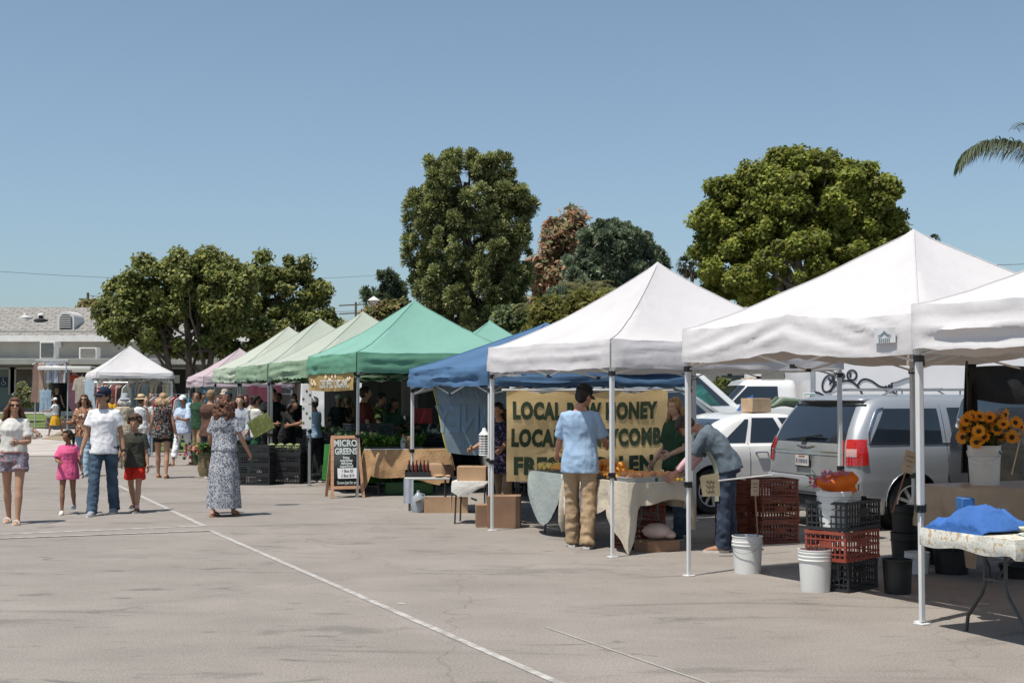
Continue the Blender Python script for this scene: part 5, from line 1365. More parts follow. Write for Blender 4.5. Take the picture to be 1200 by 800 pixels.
k = MB(); k.box((xp - .0395, 0, .925), (.003, .14, .014)); k.build('plate_heading', mat('plate_red', (.4, .1, .08), .6), pl)
k = MB()
for mir in (False, True): sh.patch(k, ('R', 0), ('R', 1.), .985, 1.0, .02, 8, 2, 0, mir)
k.build('hatch_trim', mchrome, mv)
k = MB()
for mir in (False, True):
    sh.patch(k, ('R', 0), ('R', 1.), .30, .44, .008, 8, 2, 0, mir)
k.build('lower_bumper', mat('bumper_dark', (.05, .055, .055), .6), mv)
k = MB()
for mir in (False, True):
    sh.patch(k, ('R', 0), ('R', 1.), .455, .475, .014, 8, 1, 0, mir); sh.patch(k, ('C', 0), ('C', 1.), .455, .475, .014, 6, 1, 0, mir)
k.build('bumper_trim', mchrome, mv)
k = MB(); 
for mir in (False, True): sh.patch(k, ('R', 0), ('R', 1.), .672, .684, .008, 8, 1, 0, mir)
k.build('hatch_gap', mseam, mv)
k = MB()
for s_ in (-1, 1):
    k.tube([(.78, s_ * .60, 1.73), (.95, s_ * .60, 1.80), (3.0 - .4, s_ * .60, 1.80), (2.75, s_ * .60, 1.72)], .014, 6)
    k.tube([(1.0, s_ * .60, 1.73), (1.0, s_ * .60, 1.80)], .012, 6); k.tube([(2.0, s_ * .60, 1.74), (2.0, s_ * .60, 1.80)], .012, 6)
for x in (1.05, 1.7, 2.4): k.box((x, 0, 1.815), (.05, 1.2, .02))
k.build('roof_rack', mat('rack_grey', (.3, .31, .32), .4, metal=.4), mv)
for s_ in (-1, 1):
    k = MB(); a_, b_ = sh.pt(.62, ('S', 1.65), .01), sh.pt(.62, ('S', 2.6), .01); k.tube([(a_.x, s_ * abs(a_.y), .62), (b_.x, s_ * abs(b_.y), .62)], .012, 6); k.build('side_trim', mchrome, mv)
for s_ in (-1, 1): k = MB(); k.ball((3.68, s_ * 1.04, 1.16), (.07, .11, .09), 12); k.build('mirror', msil, mv)
for xw in (.95, 4.05):
    for s_ in (-1, 1):
        k = MB(); k.tube([(xw + .415 * math.cos(a), s_ * (.985 + .004), .352 + .415 * math.sin(a)) for a in [R(q) for q in range(-8, 189, 12)]], .005, 6); k.build('arch_lip', msil, mv)
# white sedan
skeys = [(.18, .15, 4.5, .8, .25), (.27, .04, 4.66, .86, .25), (.5, 0, 4.72, .9, .25), (.78, .02, 4.66, .905, .22), (.90, .06, 4.45, .89, .2), (.95, .12, 4.2, .87, .2), (.975, .55, 3.6, .83, .2), (1.02, .78, 3.38, .81, .2), (1.15, .98, 3.10, .755, .2), (1.28, 1.22, 2.82, .70, .2), (1.37, 1.46, 2.56, .65, .2), (1.405, 1.62, 2.4, .6, .22), (1.425, 1.85, 2.2, .48, .2), (1.43, 2.0, 2.1, .3, .05)]
mwp = paint('white', (.70, .70, .69), 0, .3)
sdO = P(842, 500, 19.0); sdO = Vector((sdO.x, 19.0, 0)) - wv * 1.1 + nv * .8
sdn, ssh = vehicle('sedan', 'white sedan parked beyond the silver minivan with goods on its roof', 'car', sdO, TH, skeys, mwp, .32, (.95, 3.75),
    [((1.14, 1.60), (1.52, 1.66), 1.0, 1.33), ((1.60, 1.72), (2.22, 2.08), 1.0, 1.35), ((2.32, 2.16), (3.14, 2.56), 1.0, 1.35)], (1.03, 1.33, 1.), (1.03, 1.33, .1), seams=((1.56, .4, 1.56, 1.0), (2.27, .35, 2.27, 1.35), (3.25, .4, 3.25, 1.0)), handles=((1.75, .86), (2.45, .86)))
for s_ in (False, True):
    k = MB(); ssh.patch(k, ('C', .1), ('C', 1), .68, .88, .01, 6, 5, 0, s_); k.build('tail_light', mred, sdn)
def SR(x, y): # point on sedan roof
    return sdO + wv * x + nv * y + Vector((0, 0, 1.43))
# white high van facing right, and grey older wagon
vk = [(.3, .05, 5.3, .95, .2), (.8, 0, 5.45, 1.0, .2), (1.1, 0, 5.4, 1.0, .2), (1.3, .02, 5.1, 1.0, .2), (1.42, .03, 4.55, .99, .18), (1.5, .03, 4.3, .97, .18), (2.0, .05, 3.75, .92, .18), (2.2, .08, 3.5, .88, .2), (2.32, .15, 3.2, .8, .25), (2.36, .4, 2.9, .6, .25)]
q = P(871, 463, 22.6); wb = Vector((math.cos(R(6)), math.sin(R(6)), 0))
vB, vsh = vehicle('cargo_van', 'white high roofed van whose sloping windscreen pillar shows behind the grey wagon', 'van', Vector((q.x, q.y, 0)) - wb * 4.35 + Vector((-.1, 1.0, 0)), R(6), vk, mwp, .36, (1.0, 4.4), [((3.0, 3.0), (4.18, 3.72), 1.5, 2.02), ((.5, .5), (1.55, 1.55), 1.5, 2.0), ((1.7, 1.7), (2.85, 2.85), 1.5, 2.0)], None, (1.5, 2.05, .1))
k = MB(); vsh.patch(k, (lambda z: ('S', 3.05)), (lambda z: ('S', 3.95 - (z - 1.5) * .9)), 1.51, 1.85, .012, 8, 6); k.build('window_cargo', mat('tarp_teal', (.03, .15, .13), .7, .4, 6, bump=1, bscale=8), vB)
gk = [(.3, .05, 4.5, .85, .2), (.7, 0, 4.65, .92, .2), (1.0, .02, 4.6, .92, .2), (1.15, .03, 4.4, .91, .2), (1.24, .05, 3.6, .89, .18), (1.3, .06, 3.35, .87, .18), (1.6, .12, 3.02, .80, .18), (1.78, .2, 2.75, .74, .18), (1.83, .35, 2.5, .6, .2)]
q = P(845, 490, 20.9)
mgr = paint('grey', (.24, .26, .26), .3, .35)
vA, gsh = vehicle('estate_car', 'grey wagon with a sloping silver pillar behind the long haired vendor', 'car', Vector((q.x, q.y + .9, 0)) - Vector((3.3, 0, 0)), R(3), gk, mgr, .33, (.9, 3.75), [((2.2, 2.2), (3.2, 2.82), 1.28, 1.72), ((1.2, 1.2), (2.1, 2.1), 1.28, 1.72), ((.3, .4), (1.1, 1.1), 1.28, 1.72)], (1.3, 1.7, 1.), (1.3, 1.72, .1))
k = MB(); k.tube([gsh.pt(1.27, ('D', .5), .01), gsh.pt(1.5, ('D', .5), .01), gsh.pt(1.78, ('D', .5), .01)], .035, 6); k.build('pillar', mat('pillar_silver', (.4, .42, .42), .4, metal=.3), vA)
# box truck facing left
TD = 25.4
tb = thing('box_truck', 'white box truck with black graffiti scrawls behind the silver minivan', 'truck', (P(1000, 0, TD).x, TD, 0), 0)
ox = P(1000, 0, TD).x
k = MB(); xa, xb = P(946, 0, TD).x - ox, P(946, 0, TD).x - ox + 5.2
k.box(((xa + xb) / 2, 1.2, 2.2), (xb - xa, 2.4, 2.35)); bx_ = k.build('cargo_box', paint('box_white', (.8, .79, .8), 0, .5), tb, bevel=.03)
k = MB()
for z in (1.06, 3.34): k.box(((xa + xb) / 2, -.012, z), (xb - xa, .03, .08))
for x in (xa + .03, xb - .03): k.box((x, -.014, 2.2), (.07, .034, 2.3))
k.build('corner_trim', mat('trim_alu', (.45, .46, .47), .4, metal=.5), bx_)
def gr(pts, nsub=6):
    o = []
    pp = [P(900 + x / 6.667, 420 + y / 6.667, TD) - Vector((ox, TD, 0)) for x, y in pts]
    for i in range(len(pp) - 1):
        p0, p1, p2, p3 = pp[max(i - 1, 0)], pp[i], pp[i + 1], pp[min(i + 2, len(pp) - 1)]
        for s in range(nsub):
            t = s / nsub; o.append(.5 * ((2 * p1) + (p2 - p0) * t + (2 * p0 - 5 * p1 + 4 * p2 - p3) * t * t + (3 * p1 - p0 - 3 * p2 + p3) * t ** 3))
    o.append(pp[-1]); return [Vector((v.x, -.008, v.z)) for v in o]
def ell(cx, cy, rx, ry, tl): return [(cx + rx * math.cos(a) * math.cos(tl) - ry * math.sin(a) * math.sin(tl), cy + rx * math.cos(a) * math.sin(tl) + ry * math.sin(a) * math.cos(tl)) for a in [2 * PI * i / 12 for i in range(13)]]
k = MB()
for pts in (ell(470, 195, 42, 68, .35), ell(548, 150, 52, 26, -.5), ell(655, 130, 36, 38, .2), [(478, 290), (500, 235), (550, 190), (615, 172), (670, 190), (715, 235), (738, 285)], [(330, 300), (350, 272), (385, 264), (440, 290)],
            [(700, 205), (725, 172), (760, 160), (810, 175), (870, 215), (922, 225), (915, 215), (925, 245), (922, 275)], [(935, 235), (948, 205), (958, 262), (940, 240)], [(965, 188), (968, 240), (985, 268), (1003, 276)], [(968, 190), (1010, 182), (1070, 158), (1110, 152), (1135, 165), (1142, 200)],
            [(470, 150), (490, 180), (480, 200)], [(640, 110), (645, 130), (638, 145)], [(500, 170), (520, 120), (560, 105)]):
    k.tube(gr(pts), .02, 5, sy=.4)
k.build('graffiti', mat('spray_black', (.03, .03, .04), .7), bx_)
ck = [(.45, 0, 2.0, .95, .15), (.9, -.05, 2.05, 1.0, .15), (1.2, -.05, 2.0, 1.0, .15), (1.45, 0, 1.7, .98, .15), (1.5, 0, 1.45, .95, .15), (1.85, .02, 1.1, .87, .15), (1.95, .04, 1.0, .8, .15), (1.98, .1, .9, .6, .15)]
csh = Shell(ck); cx0 = P(934, 0, TD).x - ox
kk = csh.body(zlist(ck, .06)); Tm = Matrix.Translation((cx0, 1.15, 0)) @ Matrix.Rotation(PI, 4, 'Z'); kk.v = [Tm @ p for p in kk.v]
cab = kk.build('cab', mwp, tb)
k = MB(); csh.patch(k, (lambda z: ('S', .38)), (lambda z: ('S', 1.36 - (z - 1.5) * .95)), 1.5, 1.84, .008, 5, 8, 0, True); k.v = [Tm @ p for p in k.v]; k.build('side_window', mgl, cab); k = MB(); csh.patch(k, (lambda z: ('S', .38)), (lambda z: ('S', 1.36 - (z - 1.5) * .95)), 1.5, 1.84, .008, 5, 8, 0, False); k.v = [Tm @ p for p in k.v]; k.build('side_window', mgl, cab)
k = MB()
for mir in (False, True): csh.patch(k, ('F', .05), ('F', 1), 1.52, 1.86, .01, 6, 8, 0, mir); csh.patch(k, ('D', .2), ('D', 1), 1.52, 1.86, .01, 4, 8, 0, mir)
k.v = [Tm @ p for p in k.v]; k.build('windscreen', mgl, cab)
for i, y in enumerate((-.5, 0, .5)):
    k = MB(); k.box((cx0 - .8, 1.15 + y, 1.99), (.08, .1, .04)); k.build('roof_lamp', mat('amber', (.6, .4, .25), .3), cab)
k = MB(); k.box((cx0 - .75, 1.15 - .3, 2.04), (.3, .2, .08)); k.build('beacon', mtrim, cab)
k = MB(); k.box((xa + .3, 1.2, .75), (6.5, .9, .25)); k.build('chassis', mblk, tb)
for x in (cx0 - 1.2, xb - 1.4):
    for y in (.12, 2.28): wheel(x, y if y > 1 else -y * 0 + .1, .42, tb)
# far white van behind the green stalls
fv_ = P(467, 0, 37).x
vF, fsh = vehicle('delivery_van', 'far white van parked beyond the teal canopy stall', 'van', (fv_ - 2.8, 38, 0), R(4), vk, mwp, .36, (1.0, 4.4), [((3.0, 3.0), (4.18, 3.72), 1.5, 2.02)], None, (1.5, 2.05, .1))
dk = [(z, a, b, c * 1.0, r) for z, a, b, c, r in gk]
q = P(1135, 600, 15.2)
vD, dsh = vehicle('dark_suv', 'dark car glimpsed behind the black shade cloth and sunflowers', 'car', (q.x + .15, 15.0, 0), R(14), dk, paint('black', (.02, .022, .025), 0, .25), .34, (.9, 3.75), [((2.2, 2.2), (3.2, 2.82), 1.28, 1.72), ((1.2, 1.2), (2.1, 2.1), 1.28, 1.72), ((.3, .4), (1.1, 1.1), 1.28, 1.72)], (1.3, 1.7, 1.), (1.3, 1.72, .1))
k = MB(); dsh.patch(k, (lambda z: ('S', .5)), (lambda z: ('S', 2.9)), 1.42, 1.74, .03, 12, 8)
k.build('sun_shade', mat('foil', (.5, .52, .55), .35, .4, 45, metal=.4, bump=1, bscale=60, col2=(.22, .24, .26)), vD)
# ------------------------------------------------------------------ builders for market goods
def M4(loc, rz=0.): return Matrix.Translation(Vector(loc)) @ Matrix.Rotation(rz, 4, 'Z')
mcard = mat('cardboard', (.42, .27, .16), .85, .1, 3, bump=.1, bscale=40); mcardd = mat('cardboard_dark', (.24, .14, .085), .85, .12, 3)
mbw = mat('bucket_white', (.68, .68, .66), .45, .05, 3); mgrd = mat('crate_black', (.022, .022, .024), .5, .2, 6); mcr = mat('crate_red', (.24, .045, .025), .5, .18, 5, col2=(.32, .07, .04)); mcbr = mat('crate_maroon', (.14, .035, .02), .5, .25, 5, col2=(.22, .06, .035))
mtbl = mat('table_top', (.55, .55, .52), .5, .05, 3); mdl = mat('leg_dark', (.06, .06, .06), .4, .1, 5, metal=.3)
mor = mat('orange_peel', (.9, .30, .03), .45, .12, 14, bump=.3, bscale=160, col2=(.98, .42, .06)); mgf = mat('grapefruit', (.8, .30, .10), .45, .1, 12, bump=.3, bscale=160, col2=(.85, .4, .16)); myl = mat('yellow_fruit', (.75, .5, .12), .45, .1, 12)
mlf = leafmat('herb_leaf', (.07, .17, .03), .3); mlf2 = leafmat('herb_leaf_light', (.14, .26, .05), .3)
def crate(label, loc, rz, m, d=(.6, .4, .25), group=None, lat=6, rows=3, name='plastic_crate'):
    w_, l_, h_ = d; k = MB(); t_ = .012
    k.box((0, 0, .008), (w_ - .03, l_ - .03, .014))
    for (a, b, n) in (((-w_ / 2, -l_ / 2), (w_ / 2, -l_ / 2), lat * 2), ((w_ / 2, -l_ / 2), (w_ / 2, l_ / 2), int(lat * 1.4)), ((w_ / 2, l_ / 2), (-w_ / 2, l_ / 2), lat * 2), ((-w_ / 2, l_ / 2), (-w_ / 2, -l_ / 2), int(lat * 1.4))):
        a, b = Vector((*a, 0)), Vector((*b, 0)); dr = (b - a).normalized(); nr = Vector((dr.y, -dr.x, 0)); an = math.atan2(dr.y, dr.x)
        L = (b - a).length
        for z, hh, o in ((h_ - .014, .026, .006), (h_ * .72, .012, .001), (h_ * .48, .014, .002), (h_ * .24, .012, .001), (.014, .028, .004)):
            c = (a + b) / 2 + nr * (o - t_ / 2); k.box((c.x, c.y, z), (L - .004, t_, hh), an)
        for i in range(n + 1):
            c = a + dr * (L * (.03 + .94 * i / n)) - nr * (t_ / 2); wv_ = .02 if i in (0, n) else .01
            k.box((c.x, c.y, h_ / 2), (wv_, t_ * .8, h_ - .03), an)
        # solid hand panel in the middle third
        c = (a + b) / 2 - nr * (t_ / 2 + .001); k.box((c.x, c.y, h_ * .60), (L * .3, t_ * .7, h_ * .16), an)
    o = k.build(name, m, None, smooth=False); o.location = loc; o.rotation_euler = (0, 0, rz)
    return tag(o, label, 'crate', group)
def bucket(label, loc, r=.148, h=.36, m=None, name='bucket', cat='bucket', handle=True, lid=False, group=None, ribs=3):
    t = thing(name, label, cat, loc, random.uniform(0, 6), group)
    pr = [(0, .004), (r * .86, .004), (r * .87, 0), (r * .88, .01), (r * .97, h * .72)]
    for i in range(ribs): z = h * (.74 + .085 * i); pr += [(r * 1.03, z), (r * 1.035, z + .008), (r * .985, z + .012)]
    pr += [(r, h - .012), (r * 1.03, h - .008), (r * 1.03, h), (r * .96, h)]
    if not lid: pr += [(r * .93, h * .6), (r * .84, .02), (0, .02)]
    k = MB(); k.lathe(pr, 28); k.build('body', m or mbw, t)
    if lid:
        k = MB(); k.lathe([(r * 1.02, h - .03), (r * 1.06, h - .028), (r * 1.07, h + .008), (r * 1.0, h + .014), (r * .97, h + .004), (0, h + .004)], 28); k.build('lid', m or mbw, t)
    if handle:
        k = MB(); k.tube([(r * 1.03 * math.cos(a), r * 1.03 * math.sin(a) * .98 - .0, h * .86 - .55 * r * math.sin(a)) for a in [PI + PI * i / 14 for i in range(15)]] if False else [(r * 1.04 * math.cos(a), -r * 1.06 * math.sin(a) - .004, h * .86 - r * .75 * math.sin(a)) for a in [PI * i / 14 for i in range(15)]], .003, 5); k.build('handle', mchrome, t)
    return t
def cbox(label, loc, rz, d, m=None, opened=False, group=None, name='cardboard_box', cat='box', tape=True):
    w_, l_, h_ = d; t = thing(name, label, cat, loc, rz, group); k = MB()
    if opened:
        for (c, s_) in (((0, -l_ / 2, h_ / 2), (w_, .006, h_)), ((0, l_ / 2, h_ / 2), (w_, .006, h_)), ((-w_ / 2, 0, h_ / 2), (.006, l_, h_)), ((w_ / 2, 0, h_ / 2), (.006, l_, h_)), ((0, 0, .004), (w_, l_, .006))): k.box(c, s_)
        k.build('box_body', m or mcard, t)
        for sx in (-1, 1):
            k = MB(); a = Vector((sx * w_ / 2, 0, h_)); k.box((0, 0, 0), (.005, l_, h_ * .45), 0, 0, Matrix.Translation(a + Vector((sx * .09, 0, -.02))) @ Matrix.Rotation(sx * R(110), 4, 'Y')); k.build('flap', m or mcard, t)
    else:
        k.box((0, 0, h_ / 2), d); k.build('box_body', m or mcard, t, bevel=.004)
        if tape:
            k = MB(); k.box((0, 0, h_ + .0015), (w_ * 1.002, .05, .002)); k.box((-w_ / 2 - .0015, 0, h_ * .9), (.002, .05, h_ * .2)); k.box((w_ / 2 + .0015, 0, h_ * .9), (.002, .05, h_ * .2)); k.build('tape', mat('tape_tan', (.5, .36, .22), .3), t)
    return t
def ftable(label, loc, rz, L=1.83, W=.76, h=.74, style='wish', m=None, lm=None, group='folding tables'):
    """long axis along local y"""
    t = thing('folding_table', label, 'table', loc, rz, group); lm = lm or mdl
    k = MB(); k.box((0, 0, h - .02), (W, L, .04)); k.build('table_top', m or mtbl, t, bevel=.008)
    k = MB()
    for s_ in (-1, 1): k.box((s_ * (W / 2 - .06), 0, h - .052), (.03, L * .9, .024))
    k.build('apron_rail', lm, t)
    for s_ in (-1, 1):
        y = s_ * (L / 2 - .22)
        for sx in (-1, 1):
            k = MB()
            if style == 'wish': k.tube([(sx * .1, y, h - .05), (sx * .1, y, h * .5), (sx * .13, y, h * .40), (sx * (W / 2 - .1), y, h * .16), (sx * (W / 2 - .08), y, .0)], .0135, 8)
            else: k.tube([(sx * (W / 2 - .06), y, h - .05), (sx * (W / 2 - .06), y, .0)], .0125, 8)
            k.build('leg', lm, t)
        k = MB(); k.bar((-.1 if style == 'wish' else -(W / 2 - .06), y, h * .55), (.1 if style == 'wish' else W / 2 - .06, y, h * .55), .02); k.bar((0, y, h * .55), (0, y - s_ * .3, h - .05), .012); k.build('brace', lm, t)
    return t
def drape(label, loc, rz, x0, x1, y0, y1, z, hang, m, name='tablecloth', cat='tablecloth', seed=0, amp=.028, group=None, flare=.03, rows=12, freq=13):
    """cloth over a rectangle in local x/y at height z. hang(side, t) -> length; sides L (x0), N (y0), R (x1), F (y1)"""
    k = MB(); rd = random.Random(seed); per = []
    def side(name_, a, b, n_, nr):
        for i in range(n_):
            t = i / n_; p = Vector(a).lerp(Vector(b), t); per.append((p, nr, hang(name_, t)))
    nL = max(6, int((y1 - y0) / .035)); nN = max(6, int((x1 - x0) / .035))
    side('N', (x0, y0), (x1, y0), nN, Vector((0, -1))); side('R', (x1, y0), (x1, y1), nL, Vector((1, 0))); side('F', (x1, y1), (x0, y1), nN, Vector((0, 1))); side('L', (x0, y1), (x0, y0), nL, Vector((-1, 0)))
    n = len(per); vs = []; fs = []
    # inner row then edge rows
    cx_, cy_ = (x0 + x1) / 2, (y0 + y1) / 2
    arc = 0; arcs = []
    for i in range(n): arcs.append(arc); arc += (per[(i + 1) % n][0] - per[i][0]).length
    for r_ in range(rows + 1):
        f = r_ / rows
        for i in range(n):
            p, nr, h_ = per[i]; p0, n0, h0 = per[i - 1]; p1, n1, h1 = per[(i + 1) % n]
            nn = (nr + n0 + n1); nn = nn.normalized() if nn.length > 0 else nr
            h_ = max(.002, h_)
            s_ = arcs[i]
            fold = amp * (.7 * math.sin(s_ * freq + 2.2 * nz(s_ * 1.7, seed) * 2 + f * .6) + .6 * nz(s_ * 9, seed, f * 2.5)) * min(1, f * 1.6) * min(1, h_ / .3)
            crs = .006 * nz(s_ * 22, f * h_ * 26, seed)
            q = p + nn * (.006 + flare * f * min(1, h_ / .4) + fold + crs + .008 * math.sin(f * PI))
            vs.append((q.x, q.y, z + .005 - h_ * f + (.006 if r_ == 0 else 0)))
    for r_ in range(rows):
        for i in range(n): j = (i + 1) % n; fs.append((r_ * n + i, (r_ + 1) * n + i, (r_ + 1) * n + j, r_ * n + j))
    b = len(vs); vs.append((cx_, cy_, z + .012))
    for i in range(n): fs.append((i, (i + 1) % n, b))
    k.add(vs, fs); o = k.build(name, m, None, ang=75); o.location = loc; o.rotation_euler = (0, 0, rz)
    return tag(o, label, cat, group)
ORD = ['bottom', 'second', 'third', 'fourth', 'fifth', 'top']
# ------------------------------------------------------------------ orange table (long axis along U)
T0 = G(736, 566.5, .745)
RU = RZ   # local x = V, local y = U
mcl = mat('cloth_cream', (.58, .51, .41), .9, .06, 3, bump=.35, bscale=30, trans=.15); mclg = mat('cloth_greygreen', (.30, .335, .32), .9, .08, 3, bump=.4, bscale=18); mclw = mat('cloth_linen', (.6, .58, .54), .9, .06, 3, bump=.35, bscale=28)
ta = T0 + V * .38 + U * 1.25; ta.z = 0
ftable('long folding table under pale cloths holding the oranges, dark legs showing below', ta, RU, 2.5, .76, .735, style='wish')
tl = T0.copy(); tl.z = 0
def hC(s, t):
    if s == 'L': return (.34 + .42 * max(0, (t - .5) / .5) ** 1.1 if t > .5 else .34 + .04 * math.sin(t * 9))
    if s == 'N': return .76 - .55 * min(1, t / .16) if t < .16 else .21 + .03 * math.sin(t * 7) + .34 * max(0, (t - .88) / .12)
    if s == 'R': return .52 if t < .12 else .3
    return .0
def hB(s, t): return {'L': .40 + .04 * math.sin(t * 8), 'R': .3}.get(s, 0)
def hA(s, t):
    if s == 'L': return .12 + .50 * math.sin(PI * min(1, max(0, (t + .04) / .98))) ** .75
    return {'R': .3, 'F': .2}.get(s, 0)
drape('cream tablecloth with a low hanging corner at the near end of the orange table', tl, RU, -.005, .775, -.01, .85, .742, hC, mcl, seed=1, amp=.034, group=None)
drape('white linen cloth hanging straight over the middle of the orange table', tl, RU, -.004, .77, .84, 1.62, .739, hB, mclw, seed=2, amp=.022)
drape('grey green cloth with a rounded drop at the far end of the orange table', tl, RU, -.003, .77, 1.5, 2.52, .745, hA, mclg, seed=3, amp=.012, freq=7)
k = MB(); pts = [(.0, 1.50, .74), (-.03, 1.49, .6), (-.04, 1.5, .4), (-.06, 1.48, .22), (-.05, 1.5, .1)]
k.tube(pts, [.03, .045, .06, .055, .015], 12, sy=.5); o = k.build('cloth_tail', mcl); o.location = tl; o.rotation_euler = (0, 0, RU); tag(o, 'bunched cream cloth tail hanging beside the khaki trousers', 'tablecloth')
def onT(x, y, z): return T0 * 1 + V * x + U * y + Vector((0, 0, z - .745))
# oranges
om = MB(); om.ball((0, 0, 0), (.04, .04, .037), 14); ome = om.mesh('orange', [mor], True, 180)
gm = MB(); gm.ball((0, 0, 0), (.052, .052, .047), 14); gme = gm.mesh('grapefruit', [mgf], True, 180)
ym = MB(); ym.ball((0, 0, 0), (.033, .033, .036), 12); yme = ym.mesh('tomato', [myl], True, 180)
rd = random.Random(3)
def nth(i): return ['leftmost', 'second', 'third', 'fourth', 'fifth', 'sixth', 'seventh', 'eighth', 'ninth', 'tenth', 'eleventh', 'twelfth', 'thirteenth', 'fourteenth', 'fifteenth', 'sixteenth', 'seventeenth', 'eighteenth', 'nineteenth', 'twentieth', 'twenty first', 'twenty second', 'twenty third', 'twenty fourth'][i]
def fruit(me, name, p, label, grp, sc=1.):
    o = link(name, me); o.location = p; o.scale = [sc * rd.uniform(.9, 1.1)] * 3; o.rotation_euler = (rd.uniform(0, 6), rd.uniform(0, 6), rd.uniform(0, 6)); tag(o, label, 'fruit', grp); return o
mtray = mat('tray_clear', (.6, .6, .58), .25, .05, 4, trans=.3, spec=.6); mtrayb = mat('tray_black', (.03, .03, .03), .4)
def tray(label, p, rz, d, m, group=None):
    k = MB(); w_, l_, h_ = d
    k.box((0, 0, .004), (w_, l_, .006))
    for s_ in (-1, 1): k.box((s_ * w_ / 2, 0, h_ / 2), (.008, l_, h_)); k.box((0, s_ * l_ / 2, h_ / 2), (w_, .008, h_))
    for s_ in (-1, 1): k.box((s_ * (w_ / 2 + .008), 0, h_ - .004), (.02, l_ + .03, .006)); k.box((0, s_ * (l_ / 2 + .008), h_ - .003), (w_, .02, .006))
    o = k.build('tray', m); o.location = p; o.rotation_euler = (0, 0, rz); return tag(o, label, 'tray', group)
for i in range(2): tray(('clear plastic tray at the near left corner of the orange table', 'clear plastic tray right of another at the near end of the orange table')[i], onT(.18 + .38 * i, .15, .752), RU, (.34, .22, .055), mtray)
for i in range(3): tray(('black tray of oranges nearest the clear trays', 'black tray of oranges in the middle of the table', 'black tray of tomatoes at the far end by the banner')[i], onT(.30, .62 + .58 * i, .752), RU, (.52, .54, .05), mtrayb)
for layer, (ny, nx_, z) in enumerate(((20, 5, .80), (17, 4, .86), (12, 2, .915))):
    for j in range(ny):
        for i in range(nx_):
            if layer and rd.random() < .22 + .2 * layer: continue
            y = .36 + layer * .06 + j * .085 + rd.uniform(-.015, .015); x = .08 + layer * .05 + i * .088 + rd.uniform(-.012, .012)
            if y > 2.05: continue
            fruit(ome, 'orange', onT(x, y, z), 'orange heaped among others on the long market table', 'oranges heaped on the market table', 1.18)
for j in range(9):
    for i in range(4): fruit(yme, 'tomato', onT(.1 + .1 * i + rd.uniform(-.02, .02), 2.08 + .05 * j, .79 + .03 * (j % 2)), 'yellow tomato at the far end of the orange table', 'yellow tomatoes on the market table')
for i, (x, y) in enumerate(((.1, .13), (.2, .16), (.3, .12), (.15, .2), (.26, .2), (.48, .14), (.58, .18), (.66, .12))):
    fruit(gme, 'grapefruit', onT(x, y, .80), '%s pale grapefruit in the clear trays at the near end' % nth(i), 'grapefruit in the clear trays')
for i, (x, y) in enumerate(((.14, .34), (.25, .31), (.36, .34), (.47, .31), (.58, .34), (.67, .30))):
    fruit(gme, 'grapefruit', onT(x, y, .80), '%s large orange grapefruit behind the clear trays' % nth(i), 'grapefruit behind the clear trays', 1.1)
for i in range(16):
    fruit(yme, 'potato', onT(.5 + rd.uniform(0, .25), rd.uniform(.01, .12), .775), '%s small tan root lying at the near table edge' % nth(i), 'small roots at the table edge', .7)
# things under the orange table
for i in range(2): crate(['maroon crate standing under the near end of the orange table', 'maroon crate on another under the near end of the orange table'][i], onT(.42, .55, 0) + Vector((0, 0, .25 * i)), RU + .1, mcbr, (.5, .36, .245), 'crates under the orange table')
k = MB(); k.ball((0, 0, .09), (.16, .1, .09), 12); k.ball((.14, 0, .05), (.07, .08, .05), 10); o = k.build('sack', cloth('sack_pink', (.55, .42, .38))); o.location = onT(.45, .18, .12) ; tag(o, 'pale crumpled sack on the crates under the orange table', 'bag')
cbox('flat carton under the crumpled sack beneath the orange table', onT(.45, .18, 0), RU, (.4, .3, .12), mcardd)
# ------------------------------------------------------------------ honey banner on the front of the blue canopy
HB = BB + V * .22 - U * .03
mban = mat('banner_yellow', (.93, .70, .36), .8, .06, 1.5, bump=.3, bscale=6, trans=.35); mink = mat('ink_green', (.035, .06, .032), .8, .1, 20)
bn = thing('banner', 'large yellow banner in green capitals advertising local raw honey, honeycomb and fresh pollen', 'banner', HB + U * -.04, RZ)
Wb, Zt, Zb2 = 2.36, 1.735, .58
def bwob(x, z): return .05 * nz(x * 1.1, z * 1.3, 4) + .006 * nz(x * 3, z * 3, 1)
k = MB(); k.grid(lambda a, b: Vector((a * Wb, bwob(a * Wb, Zt + (Zb2 - Zt) * b), Zt + (Zb2 - Zt) * b - .02 * math.sin(a * PI) + (.02 * math.sin(a * 22) if b < .01 else 0))), 120, 60); k.build('sheet', mban, bn)
k = MB(); k.tube([(-.06, .01, Zt + .01), (Wb + .1, .01, Zt + .01)], .016, 8); k.build('rail', mleg, bn)
for ln, z, sx_, st in (('LOCAL RAW HONEY', 1.475, .80, .08), ('LOCAL HONEYCOMB', 1.125, .80, .06), ('FRESH POLLEN', .765, .80, .10)):
    me = text_mesh(ln, .315, mink, ext=.001, off=.019, sx=1, align='LEFT', space=1.1)
    xs_ = [v.co.x for v in me.vertices]; wln = max(xs_) - min(xs_); tgt = {'LOCAL RAW HONEY': 2.12, 'LOCAL HONEYCOMB': 2.2, 'FRESH POLLEN': 2.04}[ln]
    for v in me.vertices:
        x = (v.co.x - min(xs_)) * tgt / wln if False else v.co.x * tgt / wln
        zz = v.co.y * .92; off_ = v.co.z
        v.co = Vector((x + st, bwob(x + st, z + zz) - .0052 - .0005 * (off_ > 0), z + zz - .02 * math.sin((x + st) / Wb * PI)))
    link('lettering', me, bn)
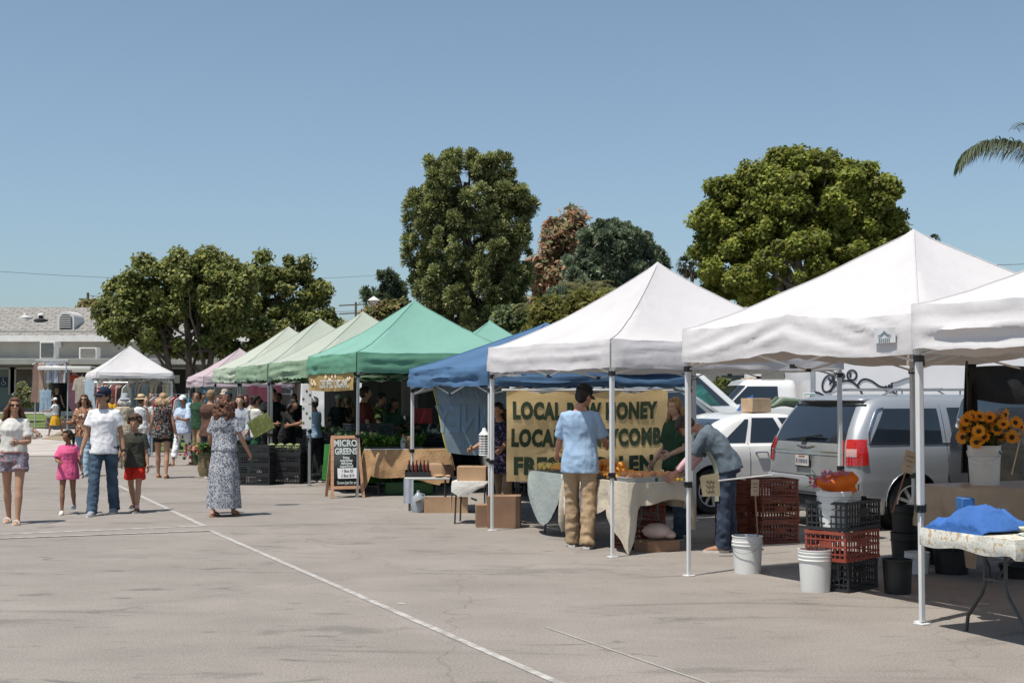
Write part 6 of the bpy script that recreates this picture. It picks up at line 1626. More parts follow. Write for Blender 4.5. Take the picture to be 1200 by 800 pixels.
# ------------------------------------------------------------------ buckets, crates, black pots near tent two
bucket('white bucket with a cardboard price sign standing in it', G(876, 670.5), .143, .35, ribs=2)
bucket('white bucket with a worn label at the foot of the crate stack', G(955.5, 692), .142, .36)
bk = bucket('black plant pot beside the black bottom crate', G(1052, 694.5), .125, .29, m=mat('pot_black', (.018, .018, .018), .5), name='plant_pot', cat='pot', handle=False, ribs=0)
def stake_sign(label, base, top, sgn, tilt=.0, w_=.075, h_=.15):
    base, top = Vector(base), Vector(top); t = thing('price_sign', label, 'sign', base, 0); q = top - base
    k = MB(); k.tube([(0, 0, 0), q], .007, 6); k.build('stake', mat('stake_wood', (.35, .17, .09), .8), t)
    k = MB(); k.box((0, 0, 0), (w_, .004, h_)); c = k.build('card', mat('card_tan', (.48, .36, .26), .85, .1, 8), t); c.location = q + Vector((0, -.012, 0)); c.rotation_euler = (0, tilt, .1)
    k = MB(); 
    for i in range(3): k.box((0, -.003, h_ * (.25 - .22 * i)), (w_ * (.6 - .1 * i), .002, .008))
    o = k.build('scribble', mat('ink_faint', (.2, .13, .1), .8), c)
    return t
b0 = G(876, 670.5); D0 = b0.y
stake_sign('small tan card on a brown stake leaning in the white bucket', P(889, 640, D0), P(884.5, 571, D0 + .05), None, .03, .078, .155)
CS = G(997, 696); ca = R(46)
cd_ = Vector((math.cos(ca), math.sin(ca), 0)); cn_ = Vector((-math.sin(ca), math.cos(ca), 0))
cc = CS + cd_ * .29 + cn_ * .22
crate('black crate at the bottom of the stack in the middle of the flower stall', cc + Vector((0.0, 0, 0)), ca, mgrd, (.50, .36, .255))
crate('red lattice crate in the middle of the stack between two black crates', cc + Vector((-.02, 0, .262)), ca, mcr, (.58, .40, .255))
crate('black crate on top of the stack holding white buckets', cc + Vector((-.01, 0, .524)), ca, mgrd, (.58, .40, .25))
p1 = cc - cd_ * .17; p2 = cc + cd_ * .05 + cn_ * .04
b1 = bucket('white lidded bucket in the top crate beneath the orange flower bouquet', p1 + Vector((0, 0, .545)), .145, .30, lid=True)
bucket('open white bucket in the top crate right of the lidded one', p2 + Vector((.04, .02, .545)), .118, .30)
bucket('black pot in the right end of the top crate holding bare sticks', cc + cd_ * .22 + Vector((0, 0, .54)), .08, .25, m=MATS['pot_black'], name='plant_pot', cat='pot', handle=False, ribs=0)
for i in range(5):
    k = MB(); a = cc + cd_ * .22 + Vector((0, 0, .6)); k.tube([a, a + Vector((rd.uniform(-.06, .04), rd.uniform(-.03, .03), rd.uniform(.24, .3)))], .007, 5); tag(k.build('stick', mat('stake_wood')if False else MATS['stake_wood']), '%s bare stick in the small pot of the top crate' % nth(i), 'stick', 'sticks in the top crate')
stake_sign('torn cardboard price sign on a stake against the van wheel', P(1046, 600, 12.1), P(1065, 541, 12.0), None, .3, .115, .2)
# bouquet in orange paper
bo = thing('bouquet', 'pink flowers wrapped in bright orange paper lying on the lidded bucket', 'bouquet', p1 + Vector((0, 0, .86)), R(10))
mpap = mat('paper_orange', (.85, .20, .02), .5, .1, 8, trans=.35)
k = MB()
def cone(a, b):
    x = -.17 + .34 * b; r = .03 + .075 * math.sin(min(1, b * 1.05) * PI * .62); an = a * 2 * PI
    return Vector((x + .012 * math.sin(an * 5) * b, r * (1 + .15 * math.sin(an * 4 + b * 3)) * math.cos(an), .075 + r * (1 + .1 * math.sin(an * 3)) * math.sin(an) * .95))
k.grid(lambda a, b: cone(a, 1 - b), 30, 8); k.build('wrapping_paper', mpap, bo)
k = MB(); mfl = mat('flower_pink', (.5, .12, .18), .7, .3, 20); mfl2 = mat('flower_mauve', (.32, .16, .26), .7, .3, 20)
for i in range(70): k.ball((rd.uniform(-.12, .10), rd.uniform(-.085, .03), .10 + rd.uniform(-.03, .075)), rd.uniform(.010, .02), 6, i % 2)
for i in range(12): k.ball((-.17 + rd.uniform(-.05, .03), rd.uniform(-.04, .04), .07 + rd.uniform(-.04, .05)), rd.uniform(.01, .018), 6, 0)
k.build('flowers', [mfl, mfl2], bo)
k = MB()
for i in range(9): k.tube([(-.12, 0, .07), (-.2 - rd.uniform(0, .07), rd.uniform(-.03, .03), .07 + rd.uniform(-.05, .12))], .003, 4)
k.build('stems', mlf, bo)
# maroon crate stack left of the van
ms = G(897, 637.5) ; am = R(14)
mdir = Vector((math.cos(am), math.sin(am), 0)); mno = Vector((-math.sin(am), math.cos(am), 0)); mc_ = ms + mdir * .19 + mno * .2 + Vector((.0, .05, 0))
for i in range(3): crate(['maroon crate at the bottom of the stack behind the price sign bucket', 'maroon crate second up in the stack behind the price sign bucket', 'maroon crate on top of the stack beside the silver van bumper'][i], mc_ + Vector((.01 * (i % 2), 0, .243 * i)), am, mcbr, (.46, .42, .24), 'maroon crates stacked by the van')
for i in range(3): crate(['lowest maroon crate of the second stack behind the bent shopper', 'middle maroon crate of the second stack behind the bent shopper', 'topmost maroon crate of the second stack behind the bent shopper'][i], mc_ + Vector((-.40, .22, .23 * i)), am + .1, mcbr, (.3, .38, .228), 'maroon crates stacked by the van')
# pots on the ground behind
bucket('small white tub on the ground left of the near canopy leg', G(1075, 671), .115, .2, ribs=2)
for i, (px, py, r_, h_, lb) in enumerate(((1062, 661, .15, .32, 'black pot under another, behind the black crates'), (1115, 671, .17, .30, 'wide black pot under the floral table, the right of two'), (1101, 660, .15, .28, 'wide black pot under the floral table, the left of two'), (1196, 676, .19, .12, 'shallow black pan on the ground at the right edge'))):
    bucket(lb, G(px, py), r_, h_, m=MATS['pot_black'], name='plant_pot', cat='pot', handle=False, ribs=1)
q = G(1062, 661); bucket('black pot stacked on a lower pot beside the van wheel', q + Vector((0, 0, .325)), .14, .26, m=MATS['pot_black'], name='plant_pot', cat='pot', handle=False, ribs=1)
# floral table
RV = RZ - PI / 2  # local y along V
fe = Vector((3.17, 9.27, 0)); fc = fe + V * .92
ftable('folding table with dark curved legs under the floral cloth, nearest the camera', fc, RV, 1.83, .74, .72)
mflo = pattern('cloth_floral', (.60, .58, .52), (.36, .42, .38), 40, .6, third=(.45, .33, .2))
def hF(s, t):
    return {'N': .115 + .012 * math.sin(t * 11), 'L': .13, 'R': .13 + .01 * math.sin(t * 20), 'F': .12}[s]
# local frame: x -> rotated; use rectangle centred
drape('cream floral tablecloth on the nearest folding table', fe, RV, -.45, .45, -.03, 1.9, .722, hF, mflo, seed=5, amp=.014, freq=16, flare=.02, rows=6)
# blue cloth, gingham, leeks
def heap(label, cx, cy, z, rx, ry, hz, m, seed, name='cloth', rz=0., hangf=None, cat='cloth'):
    k = MB()
    def f(a, b):
        x = (a - .5) * 2; y = (b - .5) * 2; r = math.sqrt(x * x + y * y)
        e = max(0, 1 - (max(abs(x), abs(y))) ** 2.2)
        w1 = nz(x * .9 + seed, y * .7, seed); zz = hz * e * (.30 + .5 * (1 - abs(nz(x * 1.5 + w1 * 1.5 + seed, y * .8, seed)) * 2.2) + .35 * (1 - abs(nz(x * 1.2 + seed, y * 2.2 + w1 * 2, seed + 4)) * 2.4)) + .01
        zz = max(zz, .006)
        ox_, oy_ = .10 * nz(x * 1.5, y, seed + 1), .10 * nz(x, y * 1.5, seed + 5)
        p = Vector((x * rx * (1 + oy_ * 1.5) + ox_ * rx, y * ry * (1 + ox_ * 1.5), zz))
        return hangf(p) if hangf else p
    k.grid(f, 56, 56); o = k.build(name, m, None, ang=180, solid=.004); o.location = (cx, cy, z); o.rotation_euler = (0, 0, rz); return tag(o, label, cat)
mbc = mat('cloth_cobalt', (.03, .115, .36), .85, .1, 4, bump=.4, bscale=30)
c0 = fe + V * .27 + U * .13
def hangb(p):
    # local x along V; beyond the table end (x < -.24) the cloth drops
    q = p.copy(); e = -.25
    if q.x < e: d = e - q.x; q.x = e - .045 - d * .1; q.z = p.z * .7 - min(d * 1.3, .045)
    return q
heap('bright blue cloth bunched over the left corner of the floral table', c0.x, c0.y, .745, .36, .29, .14, mbc, 3, rz=RZ, hangf=hangb)
heap('white and green gingham cloth at the right of the floral table', fe.x + .50, fe.y - .26, .73, .16, .2, .06, pattern('gingham', (.6, .62, .58), (.16, .28, .2), 32, .5, kind='check'), 8, rz=RZ)
k = MB(); k.box((0, 0, .1), (.1, .14, .2)); q = P(1131, 585, 9.95); o = k.build('blue_carton', mat('carton_blue', (.03, .13, .35), .5), bevel=.01); o.location = (q.x, q.y, .73); tag(o, 'small blue carton standing behind the blue cloth', 'carton')
for i in range(4):
    k = MB(); a = P(1150, 609 - 2 * i, 9.3); k.tube([(0, 0, 0), (.16, -.01, .004), (.34, -.02 - .01 * i, .006), (.5, -.03, .002)], [.017, .016, .017, .022], 10, 0); k.tube([(-.015, 0, 0), (0, 0, 0)], [.02, .018], 8, 0)
    k.tube([(.48, -.03, .004), (.7, -.04, .01)], [.022, .03], 8, 1, sy=.4)
    o = k.build('leek', [mat('leek_white', (.62, .62, .42), .5, .1, 8), mlf2]); o.location = (a.x - .02 + .02 * i, a.y - .04 + .035 * i, .757 + .018 * (i % 2)); o.rotation_euler = (0, 0, R(10 + 4 * i)); tag(o, '%s pale leek lying on the floral cloth' % ['front', 'second', 'third', 'rear'][i], 'leek', 'leeks on the floral table')
# tan draped table behind with sunflowers
tt = P(1139, 575, 12.0); tt = Vector((tt.x, tt.y, 0))
msat = mat('cloth_satin_tan', (.42, .30, .19), .4, .1, 3, bump=.15, bscale=10, spec=.6)
ftable('folding table under the tan satin cloth holding the sunflower bucket', tt + V * .92 + U * .3, RV, 1.83, .74, .83)
def hS(s, t): return {'N': .38 + .32 * (t > .8), 'R': .36 + .05 * math.sin(t * 16), 'L': .3, 'F': .3}[s]
drape('tan satin cloth over the table behind the blue cloth', tt + U * .3, RV, -.4, .4, -.02, 1.9, .835, hS, msat, seed=7, amp=.03, freq=14)
sb = P(1154, 577, 12.55); sbk = bucket('tall white bucket of sunflowers on the tan satin table', Vector((sb.x, sb.y, .845)), .15, .37, ribs=2)
mpet = mat('petal_orange', (.92, .36, .02), .6, .15, 20, trans=.35, col2=(.97, .47, .03)); mctr = mat('sunflower_centre', (.06, .025, .01), .9, .3, 60); mstem = mat('stem_green', (.08, .12, .03), .7)
def sunflower(base, c, nrm, r, label):
    t = thing('sunflower', label, 'flower', base, 0, 'sunflowers in the white bucket'); base, c = Vector(base), Vector(c); q = c - base; nrm = Vector(nrm).normalized()
    k = MB(); k.tube([(0, 0, 0), q * .5 + Vector((0, 0, .02)), q - nrm * .02, q], .006, 5); k.build('stem', mstem, t)
    T = Matrix.Translation(q) @ nrm.to_track_quat('Z', 'Y').to_matrix().to_4x4()
    k = MB()
    for ring in range(2):
        for i in range(15):
            A = T @ Matrix.Rotation(2 * PI * (i + .5 * ring) / 15 + rd.uniform(-.1, .1), 4, 'Z'); l = r * rd.uniform(.85, 1.12); zt_ = rd.uniform(-.004, .02) + .008 * ring
            k.add([(r * .34, -.009, 0), (r * .7, -.016, .008), (l, 0, zt_), (r * .7, .016, .008), (r * .34, .009, 0)], [(0, 1, 2, 3, 4)], 0, A)
    k.build('petals', mpet, t)
    k = MB(); k.lathe([(0, .016), (r * .2, .015), (r * .32, .006), (r * .33, -.008), (0, -.014)], 14, (0, 0, 0), 0, T); k.build('centre', mctr, t)
sf = [(1133, 492), (1130, 502), (1141, 498), (1136, 509), (1147, 505), (1144, 518), (1154, 512), (1150, 495), (1160, 489), (1157, 500), (1168, 503), (1165, 492), (1172, 488), (1176, 497), (1181, 502), (1186, 512), (1172, 512), (1190, 495), (1196, 500), (1148, 488), (1163, 513), (1128, 512), (1139, 488), (1178, 486)]
for i, (px, py) in enumerate(sorted(sf)):
    c = P(px, py, 12.45 + rd.uniform(-.12, .18)); b = Vector((sb.x + (c.x - sb.x) * .3, sb.y, 1.15)); nr = Vector(((c.x - sb.x) * 1.6 + rd.uniform(-.7, .7), -.7 + rd.uniform(-.3, .5), rd.uniform(-.1, .9)))
    sunflower(b, c, nr, rd.uniform(.056, .072), '%s sunflower from the left in the tall white bucket' % nth(i))
k = MB()
for i in range(160):
    a = rd.uniform(0, 2 * PI); r_ = rd.uniform(0, .2); z = 1.2 + rd.uniform(-.02, .26); p = Vector((sb.x + r_ * math.cos(a) * (z - .9) * 2.2, sb.y + r_ * math.sin(a), z)); d = Vector((rd.uniform(-1, 1), rd.uniform(-1, 1), rd.uniform(-.5, .5))).normalized()
    leaf_strip(k, [p, p + d * .05, p + d * .09 + Vector((0, 0, -.02))], .05)
for i in range(18):
    a = Vector((sb.x + rd.uniform(-.1, .1), sb.y + rd.uniform(-.08, .08), 1.1)); k.tube([a, a + Vector((rd.uniform(-.08, .12), 0, .28))], .006, 4)
o = k.build('sunflower_foliage', leafmat('sun_leaf', (.05, .08, .02), .2)); tag(o, 'dark green foliage filling the sunflower bucket', 'foliage')
k = MB()
c = P(1196, 512, 12.3)
for i in range(26): 
    a = rd.uniform(0, 2 * PI); leaf_strip(k, [c, c + Vector((math.cos(a) * .04, -.01, math.sin(a) * .04)), c + Vector((math.cos(a) * .075, -.0, math.sin(a) * .075))], .02)
k.tube([c, c + Vector((-.05, .1, -.35))], .006, 5, 0)
tag(k.build('cream_flower', mat('petal_cream', (.75, .6, .38), .6, trans=.2)), 'cream coloured bloom at the right edge beside the sunflowers', 'flower')
# black shade cloth
mshade = mat('shade_cloth', (.012, .012, .013), .9, .2, 8, bump=.3, bscale=30)
ct_ = P(1134, 430, 12.9); t_ = thing('shade_cloth', 'black shade cloth hung behind the sunflowers at the right edge', 'cloth', (ct_.x, ct_.y, 0), RZ)
k = MB(); k.grid(lambda a, b: Vector((a * 2.6 + .05 * nz(a * 4, b * 3), .05 * nz(a * 9, b * 2, 2), ct_.z + (.02 * math.sin(a * 9)) - b * (.30 + .08 * math.sin(a * 7)))), 40, 10); k.build('top_swag', mshade, t_)
k = MB(); k.grid(lambda a, b: Vector((-.03 + a * (.13 + .05 * b) - .05 * b, .04 * math.sin(a * 12) * (.4 + b), ct_.z + .03 - b * 1.05)), 14, 20); k.build('hanging_edge', mshade, t_)
k = MB(); k.tube([(-.01, 0, ct_.z + .06), (-.0, 0, ct_.z - 1.2)], .012, 6); k.build('cord', mblk, t_)
# goods on the sedan roof
q = SR(1.95, -.42); cbox('open tan cardboard box on the white sedan roof', q, TH + .1, (.34, .28, .2), mat('cardboard_pale', (.52, .36, .22), .85))
k = MB()
for i in range(9):
    a = -.08 + .02 * i; k.tube([(-.26, a * 1.1, .05), (-.1, a * 1.5, .13 + .03 * math.sin(i * 1.3)), (.1, a * 1.6, .12 + .02 * math.sin(i * 2)), (.27, a * 1.2, .05)], [.02, .05, .055, .02], 8, i % 3)
o = k.build('folded_umbrella', [cloth('umb_green', (.10, .14, .09)), cloth('umb_grey', (.25, .28, .24)), cloth('umb_dark', (.05, .08, .06))]); q = SR(2.45, -.40); o.location = q + Vector((0, 0, .02)); o.rotation_euler = (0, 0, TH); tag(o, 'bundled green striped umbrella lying on the sedan roof', 'umbrella')
q = SR(2.95, -.30); k = MB(); k.box((0, 0, .07), (.34, .28, .14)); t_ = thing('storage_tub', 'white tub with a teal lid on the sedan roof', 'tub', q, TH); k.build('tub_body', mbw, t_, bevel=.02); k = MB(); k.box((0, 0, .165), (.37, .31, .045)); k.build('lid', mat('lid_teal', (.03, .33, .30), .4), t_, bevel=.012)
k = MB(); k.tube([(-.1, 0, .19), (-.1, 0, .27), (.1, 0, .27), (.1, 0, .19)], .014, 6); k.build('handle', mbw, t_)
heap('crumpled blue cloth behind the box on the sedan roof', SR(2.2, .1).x, SR(2.2, .1).y, 1.43, .22, .15, .22, cloth('blue_rag', (.04, .11, .3)), 9)
# ------------------------------------------------------------------ things by the blue canopy
mtwig = mat('burlap', (.40, .24, .12), .95, .12, 8, bump=.8, bscale=60, stretch=(1, 1, 1), col2=(.50, .31, .16))
bt = G(427, 527, .765); RT = R(6)
bx = Vector((math.cos(RT), math.sin(RT), 0)); by = Vector((-math.sin(RT), math.cos(RT), 0))
ftable('folding table under burlap in front of the microgreens stall', Vector((bt.x, bt.y, 0)) + bx * .72 + by * .38, RT - PI / 2, 1.4, .7, .75)
def hBu(s, t):
    # local frame: x along bx, y along by : N is the camera side
    if s == 'N': return .70 - .3 * (t / .08) if t < .08 else (.40 + .18 * t + .03 * math.sin(t * 9) if t < .9 else .55)
    if s == 'L': return .62 + .03 * math.sin(t * 9)
    if s == 'R': return .35
    return .3
drape('brown burlap cloth over the microgreens table, corner trailing to the ground', Vector((bt.x, bt.y, 0)), RT, 0, 1.42, 0, .74, .76, hBu, mtwig, seed=11, amp=.04, freq=9, flare=.07)
k = MB(); k.box((0, 0, .11), (.8, .4, .22)); o = k.build('storage_bin', mat('bin_green', (.02, .10, .02), .5), bevel=.02); o.location = Vector((bt.x, bt.y, 0)) + bx * .75 + by * .4; o.rotation_euler = (0, 0, RT); tag(o, 'dark green storage bin under the burlap table', 'bin')
# herb tray
def herbs(label, c, L, W, n, hgt_, seed, rz=0.):
    t = thing('herb_tray', label, 'plant tray', c, rz); r2 = random.Random(seed); k = MB(); k.box((0, 0, .02), (L, W, .04)); k.build('tray', mtrayb, t)
    k = MB(); k.box((0, -W / 2 - .01, .006), (L * 1.02, .02, .012)); k.build('edge', mwht, t)
    k = MB()
    for i in range(n):
        x, y = r2.uniform(-L / 2, L / 2) * .96, r2.uniform(-W / 2, W / 2) * .9; h = hgt_ * r2.uniform(.5, 1.1) * (.75 + .3 * nz(x * 6, y * 6, seed)); d = Vector((r2.uniform(-.5, .5), r2.uniform(-.5, .4), 1)).normalized()
        p = Vector((x, y, .04)); leaf_strip(k, [p, p + d * h * .6, p + d * h], .006, 0)
        for j in range(3):
            q_ = p + d * h * r2.uniform(.5, 1); dd = Vector((r2.uniform(-1, 1), r2.uniform(-1, 1), r2.uniform(-.3, .6))).normalized(); leaf_strip(k, [q_, q_ + dd * .03, q_ + dd * .05], .04, r2.randint(0, 1))
    k.build('greens', [mlf, mlf2], t, smooth=False); return t
p = Vector((bt.x, bt.y, .77)) + bx * .36 + by * .24
herbs('bushy tray of bright microgreens on the left of the burlap table', p, .72, .45, 900, .24, 1, RT)
herbs('second darker herb tray right behind the bright microgreens', p + bx * .42 + by * .18, .4, .35, 500, .26, 2, RT)
def bottle(label, loc, col, h=.25, r=.04, cap=None, group=None, name='bottle'):
    t = thing(name, label, 'bottle', loc, 0, group); k = MB(); k.lathe([(0, 0), (r, 0), (r, h * .6), (r * .9, h * .68), (r * .35, h * .78), (r * .33, h * .9), (0, h * .9)], 14); k.build('glass', col, t)
    k = MB(); k.lathe([(r * .4, h * .88), (r * .42, h), (0, h)], 10); k.build('cap', cap or mblk, t); return t
b_ = bottle('clear spray bottle with red nozzle beside the herb trays', Vector((bt.x, bt.y, .77)) + bx * .64 + by * .05, mat('plastic_clear', (.5, .55, .6), .2, trans=.4), .25, .045, mat('nozzle_red', (.5, .1, .05)), name='spray_bottle')
k = MB(); k.box((0, 0, .11), (.12, .3, .22)); o = k.build('wooden_box', mat('wood_pale', (.42, .24, .15), .7, .15, 3, stretch=(1, 1, 5)), bevel=.004); o.location = Vector((bt.x, bt.y, .765)) + bx * .72 + by * .25; tag(o, 'upright wooden box beside the spray bottle', 'box')
# sandwich board
sbp = (G(388, 582) + G(420, 582)) / 2
ab = thing('sandwich_board', 'wooden framed chalkboard lettered MICRO GREENS standing in front of the green stall', 'sign', sbp, R(20))
mwd = mat('wood_frame', (.50, .27, .16), .6, .15, 4, stretch=(1, 1, 6)); mch = mat('chalkboard', (.02, .025, .025), .8, .3, 5); mchk = mat('chalk_white', (.55, .60, .57), .9)
def board(sgn, parent):
    T = Matrix.Translation((0, 0, 0)) @ Matrix.Rotation(sgn * R(13), 4, 'X')
    # hinge at the top: rotate about top edge
    Hh = 1.03; T = Matrix.Translation((0, 0, Hh * math.cos(R(13)))) @ Matrix.Rotation(sgn * R(-13), 4, 'X') @ Matrix.Translation((0, 0, -Hh))
    k = MB(); w0, w1 = .26, .21
    k.bar((-w0, 0, 0), (-w1, 0, Hh), .05, .022); k.bar((w0, 0, 0), (w1, 0, Hh), .05, .022); k.box((0, 0, Hh - .025), (w1 * 2, .024, .055)); k.box((0, 0, .17), (w0 * 2 - .04, .024, .05))
    k.v = [T @ q for q in k.v]; f = k.build('frame', mwd, parent, bevel=.003)
    k = MB(); k.add([(-.235, 0, .18), (.235, 0, .18), (.2, 0, Hh - .04), (-.2, 0, Hh - .04)], [(0, 1, 2, 3)]); k.v = [T @ q for q in k.v]; pn = k.build('panel', mch, parent, solid=.01)
    return T
Tf = board(1, ab); board(-1, ab)
k = MB(); k.bar((.21, -.17, .33), (.21, .17, .33), .012); k.bar((-.21, -.17, .33), (-.21, .17, .33), .012); k.build('stay', mchrome, ab)
def bt_text(txt, size, z, sx=.85, m=mchk, off=.004, x=0, y=-.009):
    me = text_mesh(txt, size, m, ext=.001, off=off, sx=sx)
    for v in me.vertices: v.co = Tf @ Vector((v.co.x + x, y - v.co.z, z + v.co.y))
    link('lettering', me, ab)
bt_text('MICRO', .155, .90, .80, off=.005); bt_text('GREENS', .145, .765, .72, off=.005)
for i, s_ in enumerate(('living', 'nutritious', 'delicious', 'superfood')): bt_text(s_, .062, .665 - .047 * i, .85, off=.002)
k = MB(); k.box((.01, -.012, .405), (.33, .004, .17)); k.v = [Tf @ q for q in k.v]; k.build('paper_notice', mwht, ab)
minkb = mat('ink_black', (.05, .05, .07)); bt_text('1 Box $5', .065, .442, .8, minkb, .001, .01, -.016); bt_text('3 Box $10', .065, .365, .8, minkb, .001, .01, -.016); bt_text('Grown Just for you', .07, .25, .62, off=.001)
# low white table with bottles and bags
lt = G(478, 600); lt2 = G(521, 597)
lo = thing('low_table', 'low white table with dark legs under the blue canopy edge', 'table', (lt + lt2) / 2 + Vector((0, .25, 0)), R(2), 'folding tables')
k = MB(); k.box((0, 0, .465), (.66, .5, .03)); k.build('table_top', mtbl, lo, bevel=.006)
for sx in (-1, 1):
    for sy in (-1, 1):
        k = MB(); k.tube([(sx * .26, sy * .2, .45), (sx * .26, sy * .2, 0)], .013, 6); k.build('leg', mdl, lo)
    k = MB(); k.bar((sx * .26, -.2, .05), (sx * .26, .2, .05), .014); k.build('stretcher', mdl, lo)
lc = (lt + lt2) / 2 + Vector((0, .25, .48)); r2 = random.Random(6)
k = MB(); 
for a, b, c in (((-.02, -.1, .01), (.36, .22, .02), 0), ((-.2, -.1, .05), (.012, .22, .1), 0), ((.16, -.1, .05), (.012, .22, .1), 0), ((-.02, -.21, .04), (.36, .012, .075), 0), ((-.02, .01, .05), (.36, .012, .1), 0)): k.box((a[0] - .12, a[1] + .08, a[2]), b)
o = k.build('bottle_carrier', mblk); o.location = lc; tag(o, 'black carrier full of dark bottles on the low white table', 'carrier')
for i in range(12):
    bottle('%s small bottle of the %s row in the carrier' % (nth(i % 6), ('front', 'back')[i // 6]), lc + Vector((-.27 + .055 * (i % 6), -.08 + .1 * (i // 6), .022)), mat('bottle_wine', (.10, .015, .02), .15) if i % 3 else mat('bottle_dark', (.02, .02, .02), .15), .22, .022, mchrome if i % 2 else mred, 'bottles in the carrier')
def paperbag(label, loc, d, rz=0., m=mcard):
    k = MB(); w_, l_, h_ = d
    def f(a, b):
        an = a * 2 * PI; c, s_ = math.cos(an), math.sin(an); q = .22; sx = math.copysign(abs(c) ** q, c); sy = math.copysign(abs(s_) ** q, s_)
        t = 1 - .25 * b ** 3; return Vector((sx * w_ / 2 * (1 + .05 * nz(a * 9, b * 5, loc[0])), sy * l_ / 2 * t, h_ * b + (.015 * nz(a * 14, 1) if b > .95 else 0)))
    k.grid(f, 32, 8); o = k.build('paper_bag', m, None, solid=.003); o.location = loc; o.rotation_euler = (0, 0, rz); return tag(o, label, 'bag')
paperbag('tall crumpled brown paper bag on the low white table', lc + Vector((.12, .0, 0)), (.22, .16, .2), .1)
paperbag('smaller brown bag lying at the right of the low white table', lc + Vector((.27, .05, 0)), (.18, .2, .17), .5, mcardd)
k = MB(); k.ball((0, 0, .025), (.09, .05, .025), 10); k.ball((.14, .02, .02), (.06, .05, .022), 10); o = k.build('folded_paper', mcard); o.location = lc + Vector((.18, -.2, 0)); tag(o, 'scraps of folded brown paper at the front of the low table', 'paper')
cbox('long flat cardboard box on the ground beside the low table legs', (G(518, 601)) + Vector((.05, .2, 0)), R(2), (.62, .36, .2), mcard, opened=True)
def jug(label, loc, s=1., col=None):
    t = thing('water_jug', label, 'jug', loc, 0); k = MB(); k.lathe([(0, 0), (.075 * s, 0), (.08 * s, .02), (.08 * s, .16 * s), (.07 * s, .19 * s), (.02 * s, .245 * s), (.02 * s, .27 * s), (0, .27 * s)], 14); k.build('jug_body', col or MATS['plastic_clear'], t); k = MB(); k.tube([(.03 * s, 0, .23 * s), (.075 * s, 0, .22 * s), (.075 * s, 0, .14 * s)], .01, 6); k.build('handle', col or MATS['plastic_clear'], t)
jug('clear plastic jug standing under the low white table', G(490, 600) + Vector((0, .03, 0)), 1.15)
k = MB(); k.grid(lambda a, b: Vector((a * .14, .01 * math.sin(a * 9), -.35 * b)), 8, 10); o = k.build('plastic_sheet', mat('plastic_sheet', (.55, .6, .66), .3, trans=.4)); o.location = P(473, 561, 19.2); tag(o, 'clear plastic bag hanging at the left end of the low table', 'bag')
# stool with cloth and box
st0 = G(553, 614); stl = thing('folding_stool', 'dark metal folding stool holding a box over a white cloth', 'stool', st0 + Vector((.02, .22, 0)), R(-8))
k = MB(); k.box((0, 0, .53), (.46, .42, .025)); k.build('seat', mdl, stl, bevel=.006)
for sx in (-1, 1):
    for sy in (-1, 1): k = MB(); k.tube([(sx * .2, sy * .18, .52), (sx * .22, sy * .2, 0)], .012, 8); k.build('leg', mdl, stl)
k = MB(); k.tube([(-.2, -.2, .50), (.2, -.2, .50), (.2, .2, .50), (-.2, .2, .50), (-.2, -.2, .50)], .012, 6); k.build('frame', mdl, stl)
drape('white cloth with frayed corner over the dark stool', st0 + Vector((.02, .22, 0)), R(-8), -.25, .2, -.23, .2, .545, lambda s, t: {'N': .13 + .06 * math.sin(t * 5), 'L': .2 + .18 * (t > .7), 'R': .03, 'F': .1}[s], mclw, seed=21, amp=.02, rows=6)
cbox('closed tan cardboard box on the white clothed stool', st0 + Vector((-.0, .22, .553)), R(-4), (.38, .3, .19))
ch = thing('side_table', 'small dark framed table right of the stool behind the canopy leg', 'table', G(588, 606) + Vector((0, .25, 0)), R(-5), 'folding tables')
k = MB(); k.box((0, 0, .55), (.5, .45, .025)); k.build('table_top', mdl, ch)
for sx in (-1, 1):
    for sy in (-1, 1): k = MB(); k.tube([(sx * .22, sy * .2, .54), (sx * .22, sy * .2, 0)], .012, 6); k.build('leg', mdl, ch)
cp = G(588, 606) + Vector((0, .25, .565))
k = MB(); k.ball((0, 0, .05), (.13, .08, .05), 12, 0); k.ball((.1, 0, .085), (.06, .06, .04), 10, 0); k.lathe([(.04, .1), (.055, .12)], 12, (.12, 0, 0), 1); o = k.build('helmet_bag', [mat('shoe_leather', (.09, .09, .1), .5), mchrome]); o.location = cp + Vector((.06, -.08, 0)); tag(o, 'dark grey bundled bag on the small dark table', 'bag')
for i in range(5): fruit(ome, 'orange', cp + Vector((-.16 + .07 * i, -.12 + .04 * (i % 2), .04)), '%s loose orange on the small dark table' % nth(i), 'oranges on the small dark table', .9)
cbox('large brown cardboard box on the ground right of the white canopy leg', G(589, 618) + Vector((.02, .12, 0)), R(-3), (.42, .35, .40), mcardd)
cbox('low brown cardboard box in front of the stool legs', G(568, 618) + Vector((0, .2, 0)), R(4), (.24, .3, .28), mcardd)
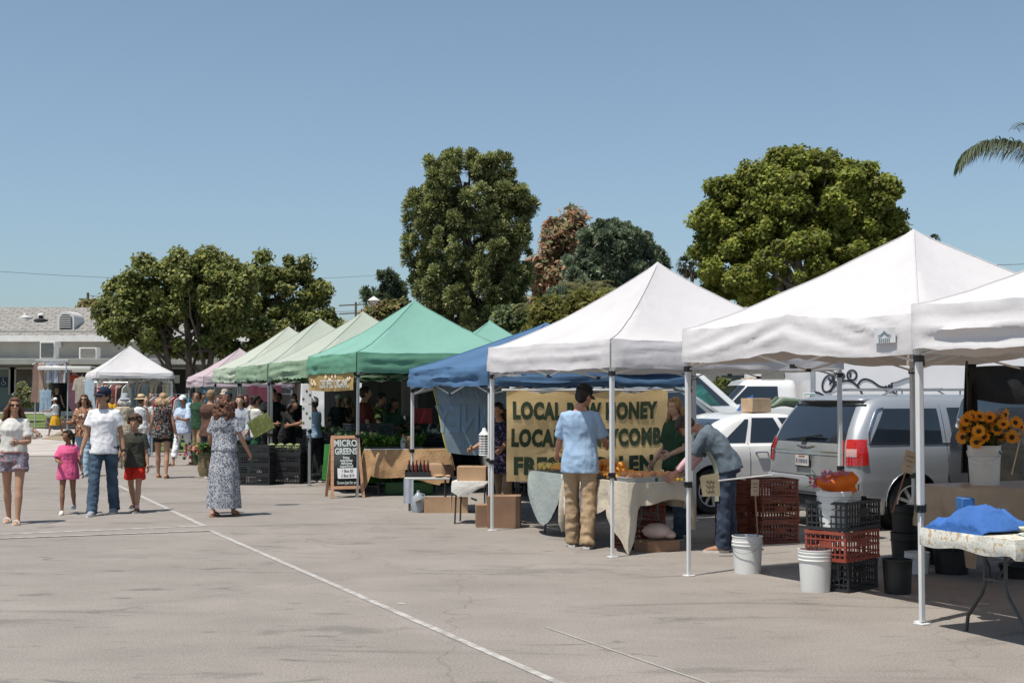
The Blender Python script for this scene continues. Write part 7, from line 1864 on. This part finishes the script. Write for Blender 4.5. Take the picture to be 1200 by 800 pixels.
# grey-blue banner seen from the back
B0, B1_ = P(508, 451, 19.0), P(595, 461, 18.3)
gb = thing('banner', 'grey blue banner seen from behind with faint mirrored lettering under the blue canopy', 'banner', B0, math.atan2(B1_.y - B0.y, B1_.x - B0.x))
Lb = (B1_ - B0).length * 1.02; mgb = mat('banner_slate', (.16, .22, .26), .8, .08, 2, trans=.2); mgb2 = mat('banner_letter', (.13, .20, .275), .8, .05, 2); mgy = mat('banner_edge', (.35, .32, .10), .8)
def gq(a, b):
    # trapezoid: top full width, lower left swept in
    l = .26 * b; r_ = Lb - (.42 * max(0, b - .35) ** 1.2); return Vector((l + (r_ - l) * a, .03 * nz(a * 3, b * 2, 7), -.95 * b - .03 * math.sin(a * PI)))
k = MB(); k.grid(gq, 24, 20); k.build('sheet', mgb, gb)
k = MB(); k.tube([gq(0, b / 10) + Vector((-.012, 0, 0)) for b in range(11)], .014, 6); k.build('edge_strip', mgy, gb)
def mir(txt, size, x, z, sx=1., off=.008):
    me = text_mesh(txt, size, mgb2, ext=.001, off=off, sx=sx)
    for v in me.vertices: xx, zz = x - v.co.x, z + v.co.y; bb = -zz / .95; aa = (xx - .26 * bb) / (Lb - .42 * max(0, bb - .35) ** 1.2 - .26 * bb); v.co = Vector((xx, gq(aa, bb).y - .008 - v.co.z * .1, zz))
    link('lettering', me, gb)
mir('HONEY', .50, .74, -.50, .80, .02); mir('LOCAL RAW', .17, .68, -.14, .9, .006); mir('FARM', .13, .62, -.84, 1.0, .004)
# hanging white wire lantern
hl_ = P(567.5, 516, 17.2); ht = thing('hanging_lantern', 'white wire caged lantern hanging from the blue canopy on a cord', 'lantern', hl_, 0)
k = MB()
for i in range(9): k.lathe([(.066, -.19 + .032 * i), (.069, -.186 + .032 * i), (.066, -.182 + .032 * i)], 16)
for i in range(8): a = 2 * PI * i / 8; k.bar((.065 * math.cos(a), .065 * math.sin(a), -.19), (.065 * math.cos(a), .065 * math.sin(a), .075), .006)
k.lathe([(0, -.19), (.066, -.19), (.066, -.175)], 16); k.build('cage', mwht, ht)
k = MB(); k.lathe([(.072, .075), (.03, .125), (.022, .16), (0, .165)], 16); k.build('cone_top', mwht, ht)
k = MB(); k.lathe([(0, -.18), (.035, -.18), (.035, .05), (0, .05)], 10); k.build('lamp_tube', mat('tube_grey', (.25, .26, .28), .3), ht)
k = MB(); k.tube([(0, 0, .16), (.012, 0, .3), (0, 0, .55)], .005, 5); k.build('cord', mat('cord_green', (.05, .12, .07)), ht)
# lettering on the blue valance and emblem on the white valance
k1 = thing('canopy_lettering', 'two lines of white lettering on the blue valance under the white canopy', 'lettering', BB - U * .045 + Vector((0, 0, 0)), RZ)
text('ARROYO', .105, mwht, k1, (.27, 0, 2.015), (PI / 2, 0, 0), ext=.002, off=.005); text('Complete', .085, mwht, k1, (.27, 0, 1.93), (PI / 2, 0, 0), ext=.002, off=.003)
le = B2 + U2 * .27; em = thing('canopy_label', 'pale blue patch with a dark tent roof emblem on the large white valance', 'label', le - V2 * .08, RZ2)
k = MB(); mpat = mat('patch_blue', (.58, .59, .6), .8)
k.grid(lambda a, b: Vector((-.004 * math.sin(a * PI), .11 - .22 * a, 2.085 + .115 * b)), 6, 2); k.build('patch', mpat, em)
k = MB(); mke = mat('emblem_dark', (.14, .2, .23), .8)
k.add([(-.008, y, z) for y, z in ((.07, 2.142), (.035, 2.15), (0, 2.178), (-.035, 2.15), (-.07, 2.142), (-.068, 2.134), (-.03, 2.138), (0, 2.158), (.03, 2.138), (.068, 2.134))], [(0, 1, 8, 9), (1, 2, 7, 8), (2, 3, 6, 7), (3, 4, 5, 6)])
for i in range(6): k.box((-.008, .05 - .02 * i, 2.105), (.003, .008, .035 - .004 * (i % 3)))
k.build('emblem', mke, em)
# ------------------------------------------------------------------ green stalls
cs = thing('banner', 'mustard banner lettered CERTIFIED ORGANIC hung below the teal valance', 'banner', BG - V * .04, RZ + PI / 2 + PI)
# local x runs from far corner towards the near corner seen from outside: outward normal is -V
Ls = 2.9
k = MB(); k.grid(lambda a, b: Vector((-Ls + .04 + a * (Ls - .1), .015 * nz(a * 6, b * 2), 2.06 - .30 * b - .02 * math.sin(a * PI) + (.03 * nz(a * 5, 1) if b < .01 else 0))), 30, 6); k.build('sheet', mat('banner_mustard', (.36, .24, .08), .8, .1, 3), cs)
text('CERTIFIED ORGANIC', .20, mat('letter_pale', (.5, .5, .44), .8), cs, (-1.15, -.02, 1.86), (PI / 2, 0, 0), ext=.002, off=.003, sx=.95)
k = MB(); r2 = random.Random(9)
for cx_, cz_, n in ((-2.5, 1.90, 9), (-1.7, 1.95, 3), (-1.35, 1.96, 4), (-1.0, 1.95, 3), (-.2, 1.95, 2)):
    for i in range(n): k.ball((cx_ + r2.uniform(-.17, .17), -.012, cz_ + r2.uniform(-.05, .05)), (.05, .006, .035), 8)
k.build('flower_print', mat('print_peach', (.72, .55, .38), .8), cs)
# posters on the leg
for i, (py0, py1, lb) in enumerate(((450, 473, 'upper white price poster hanging on the stall leg'), (474, 502, 'lower white poster with green plant pictures on the stall leg'))):
    a, b = P(355, py1, 24.6), P(366, py0, 24.6); t_ = thing('poster', lb, 'poster', ((a.x + b.x) / 2, 24.5, a.z), R(8)); hh = b.z - a.z; k = MB(); k.box((0, 0, hh / 2), (b.x - a.x, .01, hh)); k.build('sheet', mwht, t_)
    k = MB(); mm = mat('print_green', (.12, .2, .06)) if i else mat('print_dark', (.12, .1, .05))
    for j in range(3 + i): k.ball((-.045 + .06 * ((j * 2) % 3 - .3), -.008, hh * (.25 + .2 * j)), (.022, .003, .026), 8)
    k.build('pictures', mm, t_)
# black crate stacks with produce
r2 = random.Random(12)
mgreen = mat('cabbage_green', (.30, .36, .14), .6, .2, 10, bump=.5, bscale=30)
lettuce = MB()
lettuce.ball((0, 0, .07), (.085, .085, .08), 12)
for v_ in range(len(lettuce.v)): lettuce.v[v_] = lettuce.v[v_] * (1 + .12 * nz(*(lettuce.v[v_] * 30)))
lme = lettuce.mesh('cabbage', [mgreen], True, 180)
stack_defs = [(296, 568, 4, .56), (318, 567.5, 0, .6), (335, 567, 5, .62)]
for si, (px, py, n, wdt) in enumerate([(298, 568.5, 4, .60), (330, 567, 4, .75)]):
    b = G(px, py) + Vector((0, .25, 0))
    for i in range(n):
        crate('black produce crate, %s of the %s stack beside the long dress' % (ORD[i] if i < n - 1 else 'topmost', ('left', 'right')[si]), b + Vector((.01 * r2.uniform(-1, 1), 0, .185 * i)), R(-6), mgrd, (wdt, .42, .18), 'black crates stacked by the produce stall', 7)
b = G(330, 567) + Vector((0, .25, .60))
for i in range(7): o = link('cabbage', lme); o.location = b + Vector((-.25 + .17 * (i % 4), -.08 + .17 * (i // 4), 0)); tag(o, '%s pale cabbage of the %s row on the black crates' % (nth(i % 4), ('front', 'back')[i // 4]), 'vegetable', 'cabbages on the black crates')
# stall counters inside each green tent: table, crates and heaped produce
def counter(lab, c, rz, L, mcloth, colors, seed, crates=3):
    t = ftable('stall table %s' % lab, c, rz, L, .8, .78, 'wish')
    cm = Matrix.Translation(c) @ Matrix.Rotation(rz, 4, 'Z'); rr = random.Random(seed)
    drape('dark cloth on the stall table %s' % lab, c, rz, -.42, .42, -L / 2, L / 2, .785, lambda s, t: .62, mcloth, seed=seed, amp=.03)
    for i in range(crates):
        y = -L / 2 + L * (i + .5) / crates; p = cm @ Vector((0, y, .80))
        crate('%s black crate on the table %s' % (['first', 'second', 'third'][i], lab), p, rz, mgrd, (.6, L / crates * .9, .16), 'produce crates on the table ' + lab, 5)
        k = MB()
        for j in range(60): k.ball((rr.uniform(-.25, .25), rr.uniform(-.4, .4) * L / crates * .85, .12 + rr.uniform(0, .09)), rr.uniform(.03, .055), 7, rr.randint(0, len(colors[i % len(colors)]) - 1))
        o = k.build('vegetables', colors[i % len(colors)]); o.location = p; o.rotation_euler = (0, 0, rz); tag(o, 'heap of vegetables in a crate on the table %s' % lab, 'vegetables', 'heaped vegetables on the table ' + lab, 'stuff')
mveg = [mat('veg_green', (.06, .12, .03), .7, .4, 20), mat('veg_dark', (.03, .06, .02), .7, .4, 20), mat('veg_red', (.4, .05, .04), .5), mat('veg_yellow', (.5, .38, .12), .5), mat('veg_white', (.5, .48, .38), .6), mat('veg_purple', (.10, .03, .07), .5)]
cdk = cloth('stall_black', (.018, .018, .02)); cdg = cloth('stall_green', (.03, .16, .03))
def inT(Bc, x, y): return Bc + V * x + U * y
counter('under the pale green canopy', inT(BG2, .9, 1.5), RZ, 2.4, cdk, [[mveg[0], mveg[4]], [mveg[3], mveg[0]], [mveg[2], mveg[1]]], 31)
counter('under the faded green canopy', inT(BG3, .9, 1.5), RZ, 2.4, cdk, [[mveg[0]], [mveg[2], mveg[3]], [mveg[1], mveg[0]]], 32)
counter('at the back of the teal canopy', inT(BG, 1.6, 2.6), RZ - PI / 2, 2.2, cdk, [[mveg[3], mveg[4]], [mveg[0], mveg[1]], [mveg[4], mveg[0]]], 33)
counter('left behind the chalkboard', inT(BG, .5, 1.6), RZ, 1.2, cdg, [[mveg[0], mveg[3]], [mveg[1], mveg[0]]], 34, 2)
counter('under the greyish canopy', inT(BG4, .9, 1.5), RZ, 2.4, cdk, [[mveg[0]], [mveg[2], mveg[4]]], 35, 2)
counter('right of the burlap between teal and blue canopies', G(548, 572) + Vector((.25, 1.6, 0)), R(-80), 1.8, cdk, [[mveg[1], mveg[0]], [mveg[1]], [mveg[0], mveg[1]]], 36)
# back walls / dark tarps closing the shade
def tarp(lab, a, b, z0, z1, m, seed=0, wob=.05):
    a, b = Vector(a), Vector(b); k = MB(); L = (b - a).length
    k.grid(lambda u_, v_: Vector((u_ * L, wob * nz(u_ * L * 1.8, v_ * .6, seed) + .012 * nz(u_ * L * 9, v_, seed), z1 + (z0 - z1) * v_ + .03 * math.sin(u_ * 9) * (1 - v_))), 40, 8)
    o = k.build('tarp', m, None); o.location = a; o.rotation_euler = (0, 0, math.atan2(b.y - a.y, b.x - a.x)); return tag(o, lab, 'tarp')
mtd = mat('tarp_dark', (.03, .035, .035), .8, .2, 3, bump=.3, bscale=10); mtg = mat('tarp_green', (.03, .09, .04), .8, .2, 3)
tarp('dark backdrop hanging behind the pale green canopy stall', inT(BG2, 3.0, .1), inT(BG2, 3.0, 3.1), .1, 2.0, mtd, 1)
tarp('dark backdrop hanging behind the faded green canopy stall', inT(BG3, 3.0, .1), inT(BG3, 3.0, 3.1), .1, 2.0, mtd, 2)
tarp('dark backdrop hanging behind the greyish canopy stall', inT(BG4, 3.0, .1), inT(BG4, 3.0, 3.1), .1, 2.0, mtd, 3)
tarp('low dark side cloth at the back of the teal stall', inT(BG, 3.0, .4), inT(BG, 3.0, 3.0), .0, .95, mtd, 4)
tarp('cyan cloth hanging at the pink canopy corner', P(236, 445, 39) + Vector((0, 0, -2.0)), P(249, 445, 39) + Vector((0, 0, -2.0)), .9, 2.05, mat('cloth_cyan', (.02, .25, .36), .8), 5)
tarp('pink cloth wall deep behind the pale green stall', P(290, 455, 36) * 1 - Vector((0, 0, 1.85)), P(330, 455, 36) - Vector((0, 0, 1.85)), .6, 1.9, mat('cloth_magenta', (.13, .03, .05), .8), 6)
q0, q1 = P(470, 450, 27), P(490, 450, 27)
tarp('pinkish grey sheet hung between teal and blue canopies', (q0.x, 27, 0), (q1.x, 27, 0), 1.25, 1.95, mat('sheet_mauve', (.32, .24, .24), .8), 7, .02)
cbox('bright red cooler behind the greens, right of the mauve sheet', P(496, 487, 26) - Vector((0, 0, .15)), 0, (.35, .3, .3), mat('cooler_red', (.5, .02, .03), .4), name='cooler', cat='cooler', tape=False)
cp_ = P(496, 487, 26) - Vector((0, 0, .15)); k = MB(); k.box((0, 0, cp_.z / 2), (1.1, .5, cp_.z)); o = k.build('counter', mtd); o.location = (cp_.x, 26.05, 0); tag(o, 'dark draped counter under the red cooler', 'counter')
crate('big grey black crate behind the chalkboard under the teal canopy', inT(BG, .8, 1.9) + Vector((0, 0, .95)), RZ, mat('crate_slate', (.04, .045, .05), .5), (.8, .5, .22), None, 7)
# green tote bag
hp = rb.hand[1]
k = MB(); k.grid(lambda a, b: Vector(((a - .5) * .46, .05 * math.sin(a * PI) * (b < 2), -.36 * b)), 10, 8); k.grid(lambda a, b: Vector(((a - .5) * .46, -.05 * math.sin(a * PI) - .06 * b, -.36 * b)), 10, 8)
o = k.build('tote_bag', pattern('tote_green', (.085, .10, .028), (.14, .155, .06), 6, .55)); o.location = P(301, 489, 20.2); o.rotation_euler = (R(-8), R(-28), R(10)); o.scale = (.75, .75, .75); tag(o, 'large pale green tote bag slung from the shopper in the green apron', 'bag')
k = MB(); k.tube([(-.15, 0, 0), (-.12, 0, .16), (0, 0, .22), (.12, 0, .16), (.15, 0, 0)], .008, 5); h2 = k.build('strap', MATS['tote_green'] if 'tote_green' in MATS else mlf, o)
# basket bag of greens carried by the woman in the long dress
hw_ = wd_.hand[0]
bsk = thing('basket_bag', 'woven bag of leafy greens carried by the woman in the long dress', 'bag', hw_ + Vector((-.04, -.05, -.40)), R(12))
k = MB(); k.lathe([(0, 0), (.10, 0), (.13, .1), (.125, .26), (.115, .34), (.11, .34), (.12, .2), (.1, .02)], 18, (0, 0, 0), 0, Matrix.Diagonal((1, .6, 1, 1))); k.build('basket', pattern('woven_tan', (.26, .20, .11), (.12, .10, .06), 30, .5), bsk)
k = MB(); k.tube([(-.09, 0, .32), (-.04, 0, .44), (.04, 0, .46), (.09, 0, .32)], .008, 5); k.build('strap', mat('strap_tan', (.35, .26, .16)), bsk)
k = MB()
for i in range(320):
    a = r2.uniform(0, 6.28); q_ = Vector((r2.gauss(0, .08) - .02, r2.gauss(0, .045), .36 + r2.uniform(-.06, .11))); d = Vector((math.cos(a), math.sin(a), r2.uniform(-.6, .5))).normalized(); leaf_strip(k, [q_, q_ + d * .03, q_ + d * .055], .04, r2.randint(0, 1))
k.build('greens', [mlf, mlf2], bsk, smooth=False)
# flowers carried low behind the brown tee
c = P(226, 527, 27); fb_ = thing('flower_bunch', 'bunch of red and peach flowers carried low by the brown tee', 'flowers', c)
k = MB(); c = Vector((0, 0, 0))
for i in range(50): k.ball(c + Vector((r2.gauss(0, .13), r2.gauss(0, .08), r2.gauss(0, .07))), r2.uniform(.02, .04), 6, r2.randint(0, 2))
k.build('blooms', [mveg[2], mat('petal_peach', (.6, .25, .2)), mveg[1]], fb_)
k = MB(); k.tube([c, c + Vector((.1, 0, -.3))], .06, 8, 0); k.build('stems', mveg[1], fb_)
# cardboard sign held by bent shopper and her pole
hs2 = rbend.hand[1]
q = P(833, 569, 13.85); t_ = thing('price_sign', 'worn tan rounded price card held by the bent shopper', 'sign', q, 0)
k = MB(); pts = [(-.095, -.10), (.085, -.115), (.10, .10), (.07, .125), (-.08, .115), (-.105, .09)]; k.prism(pts, -.003, .003, 0, Matrix.Rotation(PI / 2, 4, 'X') @ Matrix.Rotation(R(6), 4, 'Z')); k.build('card', mat('card_olive', (.27, .23, .15), .8, .12, 6), t_)
k = MB()
for i in range(3): k.tube([(-.05 + .012 * j, -.008, .05 - .05 * i + .012 * math.sin(j * 2.1 + i)) for j in range(8)], .003, 4)
k.build('scribble', mat('ink_brown', (.1, .06, .04)), t_)
k = MB(); k.tube([P(842, 563, 13.8), P(905, 556, 14.2)], .009, 6); tag(k.build('pole', mat('pole_white', (.6, .6, .6), .4)), 'thin white pole tucked under the bent shopper arm', 'pole')
# small fallen litter on the ground
for px, py, s_ in ((603, 614, .05), (1152, 708, .03), (470, 707, .02)):
    k = MB(); k.grid(lambda a, b: Vector(((a - .5) * s_ * 3, (b - .5) * s_, .004 + .006 * abs(nz(a * 5, b * 5)))), 6, 4); o = k.build('litter', mwht); o.location = G(px, py); tag(o, {603: 'scrap of pale paper by the large brown box', 1152: 'tiny pale scrap under the floral table', 470: 'tiny pale scrap on the open asphalt'}[px], 'litter')
# ------------------------------------------------------------------ clothing stall at left
def garment(label, p, rz, w_, h_, m, kind='shirt', group='clothes hanging on the left racks'):
    t = thing('garment', label, 'clothing', p, rz, group)
    k = MB(); k.tube([(-w_ * .45, 0, -.09), (0, 0, 0), (w_ * .45, 0, -.09), (-w_ * .45, 0, -.09)], .006, 4); k.tube([(0, 0, 0), (0, 0, .05), (.02, 0, .07)], .004, 4); k.build('hanger', mwht, t)
    k = MB()
    if kind == 'shirt': pts = [(-.1, 0), (.1, 0), (.5, -.12), (.62, -.5), (.48, -.52), (.42, -.3), (.42, -1), (-.42, -1), (-.42, -.3), (-.48, -.52), (-.62, -.5), (-.5, -.12)]
    elif kind == 'dress': pts = [(-.08, 0), (.08, 0), (.32, -.1), (.3, -.35), (.55, -1), (-.55, -1), (-.3, -.35), (-.32, -.1)]
    else: pts = [(-.35, -.02), (.35, -.02), (.42, -1), (.05, -1), (0, -.35), (-.05, -1), (-.42, -1)]
    k.prism([(x * w_, z * h_) for x, z in pts], -.02, .02, 0, Matrix.Rotation(PI / 2, 4, 'X') ); k.v = [v + Vector((0, .03 * nz(v.x * 8, v.z * 3, p[0]), 0)) for v in k.v]
    k.build('fabric', m, t, smooth=False); return t
rack_cols = [(.30, .20, .16), (.42, .35, .28), (.25, .28, .36), (.5, .5, .52), (.45, .2, .18), (.1, .1, .11), (.55, .48, .38), (.3, .36, .42)]
D = 55
z_ = P(70, 422, D).z; xa_, xb_ = P(42, 422, D).x, P(80, 422, D).x; gz = hgt(xa_, D)
rk = thing('clothes_rack', 'long clothes rail of hanging garments left of the open van', 'rack', (xa_, D, gz))
k = MB(); k.tube([(0, 0, z_ - gz), (xb_ - xa_, 0, z_ - gz)], .03, 8)
for x in (0, xb_ - xa_): k.tube([(x, 0, z_ - gz), (x, 0, 0)], .03, 8)
k.build('frame', mlegg, rk)
for i in range(9):
    x = xa_ + (xb_ - xa_) * (i + .4) / 9
    garment(['tan long dress at the left end of the rail', 'brown dress second on the long rail', 'beige dress third on the long rail', 'grey striped shirt fourth on the long rail', 'pale grey shirt mid rail', 'blue grey shirt right of the middle of the rail', 'white shirt with red stripes on the rail', 'light grey shirt near the rail right end', 'dark shirt at the right end of the rail'][i], Vector((x, D - .05, z_ - .08)), R((-1) ** i * 20), .42, 1.65 if i < 3 else .85, cloth('rack%d' % (i % 8), rack_cols[[0, 0, 1, 2, 3, 2, 3, 7, 5][i]]), 'dress' if i < 3 else 'shirt')
for i, px in enumerate((51, 56)):
    q = P(px, 456, D - .2); garment(['pale blue jeans hanging low left on the rail', 'pale blue jeans hanging low right on the rail'][i], q, R(8 * i), .38, .95, cJeanL, 'jeans')
# open white van with surfboard
vo = P(84, 420, 56.5); vw, vh_ = 1.28, 2.35; zv = hgt(vo.x, 57)
vn = thing('clothing_van', 'white van with raised tailgate and a pink surfboard inside', 'van', (vo.x, 56.6, zv), R(8))
k = MB()
k.box((0, 2.3, vh_ - .03), (vw * 2 * .82, 4.6, .14)); 
for s_ in (-1, 1): k.box((s_ * vw * .82, 2.3, vh_ / 2 + .2), (.16, 4.6, vh_ - .5))
k.box((0, 2.3, .55), (vw * 2 * .82, 4.6, .1)); k.box((0, 4.6, vh_ / 2 + .2), (vw * 2 * .82, .06, vh_ - .5)); k.box((0, -.03, .5), (vw * 1.66, .12, .22))
k.build('body', mwp, vn, bevel=.05, seg=3)
k = MB(); k.box((0, -.9, vh_ + .05), (vw * 1.66, 1.7, .16)); tg = k.build('tailgate', mwp, vn, bevel=.03)
k = MB(); k.box((-.5, -1.3, vh_ + .02), (.7, .5, .03)); k.build('tail_window', mgl, tg)
k = MB(); k.box((0, 4.5, 1.4), (vw * 1.58, .05, 1.4)); k.build('interior', mblk, vn)
for s_ in (-1, 1): k = MB(); k.box((s_ * vw * .83, -.05, 1.15), (.12, .06, .35)); k.build('tail_light', mred, vn)
for x in (.8, 3.8):
    for s_ in (-1, 1):
        k = MB(); k.lathe([(0, 0), (.33, 0), (.33, .2), (0, .2)], 20, (0, 0, 0), 0, Matrix.Translation((s_ * vw * .78 - .1 * s_, x, .33)) @ Matrix.Rotation(PI / 2, 4, 'Y')); k.build('wheel', mtyre, vn)
M_ = vn.matrix_basis
sf_ = thing('surfboard', 'pink and red surfboard standing in the open van', 'surfboard', P(87, 470, 57.0), R(8))
k = MB(); n = 16; pts = []
for i in range(n + 1): t = i / n; pts.append((.30 * math.sin(PI * (t ** .8)) ** .6, t * 1.75 - .45))
poly = [(x, z) for x, z in pts] + [(-x, z) for x, z in reversed(pts[1:-1])]
k.prism(poly, -.03, .03, 0, Matrix.Rotation(PI / 2, 4, 'X')); k.build('deck', mat('board_pink', (.55, .25, .32), .3), sf_, bevel=.01)
k = MB(); k.box((0, -.04, .95), (.5, .01, .3)); k.box((0, -.04, .6), (.5, .01, .03)); k.build('red_band', mat('board_red', (.5, .07, .05), .4), sf_)
cbox('patterned low bench draped in cloth at the van tail', P(84, 489, 55.8) - Vector((0, 0, .55)), R(8), (2.0, .6, .55), pattern('bench_print', (.35, .3, .26), (.15, .12, .1), 6, .5), name='bench', cat='bench', tape=False)
# racks under the white canopy
D2 = 45.3
for j, (pa, pb, dd, py) in enumerate(((106, 150, 44.4, 448), (150, 200, 45.8, 446), (112, 198, 47.2, 443))):
    xa_, xb_ = P(pa, py, dd).x, P(pb, py, dd).x; z_ = P(pa, py, dd).z
    rk = thing('clothes_rack', ['front left clothes rail under the white canopy', 'right clothes rail under the white canopy', 'rear clothes rail under the white canopy'][j], 'rack', (xa_, dd, 0))
    k = MB(); k.tube([(0, 0, z_), (xb_ - xa_, 0, z_)], .025, 6)
    for x in (0, xb_ - xa_): k.tube([(x, 0, z_), (x, 0, 0)], .025, 6)
    k.build('frame', mlegg, rk)
    n = 13 if j < 2 else 16
    for i in range(n):
        x = xa_ + (xb_ - xa_) * (i + .5) / n; c_ = rack_cols[r2.randint(0, 7)]
        garment('%s garment from the left on the %s rail under the white canopy' % (nth(i), ['front left', 'right', 'rear'][j]), Vector((x, dd, z_ - .08)), R(r2.uniform(30, 75)), .42, r2.uniform(.8, 1.25), cloth('g%d' % r2.randint(0, 7), rack_cols[r2.randint(0, 7)]), r2.choice(['shirt', 'dress', 'shirt']), 'garments on the %s canopy rail' % ['front left', 'right', 'rear'][j])
gx = P(202, 462, 37)
rk = thing('clothes_rack', 'free standing rail with red and white clothes right of the white canopy', 'rack', (gx.x - .55, 37, 0)); k = MB(); k.tube([(0, 0, 0), (0, 0, 1.68), (1.0, 0, 1.68), (1.0, 0, 0)], .02, 6); k.build('frame', mlegg, rk)
for i in range(7): garment(['white shirt at the left end of the free standing rail', 'red shirt second on the free standing rail', 'crimson dress third on the free standing rail', 'white dress in the middle of the free standing rail', 'red dress right of the middle of the standing rail', 'pale shirt sixth on the standing rail', 'teal shirt at the right end of the standing rail'][i], Vector((gx.x - .45 + .14 * i, 37, 1.62)), R(35), .4, .95, cloth('fr%d' % i, [(.6, .58, .56), (.5, .03, .04), (.45, .04, .05), (.6, .58, .56), (.5, .05, .05), (.55, .52, .5), (.05, .3, .4)][i]), 'dress' if i in (2, 3, 4) else 'shirt')
q = P(105, 443, 43.6)
garment('long pale blue dress hanging at the white canopy front corner', q, R(10), .5, 1.5, cloth('paleblue', (.42, .52, .58)), 'dress'); garment('beige blouse hanging left of the white canopy leg', P(96, 441, 45), R(20), .5, .9, cloth('beige2', (.5, .44, .36)), 'shirt')
# grassy blades edge, dog bed / blanket at left
heap('brown and white blanket heap on the lawn behind the left woman', P(28, 494, 50).x, 50, hgt(-18, 50) + .04, .55, .4, .5, pattern('blanket', (.5, .46, .4), (.25, .12, .07), 3, .5), 14, name='blanket')
k = MB()
for i in range(6): k.tube([(-.5 + .2 * i, 0, 0), (-.42 + .2 * i, 0, .32)], .02, 5); k.tube([(-.42 + .2 * i, 0, .32), (-.3 + .2 * i, 0, 0)], .02, 5)
k.tube([(-.6, 0, .32), (.7, 0, .32)], .03, 6); o = k.build('low_bench', mwht); o.scale = (.6, .6, .6); q = P(50, 492, 52.5); o.location = (q.x, 52.5, hgt(q.x, 52.5) + .03); tag(o, 'low white folding frame on the lawn beneath the clothes rail', 'frame')
